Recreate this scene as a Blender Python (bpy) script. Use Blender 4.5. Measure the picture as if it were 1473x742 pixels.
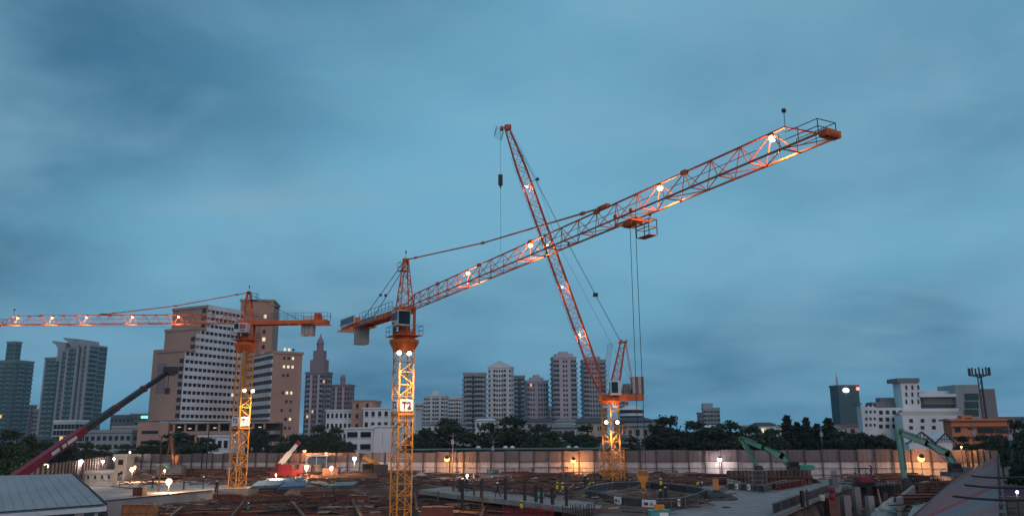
import bpy, bmesh, math, random
import numpy as np
from mathutils import Vector, Matrix
for o in list(bpy.data.objects): bpy.data.objects.remove(o)
R = random.Random(7)
S = bpy.context.scene
COL = S.collection

# ------------------------------------------------------------------ camera
F, CX, CY, CZ = 1161.0, 736.5, 371.0, 7.5           # photograph: 1473 x 742
PITCH, ROLL = math.radians(12.3), 0.0075
FW = Vector((0, math.cos(PITCH), math.sin(PITCH)))
UP0 = Vector((0, -math.sin(PITCH), math.cos(PITCH)))
RT0 = Vector((1, 0, 0))
RT = RT0*math.cos(ROLL) - UP0*math.sin(ROLL)
UP = RT0*math.sin(ROLL) + UP0*math.cos(ROLL)
CAM = Vector((0, 0, CZ))
cd = bpy.data.cameras.new('camera'); cam = bpy.data.objects.new('camera', cd); COL.objects.link(cam)
cd.sensor_width = 36; cd.lens = F/1473*36; cd.clip_start = 0.5; cd.clip_end = 20000
cam.matrix_world = Matrix(((RT.x, UP.x, -FW.x, 0), (RT.y, UP.y, -FW.y, 0), (RT.z, UP.z, -FW.z, CZ), (0, 0, 0, 1)))
S.camera = cam

def ray(px, py): return FW + RT*((px-CX)/F) + UP*((CY-py)/F)
def P(px, py, Y):                                     # world point seen at a photo pixel, at distance Y
    d = ray(px, py); return d*(Y/d.y) + CAM
def G(px, py, z=0.0):                                 # the same on the horizontal plane z
    d = ray(px, py); return d*((z-CZ)/d.z) + CAM
def proj(p):
    v = Vector(p)-CAM; d = v.dot(FW); return CX+F*v.dot(RT)/d, CY-F*v.dot(UP)/d

# ------------------------------------------------------------------ sky, sun, exposure
SUN_EL, SUN_AZ = math.radians(7), math.radians(158)   # afterglow behind the camera, to the right
W = bpy.data.worlds.new('World'); S.world = W; W.use_nodes = True
nt = W.node_tree; N = nt.nodes; L = nt.links; N.clear()
def nd(t, **k):
    n = N.new(t)
    for a, b in k.items(): setattr(n, a, b)
    return n
out = nd('ShaderNodeOutputWorld'); bg = nd('ShaderNodeBackground'); L.new(bg.outputs[0], out.inputs[0])
bg.inputs['Strength'].default_value = 0.1
sky = nd('ShaderNodeTexSky', sky_type='NISHITA', sun_disc=False, sun_elevation=math.radians(1.0), sun_rotation=SUN_AZ, ozone_density=4.0, air_density=1.2, dust_density=1.5)
tc = nd('ShaderNodeTexCoord')
sep = nd('ShaderNodeSeparateXYZ'); L.new(tc.outputs['Generated'], sep.inputs[0])
def mth(op, a, b=None, c=None):
    n = nd('ShaderNodeMath', operation=op)
    for i, v in enumerate((a, b, c)):
        if v is None: continue
        if isinstance(v, (int, float)): n.inputs[i].default_value = v
        else: L.new(v, n.inputs[i])
    return n.outputs[0]
zc = mth('ADD', mth('MAXIMUM', sep.outputs[2], 0.0), 0.22)
comb = nd('ShaderNodeCombineXYZ')
L.new(mth('DIVIDE', sep.outputs[0], zc), comb.inputs[0]); L.new(mth('DIVIDE', sep.outputs[1], zc), comb.inputs[1])
def noise(scale, detail, rough, off, sx=1.0, sy=1.0, rot=0.0, dist=0.0):
    mp = nd('ShaderNodeMapping'); L.new(comb.outputs[0], mp.inputs[0])
    mp.inputs['Location'].default_value = off; mp.inputs['Scale'].default_value = (sx, sy, 1); mp.inputs['Rotation'].default_value = (0, 0, rot)
    n = nd('ShaderNodeTexNoise'); L.new(mp.outputs[0], n.inputs['Vector'])
    n.inputs['Scale'].default_value = scale; n.inputs['Detail'].default_value = detail; n.inputs['Roughness'].default_value = rough; n.inputs['Distortion'].default_value = dist
    return n.outputs['Fac']
def rampf(x, a, b):
    n = nd('ShaderNodeMapRange', interpolation_type='SMOOTHSTEP'); L.new(x, n.inputs[0]); n.inputs[1].default_value = a; n.inputs[2].default_value = b
    return n.outputs[0]
def mixc(f, a, b):
    n = nd('ShaderNodeMix', data_type='RGBA'); 
    if isinstance(f, (int, float)): n.inputs[0].default_value = f
    else: L.new(f, n.inputs[0])
    for i, v in ((6, a), (7, b)):
        if isinstance(v, tuple): n.inputs[i].default_value = (*v, 1)
        else: L.new(v, n.inputs[i])
    return n.outputs[2]
big = rampf(noise(0.55, 3, 0.5, (2.11, -6.72, 0)), 0.34, 0.66)
mid = rampf(noise(1.3, 6, 0.52, (-8.97, 6.69, 0), 1.0, 0.7, 0.5, 0.35), 0.40, 0.72)
fin = rampf(noise(2.2, 7, 0.55, (-5.23, -5.12, 0), 0.45, 1.5, -0.55, 0.5), 0.54, 0.80)
c0 = mixc(big, (0.42, 1.62, 2.8), (1.9, 4.75, 6.65))           # overcast dusk blue, thin and thick cloud
c1 = mixc(mth('MULTIPLY', mid, 0.62), c0, (2.4, 4.75, 6.5))
c2 = mixc(mth('MULTIPLY', fin, 0.50), c1, (2.9, 4.5, 5.7))
mot = rampf(noise(3.6, 8, 0.6, (1.3, 8.4, 0), 0.8, 1.0, 0.35, 0.4), 0.38, 0.72)
c2 = mixc(mth('MULTIPLY', mot, 0.22), c2, (2.8, 5.0, 6.6))
mo2 = rampf(noise(2.4, 7, 0.58, (-4.6, 2.2, 0), 1.0, 0.8, -0.3, 0.3), 0.52, 0.78)
c2 = mixc(mth('MULTIPLY', mo2, 0.22), c2, (0.75, 2.1, 3.4))
lowf = rampf(sep.outputs[2], 0.0, 0.20)
c3 = mixc(mth('MULTIPLY', mth('SUBTRACT', 1.0, lowf), 0.45), c2, (0.90, 2.65, 4.45))
c4 = mixc(0.88, sky.outputs[0], c3)
L.new(c4, bg.inputs['Color'])
sl = bpy.data.lights.new('afterglow_sun', 'SUN'); sun = bpy.data.objects.new('afterglow_sun', sl); COL.objects.link(sun)
sl.energy = 0.9; sl.angle = math.radians(50); sl.color = (1.0, 0.70, 0.64)
sd = Vector((math.sin(SUN_AZ)*math.cos(SUN_EL), math.cos(SUN_AZ)*math.cos(SUN_EL), math.sin(SUN_EL)+0.50))
sun.rotation_euler = sd.to_track_quat('Z', 'Y').to_euler()
VS = S.view_settings; VS.view_transform = 'Standard'; VS.look = 'None'; VS.exposure = 0.0; VS.gamma = 1.0; VS.use_curve_mapping = False
S.cycles.use_light_tree = True; S.cycles.max_bounces = 5; S.cycles.volume_bounces = 0; S.cycles.sample_clamp_indirect = 2.0

# ------------------------------------------------------------------ materials
MATS = {}
def mat(name, rgb, rough=0.75, metal=0.0, var=0.25, scale=1.2, bump=0.0, tint=None, rnd=0.0, coords='Object', emit=0.0, spec=0.4, dirt=0.0, wave=None):
    if name in MATS: return MATS[name]
    m = bpy.data.materials.new(name); m.use_nodes = True; t = m.node_tree; n = t.nodes; l = t.links
    b = n['Principled BSDF']; b.inputs['Roughness'].default_value = rough; b.inputs['Metallic'].default_value = metal
    b.inputs['Specular IOR Level'].default_value = spec
    co = n.new('ShaderNodeTexCoord')
    nz = n.new('ShaderNodeTexNoise'); nz.inputs['Scale'].default_value = scale; nz.inputs['Detail'].default_value = 6; nz.inputs['Roughness'].default_value = 0.62
    l.new(co.outputs[coords], nz.inputs['Vector'])
    dark = tuple(c*(1-var) for c in rgb); lite = tint or tuple(min(1, c*(1+var*0.8)) for c in rgb)
    rp = n.new('ShaderNodeValToRGB'); l.new(nz.outputs['Fac'], rp.inputs[0])
    rp.color_ramp.elements[0].position = 0.3; rp.color_ramp.elements[0].color = (*dark, 1)
    rp.color_ramp.elements[1].position = 0.72; rp.color_ramp.elements[1].color = (*lite, 1)
    e = rp.color_ramp.elements.new(0.5); e.color = (*rgb, 1)
    cur = rp.outputs[0]
    if dirt > 0:
        mp = n.new('ShaderNodeMapping'); l.new(co.outputs[coords], mp.inputs[0]); mp.inputs['Scale'].default_value = (1.0, 1.0, 0.18)
        d = n.new('ShaderNodeTexNoise'); d.inputs['Scale'].default_value = scale*1.7; d.inputs['Detail'].default_value = 8; l.new(mp.outputs[0], d.inputs['Vector'])
        r2 = n.new('ShaderNodeMapRange'); l.new(d.outputs['Fac'], r2.inputs[0]); r2.inputs[1].default_value = 0.45; r2.inputs[2].default_value = 0.75; r2.inputs[4].default_value = dirt
        mx = n.new('ShaderNodeMix'); mx.data_type = 'RGBA'; l.new(r2.outputs[0], mx.inputs[0]); l.new(cur, mx.inputs[6]); mx.inputs[7].default_value = (0.055, 0.042, 0.035, 1)
        cur = mx.outputs[2]
    if rnd > 0:
        oi = n.new('ShaderNodeObjectInfo'); hs = n.new('ShaderNodeHueSaturation'); l.new(cur, hs.inputs['Color'])
        mr = n.new('ShaderNodeMapRange'); l.new(oi.outputs['Random'], mr.inputs[0]); mr.inputs[3].default_value = 1-rnd; mr.inputs[4].default_value = 1+rnd
        l.new(mr.outputs[0], hs.inputs['Value']); cur = hs.outputs[0]
    l.new(cur, b.inputs['Base Color'])
    if bump > 0:
        bp = n.new('ShaderNodeBump'); bp.inputs['Strength'].default_value = bump; bp.inputs['Distance'].default_value = 0.1
        n2 = n.new('ShaderNodeTexNoise'); n2.inputs['Scale'].default_value = scale*4; n2.inputs['Detail'].default_value = 8; l.new(co.outputs[coords], n2.inputs['Vector'])
        l.new(n2.outputs['Fac'], bp.inputs['Height']); l.new(bp.outputs[0], b.inputs['Normal'])
    if emit > 0:
        b.inputs['Emission Color'].default_value = (*rgb, 1); b.inputs['Emission Strength'].default_value = emit
    MATS[name] = m; return m

M = lambda n: MATS[n]
mat('crane_orange', (0.64, 0.115, 0.02), 0.55, 0, 0.3, 0.8, dirt=0.35)
mat('crane_yellow', (0.62, 0.24, 0.03), 0.55, 0, 0.25, 0.8, dirt=0.3)
mat('crane_red', (0.50, 0.085, 0.04), 0.55, 0, 0.3, 0.8, dirt=0.3)
mat('cable', (0.03, 0.035, 0.04), 0.6, 0.3)
mat('white_paint', (0.62, 0.62, 0.62), 0.6, 0, 0.12, 0.6, dirt=0.25)
mat('sign_white', (0.72, 0.70, 0.72), 0.6, 0, 0.06)
mat('sign_navy', (0.012, 0.016, 0.07), 0.6, 0, 0.1)
mat('awning_mauve', (0.05, 0.02, 0.06), 0.8, 0, 0.2)
mat('sign_purple', (0.12, 0.015, 0.12), 0.6, 0, 0.1)
mat('banner_blue', (0.10, 0.16, 0.26), 0.6, 0, 0.2, 1.0)
mat('logo_red', (0.45, 0.04, 0.05), 0.6, 0, 0.1)
mat('cab_glass', (0.012, 0.014, 0.018), 0.12, 0, 0.2, spec=0.6)
mat('ballast', (0.42, 0.36, 0.33), 0.85, 0, 0.2, 1.2, bump=0.2, dirt=0.3)
mat('concrete', (0.25, 0.225, 0.22), 0.85, 0, 0.25, 0.5, bump=0.25, dirt=0.35)
mat('concrete_pale', (0.33, 0.295, 0.28), 0.85, 0, 0.22, 0.35, bump=0.2, dirt=0.3)
mat('soil', (0.115, 0.078, 0.062), 0.95, 0, 0.45, 0.35, bump=0.6, tint=(0.19, 0.145, 0.125))
mat('rust', (0.125, 0.055, 0.042), 0.8, 0, 0.45, 0.9, bump=0.2, rnd=0.45, dirt=0.35)
mat('rust_red', (0.17, 0.048, 0.035), 0.75, 0, 0.35, 0.9, rnd=0.3, dirt=0.3)
mat('rust_orange', (0.36, 0.15, 0.06), 0.75, 0, 0.35, 0.9, rnd=0.2, dirt=0.3)
mat('steel_dark', (0.05, 0.045, 0.045), 0.6, 0.4, 0.35, 1.5, rnd=0.3)
mat('steel_grey', (0.20, 0.20, 0.21), 0.5, 0.5, 0.3, 1.5, rnd=0.3)
mat('timber', (0.26, 0.17, 0.115), 0.85, 0, 0.35, 1.5, rnd=0.35)
mat('tarp_blue', (0.10, 0.15, 0.24), 0.55, 0, 0.25, 0.8, bump=0.4)
mat('tarp_dark', (0.035, 0.035, 0.04), 0.6, 0, 0.35, 0.8, bump=0.4, rnd=0.4)
mat('tarp_pale', (0.42, 0.38, 0.35), 0.7, 0, 0.25, 0.8, bump=0.4)
mat('fence_upper', (0.20, 0.150, 0.150), 0.6, 0.1, 0.22, 0.5, rnd=0.26, dirt=0.25)
mat('fence_lower', (0.58, 0.51, 0.50), 0.6, 0.1, 0.12, 0.5, rnd=0.14, dirt=0.42)
mat('fence_post', (0.085, 0.055, 0.055), 0.7, 0.1, 0.3)
mat('fence_pink', (0.22, 0.115, 0.115), 0.6, 0.05, 0.15, 0.5, dirt=0.25)
mat('fence_red', (0.28, 0.03, 0.04), 0.6, 0.05, 0.15, 0.5, dirt=0.2)
mat('fence_blue', (0.16, 0.15, 0.18), 0.6, 0.05, 0.15, 0.5, dirt=0.25)
mat('exc_green', (0.035, 0.25, 0.17), 0.5, 0, 0.2, 1.2, dirt=0.25)
mat('exc_pale', (0.13, 0.30, 0.24), 0.5, 0, 0.2, 1.2, dirt=0.3)
mat('rubber', (0.015, 0.015, 0.016), 0.85, 0, 0.3)
mat('machine_red', (0.24, 0.016, 0.03), 0.5, 0, 0.2, 1.2, dirt=0.25)
mat('machine_yellow', (0.5, 0.22, 0.02), 0.5, 0, 0.2, 1.2, dirt=0.3)
mat('hook_orange', (0.62, 0.22, 0.02), 0.5, 0, 0.2, 2, dirt=0.25)
mat('teal', (0.06, 0.30, 0.29), 0.6, 0, 0.2, 1.2, dirt=0.25)
mat('orange_board', (0.55, 0.21, 0.08), 0.7, 0, 0.2)
mat('shed_roof', (0.30, 0.30, 0.31), 0.7, 0.0, 0.12, 0.25, dirt=0.15)
mat('green_roof', (0.10, 0.16, 0.145), 0.6, 0.1, 0.2, 0.3, dirt=0.2)
mat('bark', (0.06, 0.045, 0.035), 0.9, 0, 0.3)
mat('leaf_a', (0.028, 0.046, 0.018), 0.7, 0, 0.5, 0.6, tint=(0.055, 0.078, 0.03), rnd=0.25)
mat('leaf_b', (0.020, 0.036, 0.018), 0.7, 0, 0.5, 0.6, rnd=0.2)
mat('skin', (0.28, 0.16, 0.11), 0.6, 0, 0.1)
mat('cloth_dark', (0.025, 0.027, 0.04), 0.9, 0, 0.3, 4)
mat('cloth_grey', (0.16, 0.15, 0.16), 0.9, 0, 0.3, 4)
mat('cloth_red', (0.26, 0.03, 0.03), 0.9, 0, 0.3, 4)
mat('cloth_pale', (0.50, 0.43, 0.40), 0.9, 0, 0.2, 4)
mat('vest_yellow', (0.62, 0.50, 0.03), 0.8, 0, 0.15, 4)
mat('vest_green', (0.06, 0.26, 0.10), 0.8, 0, 0.15, 4)
mat('helmet_white', (0.75, 0.74, 0.72), 0.4, 0, 0.05)
mat('helmet_yellow', (0.70, 0.42, 0.03), 0.4, 0, 0.05)
mat('window_dark', (0.016, 0.022, 0.030), 0.3, 0, 0.5, 0.4, rnd=0.6, spec=0.3)
mat('window_teal', (0.015, 0.06, 0.06), 0.3, 0, 0.3, 0.4, spec=0.3)
mat('window_lit', (1.0, 0.80, 0.50), 0.5, 0, 0.0, emit=0.75)
mat('window_warm', (1.0, 0.55, 0.22), 0.5, 0, 0.0, emit=0.7)
def bmatl(name, rgb, var=0.12): return mat(name, rgb, 0.8, 0, var, 0.07, dirt=0.22)
bmatl('brown_wall', (0.42, 0.245, 0.185)); bmatl('white_band', (0.64, 0.63, 0.64)); bmatl('condo_white', (0.60, 0.60, 0.60)); bmatl('condo_grey', (0.30, 0.31, 0.33))
bmatl('condo_pink', (0.44, 0.37, 0.40)); bmatl('condo_dark', (0.13, 0.14, 0.16)); bmatl('condo_teal', (0.16, 0.24, 0.25)); bmatl('glass_teal', (0.05, 0.10, 0.11)); bmatl('condo_mauve', (0.24, 0.17, 0.19))
bmatl('house_white', (0.66, 0.67, 0.68)); bmatl('house_cream', (0.40, 0.37, 0.33)); bmatl('orange_wall', (0.52, 0.17, 0.075)); bmatl('roof_grey', (0.19, 0.175, 0.175)); bmatl('roof_red', (0.22, 0.05, 0.05)); bmatl('roof_dark', (0.06, 0.06, 0.065))
def emat(name, rgb, s):
    m = bpy.data.materials.new(name); m.use_nodes = True; n = m.node_tree.nodes; b = n['Principled BSDF']
    b.inputs['Base Color'].default_value = (0.8, 0.8, 0.8, 1); b.inputs['Emission Color'].default_value = (*rgb, 1); b.inputs['Emission Strength'].default_value = s
    MATS[name] = m
emat('lamp_warm', (1.0, 0.52, 0.20), 3.4); emat('lamp_white', (1.0, 0.95, 0.66), 8); emat('lamp_sodium', (1.0, 0.38, 0.08), 3.2); emat('lamp_cool', (0.95, 0.88, 1.0), 5); emat('lamp_green', (0.72, 1.0, 0.50), 4); emat('lamp_red', (1.0, 0.06, 0.04), 8)
emat('sign_glow', (0.9, 0.85, 1.0), 6); emat('sign_green', (0.05, 0.9, 0.35), 2.5)

# ------------------------------------------------------------------ mesh helpers
ORG = {}
def org(p):
    return ORG.get(p.name, Vector((0, 0, 0))) if p else Vector((0, 0, 0))
def setp(o, label=None, cat=None, group=None, kind=None):
    if label: o['label'] = label
    if cat: o['category'] = cat
    if group: o['group'] = group
    if kind: o['kind'] = kind
    return o
def thing(name, loc, label, cat, group=None):
    o = bpy.data.objects.new(name, None); COL.objects.link(o); o.location = loc; o.empty_display_size = 0.3
    ORG[o.name] = Vector(loc); return setp(o, label, cat, group)
def perp(d):
    a = Vector((0, 0, 1)) if abs(d.z) < 0.9 else Vector((1, 0, 0))
    u = d.cross(a).normalized(); return u, d.cross(u).normalized()
class MB:
    def __init__(s): s.v = []; s.f = []; s.m = []; s.cur = 0
    def add(s, vs, fs):
        n = len(s.v); s.v += [tuple(q) for q in vs]
        s.f += [tuple(i+n for i in f) for f in fs]; s.m += [s.cur]*len(fs); return s
    def obox(s, o, u, lu, v, lv, z0, z1):              # o: 3-D corner (z ignored), u, v: horizontal directions
        o = Vector((o[0], o[1], 0)); u = Vector((u[0], u[1], 0)).normalized()*lu; v = Vector((v[0], v[1], 0)).normalized()*lv
        q = [o, o+u, o+u+v, o+v]; vs = [a+Vector((0, 0, z0)) for a in q]+[a+Vector((0, 0, z1)) for a in q]
        fs = [(0, 3, 2, 1), (4, 5, 6, 7), (0, 1, 5, 4), (1, 2, 6, 5), (2, 3, 7, 6), (3, 0, 4, 7)]
        if u.cross(v).z < 0: fs = [f[::-1] for f in fs]
        return s.add(vs, fs)
    def box(s, c, size, rz=0.0, rot=None):
        x, y, z = size[0]/2, size[1]/2, size[2]/2; m = rot or Matrix.Rotation(rz, 3, 'Z'); c = Vector(c)
        vs = [c+m@Vector(p) for p in ((-x, -y, -z), (x, -y, -z), (x, y, -z), (-x, y, -z), (-x, -y, z), (x, -y, z), (x, y, z), (-x, y, z))]
        return s.add(vs, [(0, 3, 2, 1), (4, 5, 6, 7), (0, 1, 5, 4), (1, 2, 6, 5), (2, 3, 7, 6), (3, 0, 4, 7)])
    def bar(s, p, q, r, n=4, r2=None, cap=True):
        p = Vector(p); q = Vector(q); d = (q-p)
        if d.length < 1e-6: return s
        d.normalize(); u, w = perp(d); r2 = r if r2 is None else r2
        vs = []
        for c, rr in ((p, r), (q, r2)):
            for i in range(n):
                a = 2*math.pi*(i+0.5)/n; vs.append(c+u*(math.cos(a)*rr)+w*(math.sin(a)*rr))
        fs = [(i, (i+1) % n, n+(i+1) % n, n+i) for i in range(n)]
        if cap: fs += [tuple(range(n))[::-1], tuple(range(n, 2*n))]
        return s.add(vs, fs)
    def path(s, pts, r, n=5):
        for a, b in zip(pts, pts[1:]): s.bar(a, b, r, n)
        return s
    def quad(s, a, b, c, d): return s.add([a, b, c, d], [(0, 1, 2, 3)])
    def prism(s, poly, z0, z1):
        n = len(poly); vs = [(p[0], p[1], z0) for p in poly]+[(p[0], p[1], z1) for p in poly]
        return s.add(vs, [tuple(range(n))[::-1], tuple(range(n, 2*n))]+[(i, (i+1) % n, n+(i+1) % n, n+i) for i in range(n)])
    def slab(s, pts, t):                               # thick sheet through 4 or more coplanar-ish points, thickness t downwards
        n = len(pts); vs = [Vector(p)-Vector((0, 0, t)) for p in pts]+[Vector(p) for p in pts]
        return s.add(vs, [tuple(range(n))[::-1], tuple(range(n, 2*n))]+[(i, (i+1) % n, n+(i+1) % n, n+i) for i in range(n)])
    def extr(s, prof, o, u, w, d, L):                  # profile (a,b) in plane (u,w) at o, extruded L along d
        o = Vector(o); u = Vector(u); w = Vector(w); d = Vector(d); n = len(prof)
        vs = [o+u*a+w*b for a, b in prof]+[o+u*a+w*b+d*L for a, b in prof]
        return s.add(vs, [tuple(range(n))[::-1], tuple(range(n, 2*n))]+[(i, (i+1) % n, n+(i+1) % n, n+i) for i in range(n)])
    def ball(s, c, r, nu=8, nv=5, sc=(1, 1, 1)):
        c = Vector(c); vs = [c+Vector((0, 0, r*sc[2]))]
        for j in range(1, nv):
            t = math.pi*j/nv
            for i in range(nu):
                a = 2*math.pi*i/nu; vs.append(c+Vector((r*sc[0]*math.sin(t)*math.cos(a), r*sc[1]*math.sin(t)*math.sin(a), r*sc[2]*math.cos(t))))
        vs.append(c-Vector((0, 0, r*sc[2]))); fs = [(0, 1+i, 1+(i+1) % nu) for i in range(nu)]
        for j in range(nv-2):
            for i in range(nu):
                a = 1+j*nu; fs.append((a+i, a+nu+i, a+nu+(i+1) % nu, a+(i+1) % nu))
        b = 1+(nv-2)*nu; fs += [(len(vs)-1, b+(i+1) % nu, b+i) for i in range(nu)]
        return s.add(vs, fs)
    def lathe(s, c, prof, n=12):                       # (radius, z) profile about a vertical axis
        c = Vector(c); k = len(prof); vs = []
        for r, z in prof:
            for i in range(n):
                a = 2*math.pi*i/n; vs.append(c+Vector((r*math.cos(a), r*math.sin(a), z)))
        fs = [(j*n+i, j*n+(i+1) % n, (j+1)*n+(i+1) % n, (j+1)*n+i) for j in range(k-1) for i in range(n)]
        return s.add(vs, fs+[tuple(range(n))[::-1], tuple(range((k-1)*n, k*n))])
    def mesh(s, name, mats, o=Vector((0, 0, 0)), smooth=False):
        me = bpy.data.meshes.new(name); o = Vector(o)
        me.from_pydata([(a-o.x, b-o.y, c-o.z) for a, b, c in s.v], [], s.f)
        for m in (mats if isinstance(mats, (list, tuple)) else [mats]): me.materials.append(M(m) if isinstance(m, str) else m)
        if len(set(s.m)) > 1: me.polygons.foreach_set('material_index', s.m)
        if smooth: me.polygons.foreach_set('use_smooth', [True]*len(me.polygons))
        me.update(); return me
    def build(s, name, mats, parent=None, label=None, cat=None, group=None, kind=None, smooth=False, at=None):
        if parent is not None: o = org(parent)
        else: o = Vector(at) if at is not None else Vector((0, 0, 0))
        me = s.mesh(name, mats, o, smooth)
        ob = bpy.data.objects.new(name, me); COL.objects.link(ob)
        if parent is not None: ob.parent = parent; ORG[ob.name] = o
        else: ob.location = o; ORG[ob.name] = o
        return setp(ob, label, cat, group, kind)
def inst(name, me, parent, loc, rz=0.0, scale=(1, 1, 1), label=None, cat=None, group=None, rot=None):   # shared mesh
    ob = bpy.data.objects.new(name, me); COL.objects.link(ob)
    if parent is not None: ob.parent = parent; ob.location = Vector(loc)-org(parent)
    else: ob.location = loc
    ob.rotation_euler = rot if rot is not None else (0, 0, rz); ob.scale = scale
    return setp(ob, label, cat, group)
def children(o): return [c for c in bpy.data.objects if c.parent == o]
def copy_tree(o, parent=None, kids=None):
    c = o.copy(); COL.objects.link(c); c.parent = parent
    for ch in list(o.children): copy_tree(ch, c)
    return c
def text_mesh(txt, size, extr=0.01):
    cu = bpy.data.curves.new('lettering', 'FONT'); cu.body = txt; cu.size = size; cu.align_x = 'CENTER'; cu.align_y = 'CENTER'; cu.extrude = extr; cu.offset = size*0.02
    ob = bpy.data.objects.new('lettering', cu); COL.objects.link(ob)
    me = bpy.data.meshes.new_from_object(ob.evaluated_get(bpy.context.evaluated_depsgraph_get()))
    bpy.data.objects.remove(ob); return me
def facing(n):                                         # rotation whose local z is the horizontal normal n, local y up
    n = Vector((n[0], n[1], 0)).normalized(); x = Vector((0, 0, 1)).cross(n)
    return Matrix((x, Vector((0, 0, 1)), n)).transposed().to_euler()
def light(name, loc, energy, color, radius=0.15, spot=None, aim=None, blend=0.6):
    l = bpy.data.lights.new(name, 'SPOT' if spot else 'POINT'); o = bpy.data.objects.new(name, l); COL.objects.link(o); o.location = loc
    l.energy = energy; l.color = color; l.shadow_soft_size = radius
    if spot:
        l.spot_size = math.radians(spot); l.spot_blend = blend; o.rotation_euler = (Vector(loc)-Vector(aim)).to_track_quat('Z', 'Y').to_euler()
    return o
def V2(a): return Vector((a[0], a[1], 0))
WARM, WHITE, SODIUM, COOL = (1.0, 0.58, 0.26), (1.0, 0.90, 0.62), (1.0, 0.42, 0.11), (1.0, 0.86, 0.80)
# ------------------------------------------------------------------ ground
def G2(px, py): g = G(px, py, 0.0); return (g.x, g.y)
PITS = [([G2(*q) for q in ((322, 696), (450, 700), (560, 699), (640, 703), (735, 713), (838, 726), (850, 800), (40, 800), (80, 716), (200, 704))], -1.8),
        ([G2(*q) for q in ((868, 715), (930, 707), (1018, 714), (1000, 724), (968, 731), (900, 727))], -1.6),
        ([G2(*q) for q in ((1108, 744), (1182, 711), (1240, 696), (1300, 694), (1330, 706), (1300, 728), (1268, 790), (1120, 790))], -3.0)]
def inside(poly, x, y):
    c = False; n = len(poly)
    for i in range(n):
        x1, y1 = poly[i]; x2, y2 = poly[(i+1) % n]
        if (y1 > y) != (y2 > y) and x < (x2-x1)*(y-y1)/(y2-y1)+x1: c = not c
    return c
def gz(x, y):
    for poly, z in PITS:
        if inside(poly, x, y): return z
    return 0.0
rg = random.Random(3)
xs = [-6000, -2500, -1000, -400, -180]+[i*1.25 for i in range(-80, 81)]+[180, 400, 1000, 2500, 6000]
ys = [-300, -60, 0, 25]+[30+i*1.25 for i in range(125)]+[200, 260, 400, 800, 1600, 3000, 6000]
vs = []
for y in ys:
    for x in xs:
        z = gz(x, y)
        site = abs(x) < 90 and 50 < y < 132
        vs.append((x, y, z+(rg.uniform(-0.10, 0.10) if site else 0)+(rg.uniform(-0.25, 0.15) if z < -0.5 else 0)))
nx = len(xs)
fs = [(j*nx+i, j*nx+i+1, (j+1)*nx+i+1, (j+1)*nx+i) for j in range(len(ys)-1) for i in range(nx-1)]
MB().add(vs, fs).build('ground', 'soil', kind='structure')

# ------------------------------------------------------------------ cranes
def lattice_mast(th, name, c, psi, w, z0, z1, nsec, leg, brace, material):
    """square lattice mast, one part per section"""
    u = Vector((math.cos(psi), math.sin(psi), 0)); v = Vector((-math.sin(psi), math.cos(psi), 0)); c = V2(c); h = (z1-z0)/nsec
    cor = [c+u*(a*w/2)+v*(b*w/2) for a, b in ((-1, -1), (1, -1), (1, 1), (-1, 1))]
    secs = []
    for k in range(nsec):
        a, b = z0+k*h, z0+(k+1)*h; mb = MB()
        for q in cor: mb.bar(q+Vector((0, 0, a+0.01)), q+Vector((0, 0, b-0.01)), leg, 4)
        for i in range(4):
            p, q = cor[i], cor[(i+1) % 4]; zs = [a+0.08, (a+b)/2, b-0.08]
            for j in range(2):
                lo, hi = zs[j], zs[j+1]
                s1, s2 = (p, q) if (j+i) % 2 == 0 else (q, p)
                mb.bar(s1+Vector((0, 0, lo)), s2+Vector((0, 0, hi)), brace)
                if j == 0: mb.bar(s2+Vector((0, 0, lo)), (s1+s2)/2+Vector((0, 0, (lo+hi)/2)), brace*0.8)
            for z in (zs[0], zs[1]): mb.bar(p+Vector((0, 0, z)), q+Vector((0, 0, z)), brace)
            for z in (a+0.10, b-0.10):                   # bolted splice sleeves
                mb.bar(cor[i]+Vector((0, 0, z-0.09)), cor[i]+Vector((0, 0, z+0.09)), leg*1.35, 4)
        secs.append(mb.build(name, material, th))
    # internal ladder
    lb = MB(); lp = c+u*(w*0.28)
    for s in (-0.2, 0.2): lb.bar(lp+v*s+Vector((0, 0, z0)), lp+v*s+Vector((0, 0, z1)), 0.03)
    z = z0
    while z < z1: lb.bar(lp-v*0.2+Vector((0, 0, z)), lp+v*0.2+Vector((0, 0, z)), 0.02); z += 0.35
    lb.build('ladder', material, th)
    return u, v, cor
def railing(mb, pts, h, r=0.025, closed=False, mids=2):
    pp = list(pts)+([pts[0]] if closed else [])
    for a, b in zip(pp, pp[1:]):
        a = Vector(a); b = Vector(b); n = max(1, round((b-a).length/1.2))
        for k in range(n+1): q = a.lerp(b, k/n); mb.bar(q, q+Vector((0, 0, h)), r)
        for m in range(1, mids+1): z = Vector((0, 0, h*m/mids)); mb.bar(a+z, b+z, r)
def flood(th, loc, aim, size, energy, color, glow, spot=None, radius=0.12, drop=0.0):
    """lamp head with visor + glowing lens; the light sits just in front of the lens"""
    loc = Vector(loc); d = (Vector(aim)-loc).normalized(); u, w = perp(d)
    mb = MB(); n = 8
    mb.bar(loc-d*size*1.1, loc-d*size*0.5, size*0.35, n, size*0.7)
    mb.bar(loc-d*size*0.9, loc-d*size*1.5, 0.04)
    lamp = mb.build('floodlight', 'steel_dark', th)
    MB().ball(loc, size*0.85, 10, 6).build('lens', glow, lamp, smooth=True)
    light('lamp_light', loc+d*(size*1.15+drop), energy, color, radius, spot, aim)
    return lamp
def jib_s(base, d, incl, off, px, Ltot):                # arc length where the chord passes photo column px
    best = min((abs(proj(base+d*s+Vector((0, 0, off+incl*s)))[0]-px), s) for s in [i*0.1 for i in range(int(Ltot*10)+1)])
    return best[1]

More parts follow.
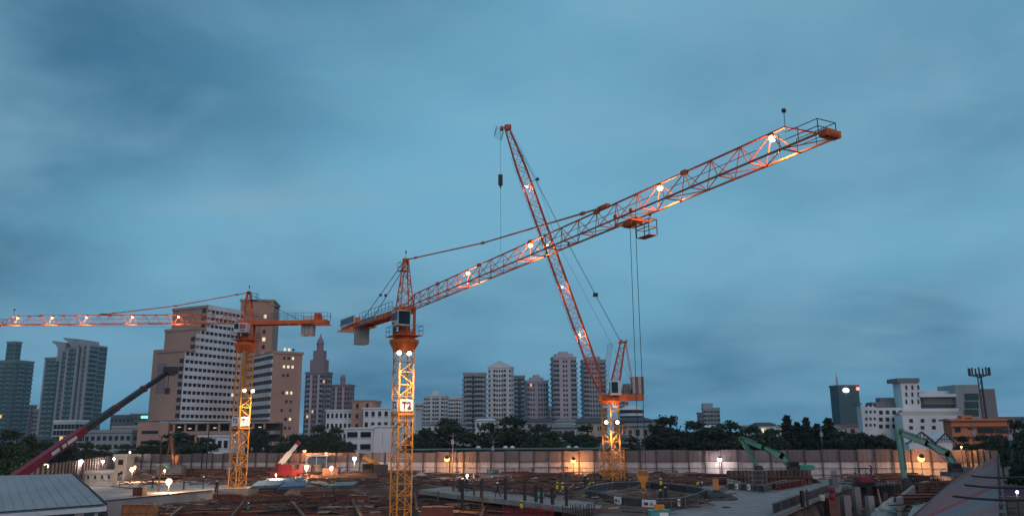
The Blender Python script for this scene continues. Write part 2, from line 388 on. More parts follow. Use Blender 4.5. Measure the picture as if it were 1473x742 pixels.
def hammerhead(label, txt, c, z0, psi, ring_z, jib_z, d, Lj, incl, head_z, Lc, cincl, w, jh, jw, nsec, nsect, sbay, pend_px, lamp_px, signs_z, colm, jibm, lampE, trolley_px=None, tie2=None):
    c = V2(c); d = V2(d).normalized(); n = Vector((-d.y, d.x, 0))
    th = thing('tower_crane', (c.x, c.y, z0), label, 'tower crane', 'tower cranes on the site')
    MB().obox(c-Vector((w, w, 0))*1.4, (1, 0), w*2.8, (0, 1), w*2.8, z0-0.6, z0+0.35).build('foundation_block', 'concrete', th)
    mast_top = ring_z-1.3
    u, v, cor = lattice_mast(th, 'mast_section', c, psi, w, z0+0.3, mast_top, nsec, 0.10, 0.048, colm)
    Z = lambda z: Vector((0, 0, z))
    # working collars
    for zc in signs_z:
        mb = MB()
        for i in range(4): mb.bar(cor[i]+Z(zc-0.95), cor[(i+1) % 4]+Z(zc-0.95), 0.16)
        mb.build('mast_collar', colm, th)
    # slewing unit: flared drum, platform with railing, turret
    MB().lathe(c, [(w*0.62, mast_top-0.25), (w*0.78, mast_top+0.1), (w*0.98, ring_z-0.55), (w*0.98, ring_z-0.25), (w*0.72, ring_z-0.1), (w*0.72, ring_z+0.15)], 16).build('slewing_ring', jibm, th)
    pl = MB(); k = w*0.62+0.62; q = [c+d*(a*k)+n*(b*k*0.95) for a, b in ((-1, -1), (1, -1), (1, 1), (-1, 1))]
    pl.slab([x+Z(ring_z+0.24) for x in q], 0.08)
    p1 = pl.build('service_platform', jibm, th); rb = MB(); railing(rb, [x+Z(ring_z+0.24) for x in q], 1.05, 0.028, True); rb.build('railing', 'steel_dark', p1)
    tb = MB(); tw = w*0.5
    for a, b in ((-1, -1), (1, -1), (1, 1), (-1, 1)): tb.bar(c+d*(a*tw)+n*(b*tw)+Z(ring_z+0.2), c+d*(a*tw)+n*(b*tw)+Z(jib_z+0.4), 0.22)
    tb.obox(c-d*tw-n*tw, d, tw*2, n, tw*2, ring_z+0.25, ring_z+0.75); tb.obox(c-d*tw-n*tw, d, tw*2, n, tw*2, jib_z-0.35, jib_z+0.38)
    tb.obox(c-d*tw*0.4-n*tw*0.4, d, tw*0.8, n, tw*0.8, ring_z+0.7, jib_z-0.3)
    tb.build('turret', jibm, th)
    # cab, hung at the front side of the turret
    cw, cdp, ch = 1.55, 1.9, jib_z-ring_z-1.45
    cz0 = ring_z+1.15; side = -1 if txt == 'T2' else 1
    co = c+d*(tw*0.55 if txt == 'T2' else -0.8)+n*(side*(0.95 if txt == 'T2' else 1.75))
    cab = MB().obox(co-n*(cw/2)*1.0, d, cdp, n, cw, cz0, cz0+ch).build('operator_cab', 'white_paint', th)
    wb = MB(); fx = co+d*cdp
    wb.quad(fx-n*(cw/2-0.1)+d*0.03+Z(cz0+0.12), fx+n*(cw/2-0.1)+d*0.03+Z(cz0+0.12), fx+n*(cw/2-0.1)+d*0.03+Z(cz0+ch-0.12), fx-n*(cw/2-0.1)+d*0.03+Z(cz0+ch-0.12))
    sx = co+n*(side*(cw/2+0.03))
    wb.quad(sx+d*(cdp*0.62)+Z(cz0+ch*0.35), sx+d*(cdp-0.08)+Z(cz0+ch*0.35), sx+d*(cdp-0.08)+Z(cz0+ch-0.1), sx+d*(cdp*0.62)+Z(cz0+ch-0.1))
    wb.build('window', 'cab_glass', cab)
    lg = MB(); rr = random.Random(5)
    for i in range(3):
        for j in range(3):
            a0 = cdp*(0.08+0.16*i); b0 = cz0+ch*(0.38+0.17*j)
            lg.quad(sx+d*a0+Z(b0), sx+d*(a0+cdp*0.14)+Z(b0), sx+d*(a0+cdp*0.14)+Z(b0+ch*0.145), sx+d*a0+Z(b0+ch*0.145))
    lg.build('logo_panel', 'sign_navy' if txt == 'T2' else 'logo_red', cab)
    lg = MB().quad(sx+d*(cdp*0.10)+Z(cz0+ch*0.14), sx+d*(cdp*0.5)+Z(cz0+ch*0.14), sx+d*(cdp*0.5)+Z(cz0+ch*0.24), sx+d*(cdp*0.10)+Z(cz0+ch*0.24)); lg.build('logo_strip', 'sign_navy', cab)
    # tower head
    hb = MB(); hw = w*0.46; tp = 0.22; zb = jib_z+0.35
    leg = []
    for a, b in ((-1, -1), (1, -1), (1, 1), (-1, 1)):
        p = c+d*(a*hw)+n*(b*hw)+Z(zb); q = c+d*(a*tp)+n*(b*tp)+Z(head_z); leg.append((p, q)); hb.bar(p, q, 0.085)
    K = 6
    for k in range(K):
        for i in range(4):
            p0, q0 = leg[i]; p1_, q1 = leg[(i+1) % 4]
            hb.bar(p0.lerp(q0, k/K), p1_.lerp(q1, k/K), 0.04)
            x, y = (p0.lerp(q0, k/K), p1_.lerp(q1, (k+1)/K)) if (i+k) % 2 else (p1_.lerp(q1, k/K), p0.lerp(q0, (k+1)/K)); hb.bar(x, y, 0.04)
    hb.box(c+Z(head_z), (0.6, 0.6, 0.35), math.atan2(d.y, d.x)); hb.bar(c+Z(head_z-0.1)+n*0.3, c+Z(head_z-0.1)-n*0.3, 0.22, 10)
    head = hb.build('tower_head', jibm, th)
    rb = MB(); e = [c-d*0.2+n*0.5, c-d*1.3+n*0.5, c-d*1.3-n*0.5, c-d*0.2-n*0.5]; railing(rb, [x+Z(head_z-1.15) for x in e], 1.0, 0.025); rb.slab([x+Z(head_z-1.15) for x in e], 0.05)
    rb.bar(c+Z(head_z), c+Z(head_z+1.0), 0.025); rb.box(c+Z(head_z+0.95), (0.14, 0.14, 0.3)); rb.build('head_platform', 'steel_dark', head)
    # jib: triangular truss, one part per section
    jb = c+d*(tw)+Z(jib_z); Lt = Lj-tw
    top = lambda s: jb+d*s+Z(jh+incl*s); bl = lambda s: jb+d*s-n*(jw/2)+Z(incl*s); br = lambda s: jb+d*s+n*(jw/2)+Z(incl*s)
    nb = int(round(Lt/sbay)); bay = Lt/nb; per = math.ceil(nb/nsect)
    for s0 in range(0, nb, per):
        s1 = min(nb, s0+per); mb = MB(); a, b = s0*bay, s1*bay
        last = s1 == nb
        ta = a if s0 else bay*0.9; tb_ = b-bay*0.5 if not last else b-bay*1.1
        mb.bar(top(ta-(bay*0.5 if s0 else 0)), top(tb_), 0.075, 6); mb.bar(bl(a), bl(b), 0.068); mb.bar(br(a), br(b), 0.068)
        for k in range(s0, s1):
            x, y = k*bay, (k+1)*bay; m_ = (x+y)/2
            if k == 0: mb.bar(bl(x), top(bay*0.9), 0.055); mb.bar(br(x), top(bay*0.9), 0.055); m_ = bay*0.9
            if k < nb-1:
                for f in (bl, br):
                    if k: mb.bar(f(x), top(m_), 0.036)
                    mb.bar(top(m_), f(y), 0.036)
            mb.bar(bl(x), br(x), 0.045); mb.bar(*((bl(x), br(y)) if k % 2 else (br(x), bl(y))), 0.035)
        if last:
            e = (nb-1.6)*bay; mb.bar(top(e+bay*0.5), bl(b), 0.055); mb.bar(top(e+bay*0.5), br(b), 0.055); mb.bar(bl(b), br(b), 0.08)
        sec = mb.build('jib_section', jibm, th)
        if not last: MB().box(top(tb_), (0.5, 0.26, 0.26), math.atan2(d.y, d.x)).build('splice', jibm, sec)
    tipo = MB(); b = nb*bay; tipo.bar(bl(b)+d*0.2+n*0.35, br(b)+d*0.2-n*0.35, 0.26, 10); tipo.box(jb+d*(b+0.15)+Z(incl*b), (0.5, jw*0.8, 0.35), math.atan2(d.y, d.x))
    tipo.build('tip_sheave', jibm, th)
    rb = MB(); a = b-2.6
    railing(rb, [bl(a)+Z(0.02), bl(b), br(b), br(a)+Z(0.02)], 0.8, 0.025); rb.bar(top(b-bay*1.1), top(b-bay*1.1)+Z(0.9), 0.02); rb.ball(top(b-bay*1.1)+Z(0.95), 0.14); rb.build('tip_railing', 'steel_dark', th)
    # walkway rope along the jib
    rp = MB(); rp.bar(jb+Z(-0.05)-n*jw*0.7-Z(0.5), jb+d*(Lt*0.72)+Z(incl*Lt*0.72-0.25), 0.018); rp.bar(top(bay)-Z(0.6), top(Lt-bay*2)-Z(0.6), 0.02); rp.build('trolley_rope', 'cable', th)
    # jib pendant
    ps = jib_s(jb, d, incl, jh, pend_px, Lt); pb = MB(); A = c+d*0.3+Z(head_z); B = top(ps)+Z(0.12)
    mid = A.lerp(B, 0.5)-Z(0.35); pb.bar(A, mid, 0.075, 6); pb.bar(mid, B, 0.075, 6)
    for t in (0.07, 0.5, 0.93): q = A.lerp(B, t)-Z(0.35*(1-abs(2*t-1))); pb.box(q, (0.5, 0.2, 0.22), math.atan2(d.y, d.x))
    pb.box(B, (1.2, 0.3, 0.28), math.atan2(d.y, d.x)); pb.build('jib_pendant', jibm, th)
    # counter jib
    kb = MB(); cj = c-d*(tw*0.9)+Z(jib_z); cw2 = 0.85
    CJ = lambda s, t, z=0: cj-d*s+n*t+Z(cincl*s+z)
    for t in (-cw2, cw2):
        kb.add([CJ(0, t-0.09, -0.35), CJ(Lc, t-0.09, -0.35), CJ(Lc, t+0.09, -0.35), CJ(0, t+0.09, -0.35), CJ(0, t-0.09, 0.2), CJ(Lc, t-0.09, 0.2), CJ(Lc, t+0.09, 0.2), CJ(0, t+0.09, 0.2)], [(0, 1, 2, 3), (4, 7, 6, 5), (0, 4, 5, 1), (1, 5, 6, 2), (2, 6, 7, 3), (3, 7, 4, 0)])
    kb.slab([CJ(0, -cw2+0.1, 0.15), CJ(Lc, -cw2+0.1, 0.15), CJ(Lc, cw2-0.1, 0.15), CJ(0, cw2-0.1, 0.15)], 0.06)
    kb.slab([CJ(Lc*0.62, -cw2-0.6, -0.30), CJ(Lc+0.1, -cw2-0.6, -0.30), CJ(Lc+0.1, cw2+0.6, -0.30), CJ(Lc*0.62, cw2+0.6, -0.30)], 0.12)
    i = 0.6
    while i < Lc: kb.bar(CJ(i, -cw2, -0.2), CJ(i, cw2, -0.2), 0.07); i += 1.6
    cjo = kb.build('counter_jib', jibm, th)
    rb = MB(); railing(rb, [CJ(0.8, -cw2-0.1, 0.2), CJ(Lc*0.62, -cw2-0.1, 0.2)], 1.05, 0.028); railing(rb, [CJ(0.8, cw2+0.1, 0.2), CJ(Lc, cw2+0.1, 0.2), CJ(Lc+0.3, 0, 0.2), CJ(Lc, -cw2-0.1, 0.2)], 1.05, 0.028); rb.build('railing', 'steel_dark', cjo)
    hz = MB(); hz.obox(CJ(Lc*0.9, -0.55), d, Lc*0.08, n, 1.1, jib_z+cincl*Lc+0.15, jib_z+cincl*Lc+1.25); hz.bar(CJ(Lc*0.87, -0.5, 0.75), CJ(Lc*0.87, 0.5, 0.75), 0.42, 12); hz.build('hoist_winch', jibm, th)
    for k in range(3):
        s = Lc*0.66+k*0.62
        blk = MB(); blk.obox(CJ(s, -0.75), -d, 0.56, n, 1.5, jib_z-(2.35 if txt == 'T2' else 1.95), jib_z-0.45+cincl*s); blk.build('counterweight', 'ballast', th)
    for t, side_ in ((-cw2-0.72, -1),):
        for (a, b, zz, hh, nm, ncol) in ((Lc*0.62, Lc*0.92, 0.02, 1.05, 'banner', 1), (Lc*0.30, Lc*0.60, -0.10, 0.42, 'banner', 0)):
            t_ = t if ncol else -cw2-0.14
            bn = MB().add([CJ(a, t_, zz), CJ(b, t_, zz), CJ(b, t_, zz+hh), CJ(a, t_, zz+hh), CJ(a, t_-0.04, zz), CJ(b, t_-0.04, zz), CJ(b, t_-0.04, zz+hh), CJ(a, t_-0.04, zz+hh)], [(0, 1, 2, 3), (4, 7, 6, 5), (0, 4, 5, 1), (3, 2, 6, 7), (0, 3, 7, 4), (1, 5, 6, 2)]).build(nm, 'white_paint', cjo)
            gl = MB(); x = b-(b-a)*0.05; rr = random.Random(9)
            if ncol: gl.quad(CJ(a+(b-a)*0.06, t_-0.06, zz+0.14), CJ(b-(b-a)*0.06, t_-0.06, zz+0.14), CJ(b-(b-a)*0.06, t_-0.06, zz+hh-0.14), CJ(a+(b-a)*0.06, t_-0.06, zz+hh-0.14)); gl.build('banner_field', 'banner_blue', bn if False else cjo)
            else:
                while x > a+0.5:
                    ww = rr.uniform(0.28, 0.5); gl.quad(CJ(x, t_-0.06, zz+0.08), CJ(x-ww, t_-0.06, zz+0.08), CJ(x-ww, t_-0.06, zz+hh-0.08), CJ(x, t_-0.06, zz+hh-0.08)); x -= ww+0.14
                gl.build('banner_marks', 'sign_navy', cjo)
    tb = MB()
    for t in (-0.6, 0.6): tb.bar(c-d*0.3+n*(t*0.4)+Z(head_z-0.3), CJ(Lc*0.62, t, 0.3), 0.04); q = (c+Z(head_z)).lerp(CJ(Lc*0.62, t, 0.3), 0.55); tb.box(q, (0.3, 0.12, 0.3))
    tb.build('counter_tie', 'cable', th)
    # signs on the mast
    for zc in signs_z:
        for nn, tang in ((-v, u), (-u, -v)):
            fc = c+nn*(w/2+0.13); sz = w*0.44
            so = MB().add([fc-tang*sz+Z(zc-sz*0.85), fc+tang*sz+Z(zc-sz*0.85), fc+tang*sz+Z(zc+sz*0.85), fc-tang*sz+Z(zc+sz*0.85), fc-nn*0.04-tang*sz+Z(zc-sz*0.85), fc-nn*0.04+tang*sz+Z(zc-sz*0.85), fc-nn*0.04+tang*sz+Z(zc+sz*0.85), fc-nn*0.04-tang*sz+Z(zc+sz*0.85)], [(0, 1, 2, 3), (7, 6, 5, 4), (0, 4, 5, 1), (3, 2, 6, 7), (0, 3, 7, 4), (1, 5, 6, 2)]).build('sign_board', 'sign_white', th)
            me = text_mesh(txt, w*0.62); me.materials.append(M('sign_purple'))
            inst('lettering', me, so, fc+nn*0.03+Z(zc), rot=facing(nn))
    # lamps: two on the mast head, the rest inside the jib
    for a in (-1, 1):
        lp = c-v*(w*0.5+0.55)+u*(a*w*0.36-w*0.36)+Z(mast_top-0.55) if txt == 'T2' else c-v*(w*0.5+0.5)+u*(a*w*0.42)+Z(signs_z[0]+4.4)
        flood(th, lp, lp-v*0.9-Z(2.2), 0.30, lampE[0]*0.05, WHITE, 'lamp_white', 150)
        light('mast_light', lp-v*0.9-Z(0.2), lampE[0], (1.0, 0.68, 0.30), 0.25, 76, Vector((c.x, c.y, z0)), 1.0)
    for px in lamp_px:
        s = jib_s(jb, d, incl, jh, px, Lt); k = round(s/bay-0.5); s = (k+0.5)*bay
        lp = top(s)-Z(0.30); flood(th, lp, lp+d*0.4-Z(1.2), 0.24, lampE[1], WARM, 'lamp_warm', None, 0.3, 0.55)
    if trolley_px:
        s = jib_s(jb, d, incl, 0, trolley_px, Lt); mb = MB(); zt = incl*s
        for a in (-0.9, 0.9):
            for b in (-jw/2-0.12, jw/2+0.12): mb.bar(jb+d*(s+a)+n*b+Z(zt+0.1), jb+d*(s+a)+n*b+Z(zt-0.55), 0.05); mb.bar(jb+d*(s+a)+n*(b-0.06)+Z(zt+0.1), jb+d*(s+a)+n*(b+0.06)+Z(zt+0.1), 0.18, 8)
            mb.bar(jb+d*(s+a)-n*(jw/2+0.12)+Z(zt-0.5), jb+d*(s+a)+n*(jw/2+0.12)+Z(zt-0.5), 0.08); mb.bar(jb+d*(s+a*0.7)-n*0.2+Z(zt-0.45), jb+d*(s+a*0.7)+n*0.2+Z(zt-0.45), 0.26, 10)
        for b in (-jw/2-0.12, jw/2+0.12): mb.bar(jb+d*(s-0.9)+n*b+Z(zt-0.5), jb+d*(s+0.9)+n*b+Z(zt-0.5), 0.07)
        mb.box(jb+d*(s-0.3)+Z(zt-0.45), (0.9, 0.5, 0.35), math.atan2(d.y, d.x))
        tr = mb.build('trolley', jibm, th)
        bk = MB(); e = [jb+d*(s-0.7)+n*(jw/2+0.15), jb+d*(s+0.7)+n*(jw/2+0.15), jb+d*(s+0.7)+n*(jw/2+0.85), jb+d*(s-0.7)+n*(jw/2+0.85)]
        railing(bk, [x+Z(zt-1.3) for x in e], 1.1, 0.035, True, 2); bk.slab([x+Z(zt-1.3) for x in e], 0.04); bk.build('maintenance_basket', jibm, tr)
        return th, jb+d*s+Z(zt-0.5), d
    return th, None, d

D2 = Vector((0.478, -0.878, 0))
hammerhead('tall orange tower crane with T2 signs and a floodlit yellow mast at centre', 'T2', P(579, 600, 92), -2.0, math.radians(33), 18.3, 21.45, D2, 60.0, 0.016, 27.4, 21.0, 0.016, 1.72, 1.45, 1.35, 7, 7, 2.45, 868,
    (1093, 933, 770, 676), (P(579, 583, 92).z,), 'crane_yellow', 'crane_orange', (7500, 420), 910)
_t2 = bpy.data.objects['tower_crane']
hammerhead('orange tower crane with T1 signs, its jib reaching out of frame to the left', 'T1', P(347, 600, 120), 0.0, math.radians(54), 21.2, 24.0, Vector((-1, 0.0, 0)), 37.0, 0.0, 28.6, 11.4, 0.012, 1.72, 1.35, 1.3, 7, 4, 1.75, 150,
    (30, 68, 118, 183, 265), (P(347, 606, 120).z,), 'crane_yellow', 'crane_orange', (5500, 260))

def luffer():
    c = V2((14.45, 122)); z0 = 0.0; psi = math.radians(38); w = 1.75
    th = thing('tower_crane', (c.x, c.y, z0), 'luffing tower crane with T3 sign and steeply raised boom crossing behind T2', 'tower crane', 'tower cranes on the site')
    Z = lambda z: Vector((0, 0, z))
    MB().obox(c-Vector((2.4, 2.4, 0)), (1, 0), 4.8, (0, 1), 4.8, z0-0.5, z0+0.4).build('foundation_block', 'concrete', th)
    u, v, cor = lattice_mast(th, 'mast_section', c, psi, w, z0+0.3, 12.2, 4, 0.11, 0.05, 'crane_yellow')
    # wider base frame around the lowest sections
    bb = MB()
    for a, b in ((-1, -1), (1, -1), (1, 1), (-1, 1)):
        p = c+u*(a*1.25)+v*(b*1.25); bb.bar(p+Z(0.3), p+Z(5.2), 0.09)
        q = c+u*(b*-1.25)+v*(a*1.25)
        for k in range(4): bb.bar(p+Z(0.4+k*1.2), q+Z(1.6+k*1.2), 0.05); bb.bar(p+Z(0.4+k*1.2), q+Z(0.4+k*1.2), 0.05)
    bb.build('climbing_frame', 'crane_yellow', th)
    # yellow catwalks half way up
    mb = MB(); zc = P(880, 624, 122).z
    e = [c+u*(a*2.4)+v*(b*2.4) for a, b in ((-1, -1), (1, -1), (1, 1), (-1, 1))]
    for i in range(4): mb.slab([e[i]+Z(zc), e[(i+1) % 4]+Z(zc), e[(i+1) % 4].lerp(c, 0.35)+Z(zc), e[i].lerp(c, 0.35)+Z(zc)], 0.08)
    cat = mb.build('catwalk', 'crane_yellow', th); rb = MB(); railing(rb, [x+Z(zc) for x in e], 1.2, 0.05, True); rb.build('railing', 'crane_yellow', cat)
    d = Vector((-1, 0, 0)); n = Vector((0, -1, 0))       # boom swings to the left, in the picture plane
    ring = 12.3
    MB().lathe(c, [(w*0.62, ring-0.5), (w*0.95, ring-0.1), (w*0.95, ring+0.35), (w*0.7, ring+0.5)], 16).build('slewing_ring', 'crane_orange', th)
    dk = MB(); dk.obox(c+d*1.7-n*1.1, -d, 6.6, n, 2.2, ring-0.05, ring+0.85); dk.obox(c+d*1.0-n*1.25, -d, 1.0, n, 2.5, ring+0.1, ring+0.52); dk.obox(c-d*3.2-n*1.0, -d, 1.6, n, 2.0, ring+0.2, ring+0.49)
    deck = dk.build('machinery_deck', 'crane_orange', th); rb = MB(); q = [c-d*0.5+n*1.1, c-d*4.9+n*1.1, c-d*4.9-n*1.1, c-d*0.5-n*1.1]; railing(rb, [x+Z(ring+0.85) for x in q], 1.05, 0.025); rb.build('railing', 'steel_dark', deck)
    cab = MB().obox(c+d*0.2+n*1.2, -d, 1.55, n, 1.5, ring+0.75, ring+2.75).build('operator_cab', 'white_paint', th)
    wb = MB(); a = c+d*0.2+n*2.73
    wb.quad(a-d*0.15+Z(ring+1.0), a-d*1.1+Z(ring+1.0), a-d*1.1+Z(ring+2.55), a-d*0.15+Z(ring+2.55)); b = c+d*0.23+n*1.3; wb.quad(b+Z(ring+0.9), b+n*1.3+Z(ring+0.9), b+n*1.3+Z(ring+2.6), b+Z(ring+2.6)); wb.build('window', 'cab_glass', cab)
    MB().obox(c-d*2.0-n*0.6, -d, 1.0, n, 1.2, ring+0.86, ring+2.4).build('electrical_cabinet', 'steel_grey', th)
    wi = MB(); wi.bar(c-d*3.7-n*0.7+Z(ring+1.4), c-d*3.7+n*0.7+Z(ring+1.4), 0.5, 12); wi.obox(c-d*3.2-n*0.8, -d, 1.0, n, 0.15, ring+0.86, ring+1.7); wi.obox(c-d*3.2+n*0.65, -d, 1.0, n, 0.15, ring+0.86, ring+1.7); wi.build('hoist_winch', 'steel_grey', th)
    for k in range(4):
        MB().obox(c-d*(3.3+k*0.42)-n*1.25, -d, 0.40, n, 2.4, ring+0.9+0.0, ring+3.4).build('counterweight', 'fence_pink' if k % 2 else 'ballast', th)
    # A-frame
    top = c-d*1.9+Z(21.0); ab = MB()
    for t in (-0.8, 0.8):
        f = c+d*0.1+n*t+Z(ring+0.85); g = c-d*1.2+n*t*0.9+Z(ring+0.85); tt = top+n*t*0.55
        ab.bar(f+Z(2.0)-d*0.4, tt, 0.10); ab.bar(f, f+Z(2.0)-d*0.4, 0.12); ab.bar(g+Z(0.0), tt-d*0.6-Z(0.3), 0.10); ab.bar(c-d*3.6+n*t+Z(ring+0.85), tt-d*0.75-Z(0.1), 0.055)
        ab.bar(tt, tt-d*0.75-Z(0.1), 0.12)
        for k in range(1, 6): ab.bar((f+Z(2)-d*0.4).lerp(tt, k/6), g.lerp(tt-d*0.6-Z(0.3), (k+0.5)/6), 0.045); ab.bar((f+Z(2)-d*0.4).lerp(tt, k/6), g.lerp(tt-d*0.6-Z(0.3), (k-0.3)/6), 0.045)
    for k in range(0, 7):
        ab.bar((c-d*0.3+n*0.8+Z(ring+2.85)).lerp(top+n*0.44, k/6), (c-d*0.3-n*0.8+Z(ring+2.85)).lerp(top-n*0.44, k/6), 0.05)
    ab.bar(top-n*0.7, top+n*0.7, 0.28, 10); ab.bar(top-d*0.75-n*0.6, top-d*0.75+n*0.6, 0.22, 10)
    ab.build('a_frame', 'crane_red', th)
    lad = MB(); l0 = c-d*0.0+n*0.2+Z(ring+1.5); l1 = top+d*2.3+Z(-0.6)
    l0 = c+d*0.6-n*0.3+Z(ring+2.5); l1 = top+d*1.6-n*0.3-Z(0.3)
    for t in (-0.35, 0.35): lad.bar(l0+d*t, l1+d*t, 0.03)
    for k in range(22): q = l0.lerp(l1, k/21); lad.bar(q-d*0.35, q+d*0.35, 0.025); lad.path([q-d*0.35, q-d*0.3+n*0.6, q+d*0.3+n*0.6, q+d*0.35], 0.02, 4)
    lad.build('caged_ladder', 'steel_grey', th)
    # boom
    pv = c+d*1.2+Z(ring+1.2); tip = P(729, 184, 122); tip.y = c.y
    ax = (tip-pv); Lb = ax.length; ax.normalize(); up = Vector((0, -1, 0)).cross(ax); up = Vector((-ax.z, 0, ax.x)) if False else Vector((ax.z, 0, -ax.x))   # up: normal of boom towards the right/top side
    hw = 0.72; nb = 30; bay = Lb/nb
    def wd(s):
        if s < 4: return 0.45+0.55*s/4
        if s > Lb-7: return 0.45+0.55*(Lb-s)/7
        return 1.0
    ch = lambda s, a, b: pv+ax*s+n*(a*hw*wd(s))+up*(b*hw*wd(s))
    for s0 in range(0, nb, 5):
        mb = MB()
        for a, b in ((-1, -1), (1, -1), (1, 1), (-1, 1)):
            for k in range(s0, s0+5): mb.bar(ch(k*bay, a, b), ch((k+1)*bay, a, b), 0.10, 5)
        for k in range(s0, s0+5):
            x, y = k*bay, (k+1)*bay; fl = k % 2
            for (p, q) in (((-1, -1), (1, -1)), ((1, -1), (1, 1)), ((1, 1), (-1, 1)), ((-1, 1), (-1, -1))):
                mb.bar(ch(x, *p), ch(x, *q), 0.042); mb.bar(*((ch(x, *p), ch(y, *q)) if fl else (ch(x, *q), ch(y, *p))), 0.045)
        mb.build('boom_section', 'crane_red', th)
    tp = MB(); tp.bar(tip-n*0.5, tip+n*0.5, 0.42, 12); tp.bar(tip-n*0.4+d*0.8-Z(0.1), tip+n*0.4+d*0.8-Z(0.1), 0.3, 12); tp.bar(tip, tip+d*0.9, 0.12); tp.box(tip+up*0.5, (0.5, 0.8, 0.5)); tp.build('tip_sheave', 'crane_red', th)
    bk = MB(); e = [tip+d*0.9-Z(2.0)-n*0.45, tip+d*2.0-Z(1.3)-n*0.45, tip+d*2.0-Z(1.3)+n*0.45, tip+d*0.9-Z(2.0)+n*0.45]
    for x in e: bk.bar(x, x+Z(1.4)-d*0.35, 0.035)
    for k in range(0, 6):
        for i in range(4): bk.bar(e[i]+(Z(1.4)-d*0.35)*(k/5), e[(i+1) % 4]+(Z(1.4)-d*0.35)*(k/5), 0.022)
    bk.build('tip_basket', 'steel_dark', th)
    sp = MB()
    for k in range(0, 26): q = ch(8+k*(Lb-12)/26, 0.4, -1); sp.bar(q, q-up*0.38, 0.03); 
    for k in range(0, 25): sp.bar(ch(8+k*(Lb-12)/26, 0.4, -1)-up*0.38, ch(8+(k+1)*(Lb-12)/26, 0.4, -1)-up*0.38, 0.02)
    sp.build('boom_walkway_rail', 'steel_dark', th)
    # luffing pendants and ropes
    pr = MB(); B = ch(Lb-0.8, 0, 1)
    conn = top.lerp(B, 0.22)-Z(0.2)
    for t in (-0.32, 0.32):
        for a, b in ((top+n*t, conn+n*t), (conn+n*t, top.lerp(B, 0.47)-Z(0.35)+n*t), (top.lerp(B, 0.47)-Z(0.35)+n*t, B+n*t)): pr.bar(a, b, 0.028)
    pr.box(conn, (0.7, 0.8, 0.5)); pr.box(top.lerp(B, 0.46)-Z(0.3), (0.3, 0.75, 0.3)); pr.bar(ch(Lb*0.78, 0, 1), ch(Lb*0.78, 0, 1)+up*1.0, 0.05); pr.box(ch(Lb*0.78, 0, 1)+up*1.1, (0.5, 0.4, 0.4)); pr.bar(ch(Lb*0.88, 0, 1), ch(Lb*0.88, 0, 1)+up*0.45, 0.07)
    pr.bar(c-d*3.7+Z(ring+1.9), ch(Lb*0.55, 0, 1)+up*0.6, 0.022); pr.bar(ch(Lb*0.55, 0, 1)+up*0.6, ch(Lb*0.78, 0, 1)+up*1.0, 0.022); pr.bar(ch(Lb*0.78, 0, 1)+up*1.0, tip+up*0.5, 0.022)
    pr.build('luffing_pendant', 'cable', th)
    rp = MB(); h0 = tip+d*1.05
    hz_ = P(727, 262, 122).z; rp.bar(h0-Z(0.1), Vector((h0.x, h0.y, hz_+1.2)), 0.03); rp.bar(Vector((h0.x, h0.y, hz_-0.9)), Vector((h0.x, h0.y, P(728, 362, 122).z)), 0.03); rp.build('hoist_rope', 'cable', th)
    hk = MB(); hk.obox((h0.x-0.35, h0.y-0.25), (1, 0), 0.7, (0, 1), 0.5, hz_-0.5, hz_+1.2); hk.bar((h0.x, h0.y, hz_-0.5), (h0.x, h0.y, hz_-0.95), 0.14, 6); hk.build('hook_block', 'steel_dark', None, 'small dark hook block hanging high up from the T3 boom tip', 'hook block', at=(h0.x, h0.y, hz_-0.95))
    # sign
    zc = P(875, 581, 122).z
    for nn, tang in ((-v, u), (-u, -v)):
        fc = c+nn*(w/2+0.15); sz = 0.52
        so = MB().add([fc-tang*sz+Z(zc-sz), fc+tang*sz+Z(zc-sz), fc+tang*sz+Z(zc+sz), fc-tang*sz+Z(zc+sz), fc-nn*0.04-tang*sz+Z(zc-sz), fc-nn*0.04+tang*sz+Z(zc-sz), fc-nn*0.04+tang*sz+Z(zc+sz), fc-nn*0.04-tang*sz+Z(zc+sz)], [(0, 1, 2, 3), (7, 6, 5, 4), (0, 4, 5, 1), (3, 2, 6, 7), (0, 3, 7, 4), (1, 5, 6, 2)]).build('sign_board', 'sign_white', th)
        me = text_mesh('T3', 0.72); me.materials.append(M('sign_purple')); inst('lettering', me, so, fc+nn*0.03+Z(zc), rot=facing(nn))
    for px in (872, 888):
        lp = P(px, 607, 122-1.9); flood(th, lp, lp-Vector((0, 1.2, 1.5)), 0.30, 700, WHITE, 'lamp_white', 150)
        light('mast_light', lp-Z(0.3)-Vector((0, 0.3, 0)), 3500, (1.0, 0.74, 0.36), 0.2, 90, (c.x, c.y, 0), 1.0)
    light('mast_light', c+Vector((0.3, -1.9, 9.6)), 500, (1.0, 0.6, 0.3), 0.2, 100, c+Vector((0, -0.4, 14)))
    for px, py in ((762, 268), (790, 352), (813, 412), (837, 480)):
        s = (P(px, py, 122).z-pv.z)/ax.z; lp = ch(s, 0.1, -0.3); flood(th, lp, lp-ax*1.0+n*0.3, 0.19, 420, WARM, 'lamp_warm', None)
luffer()

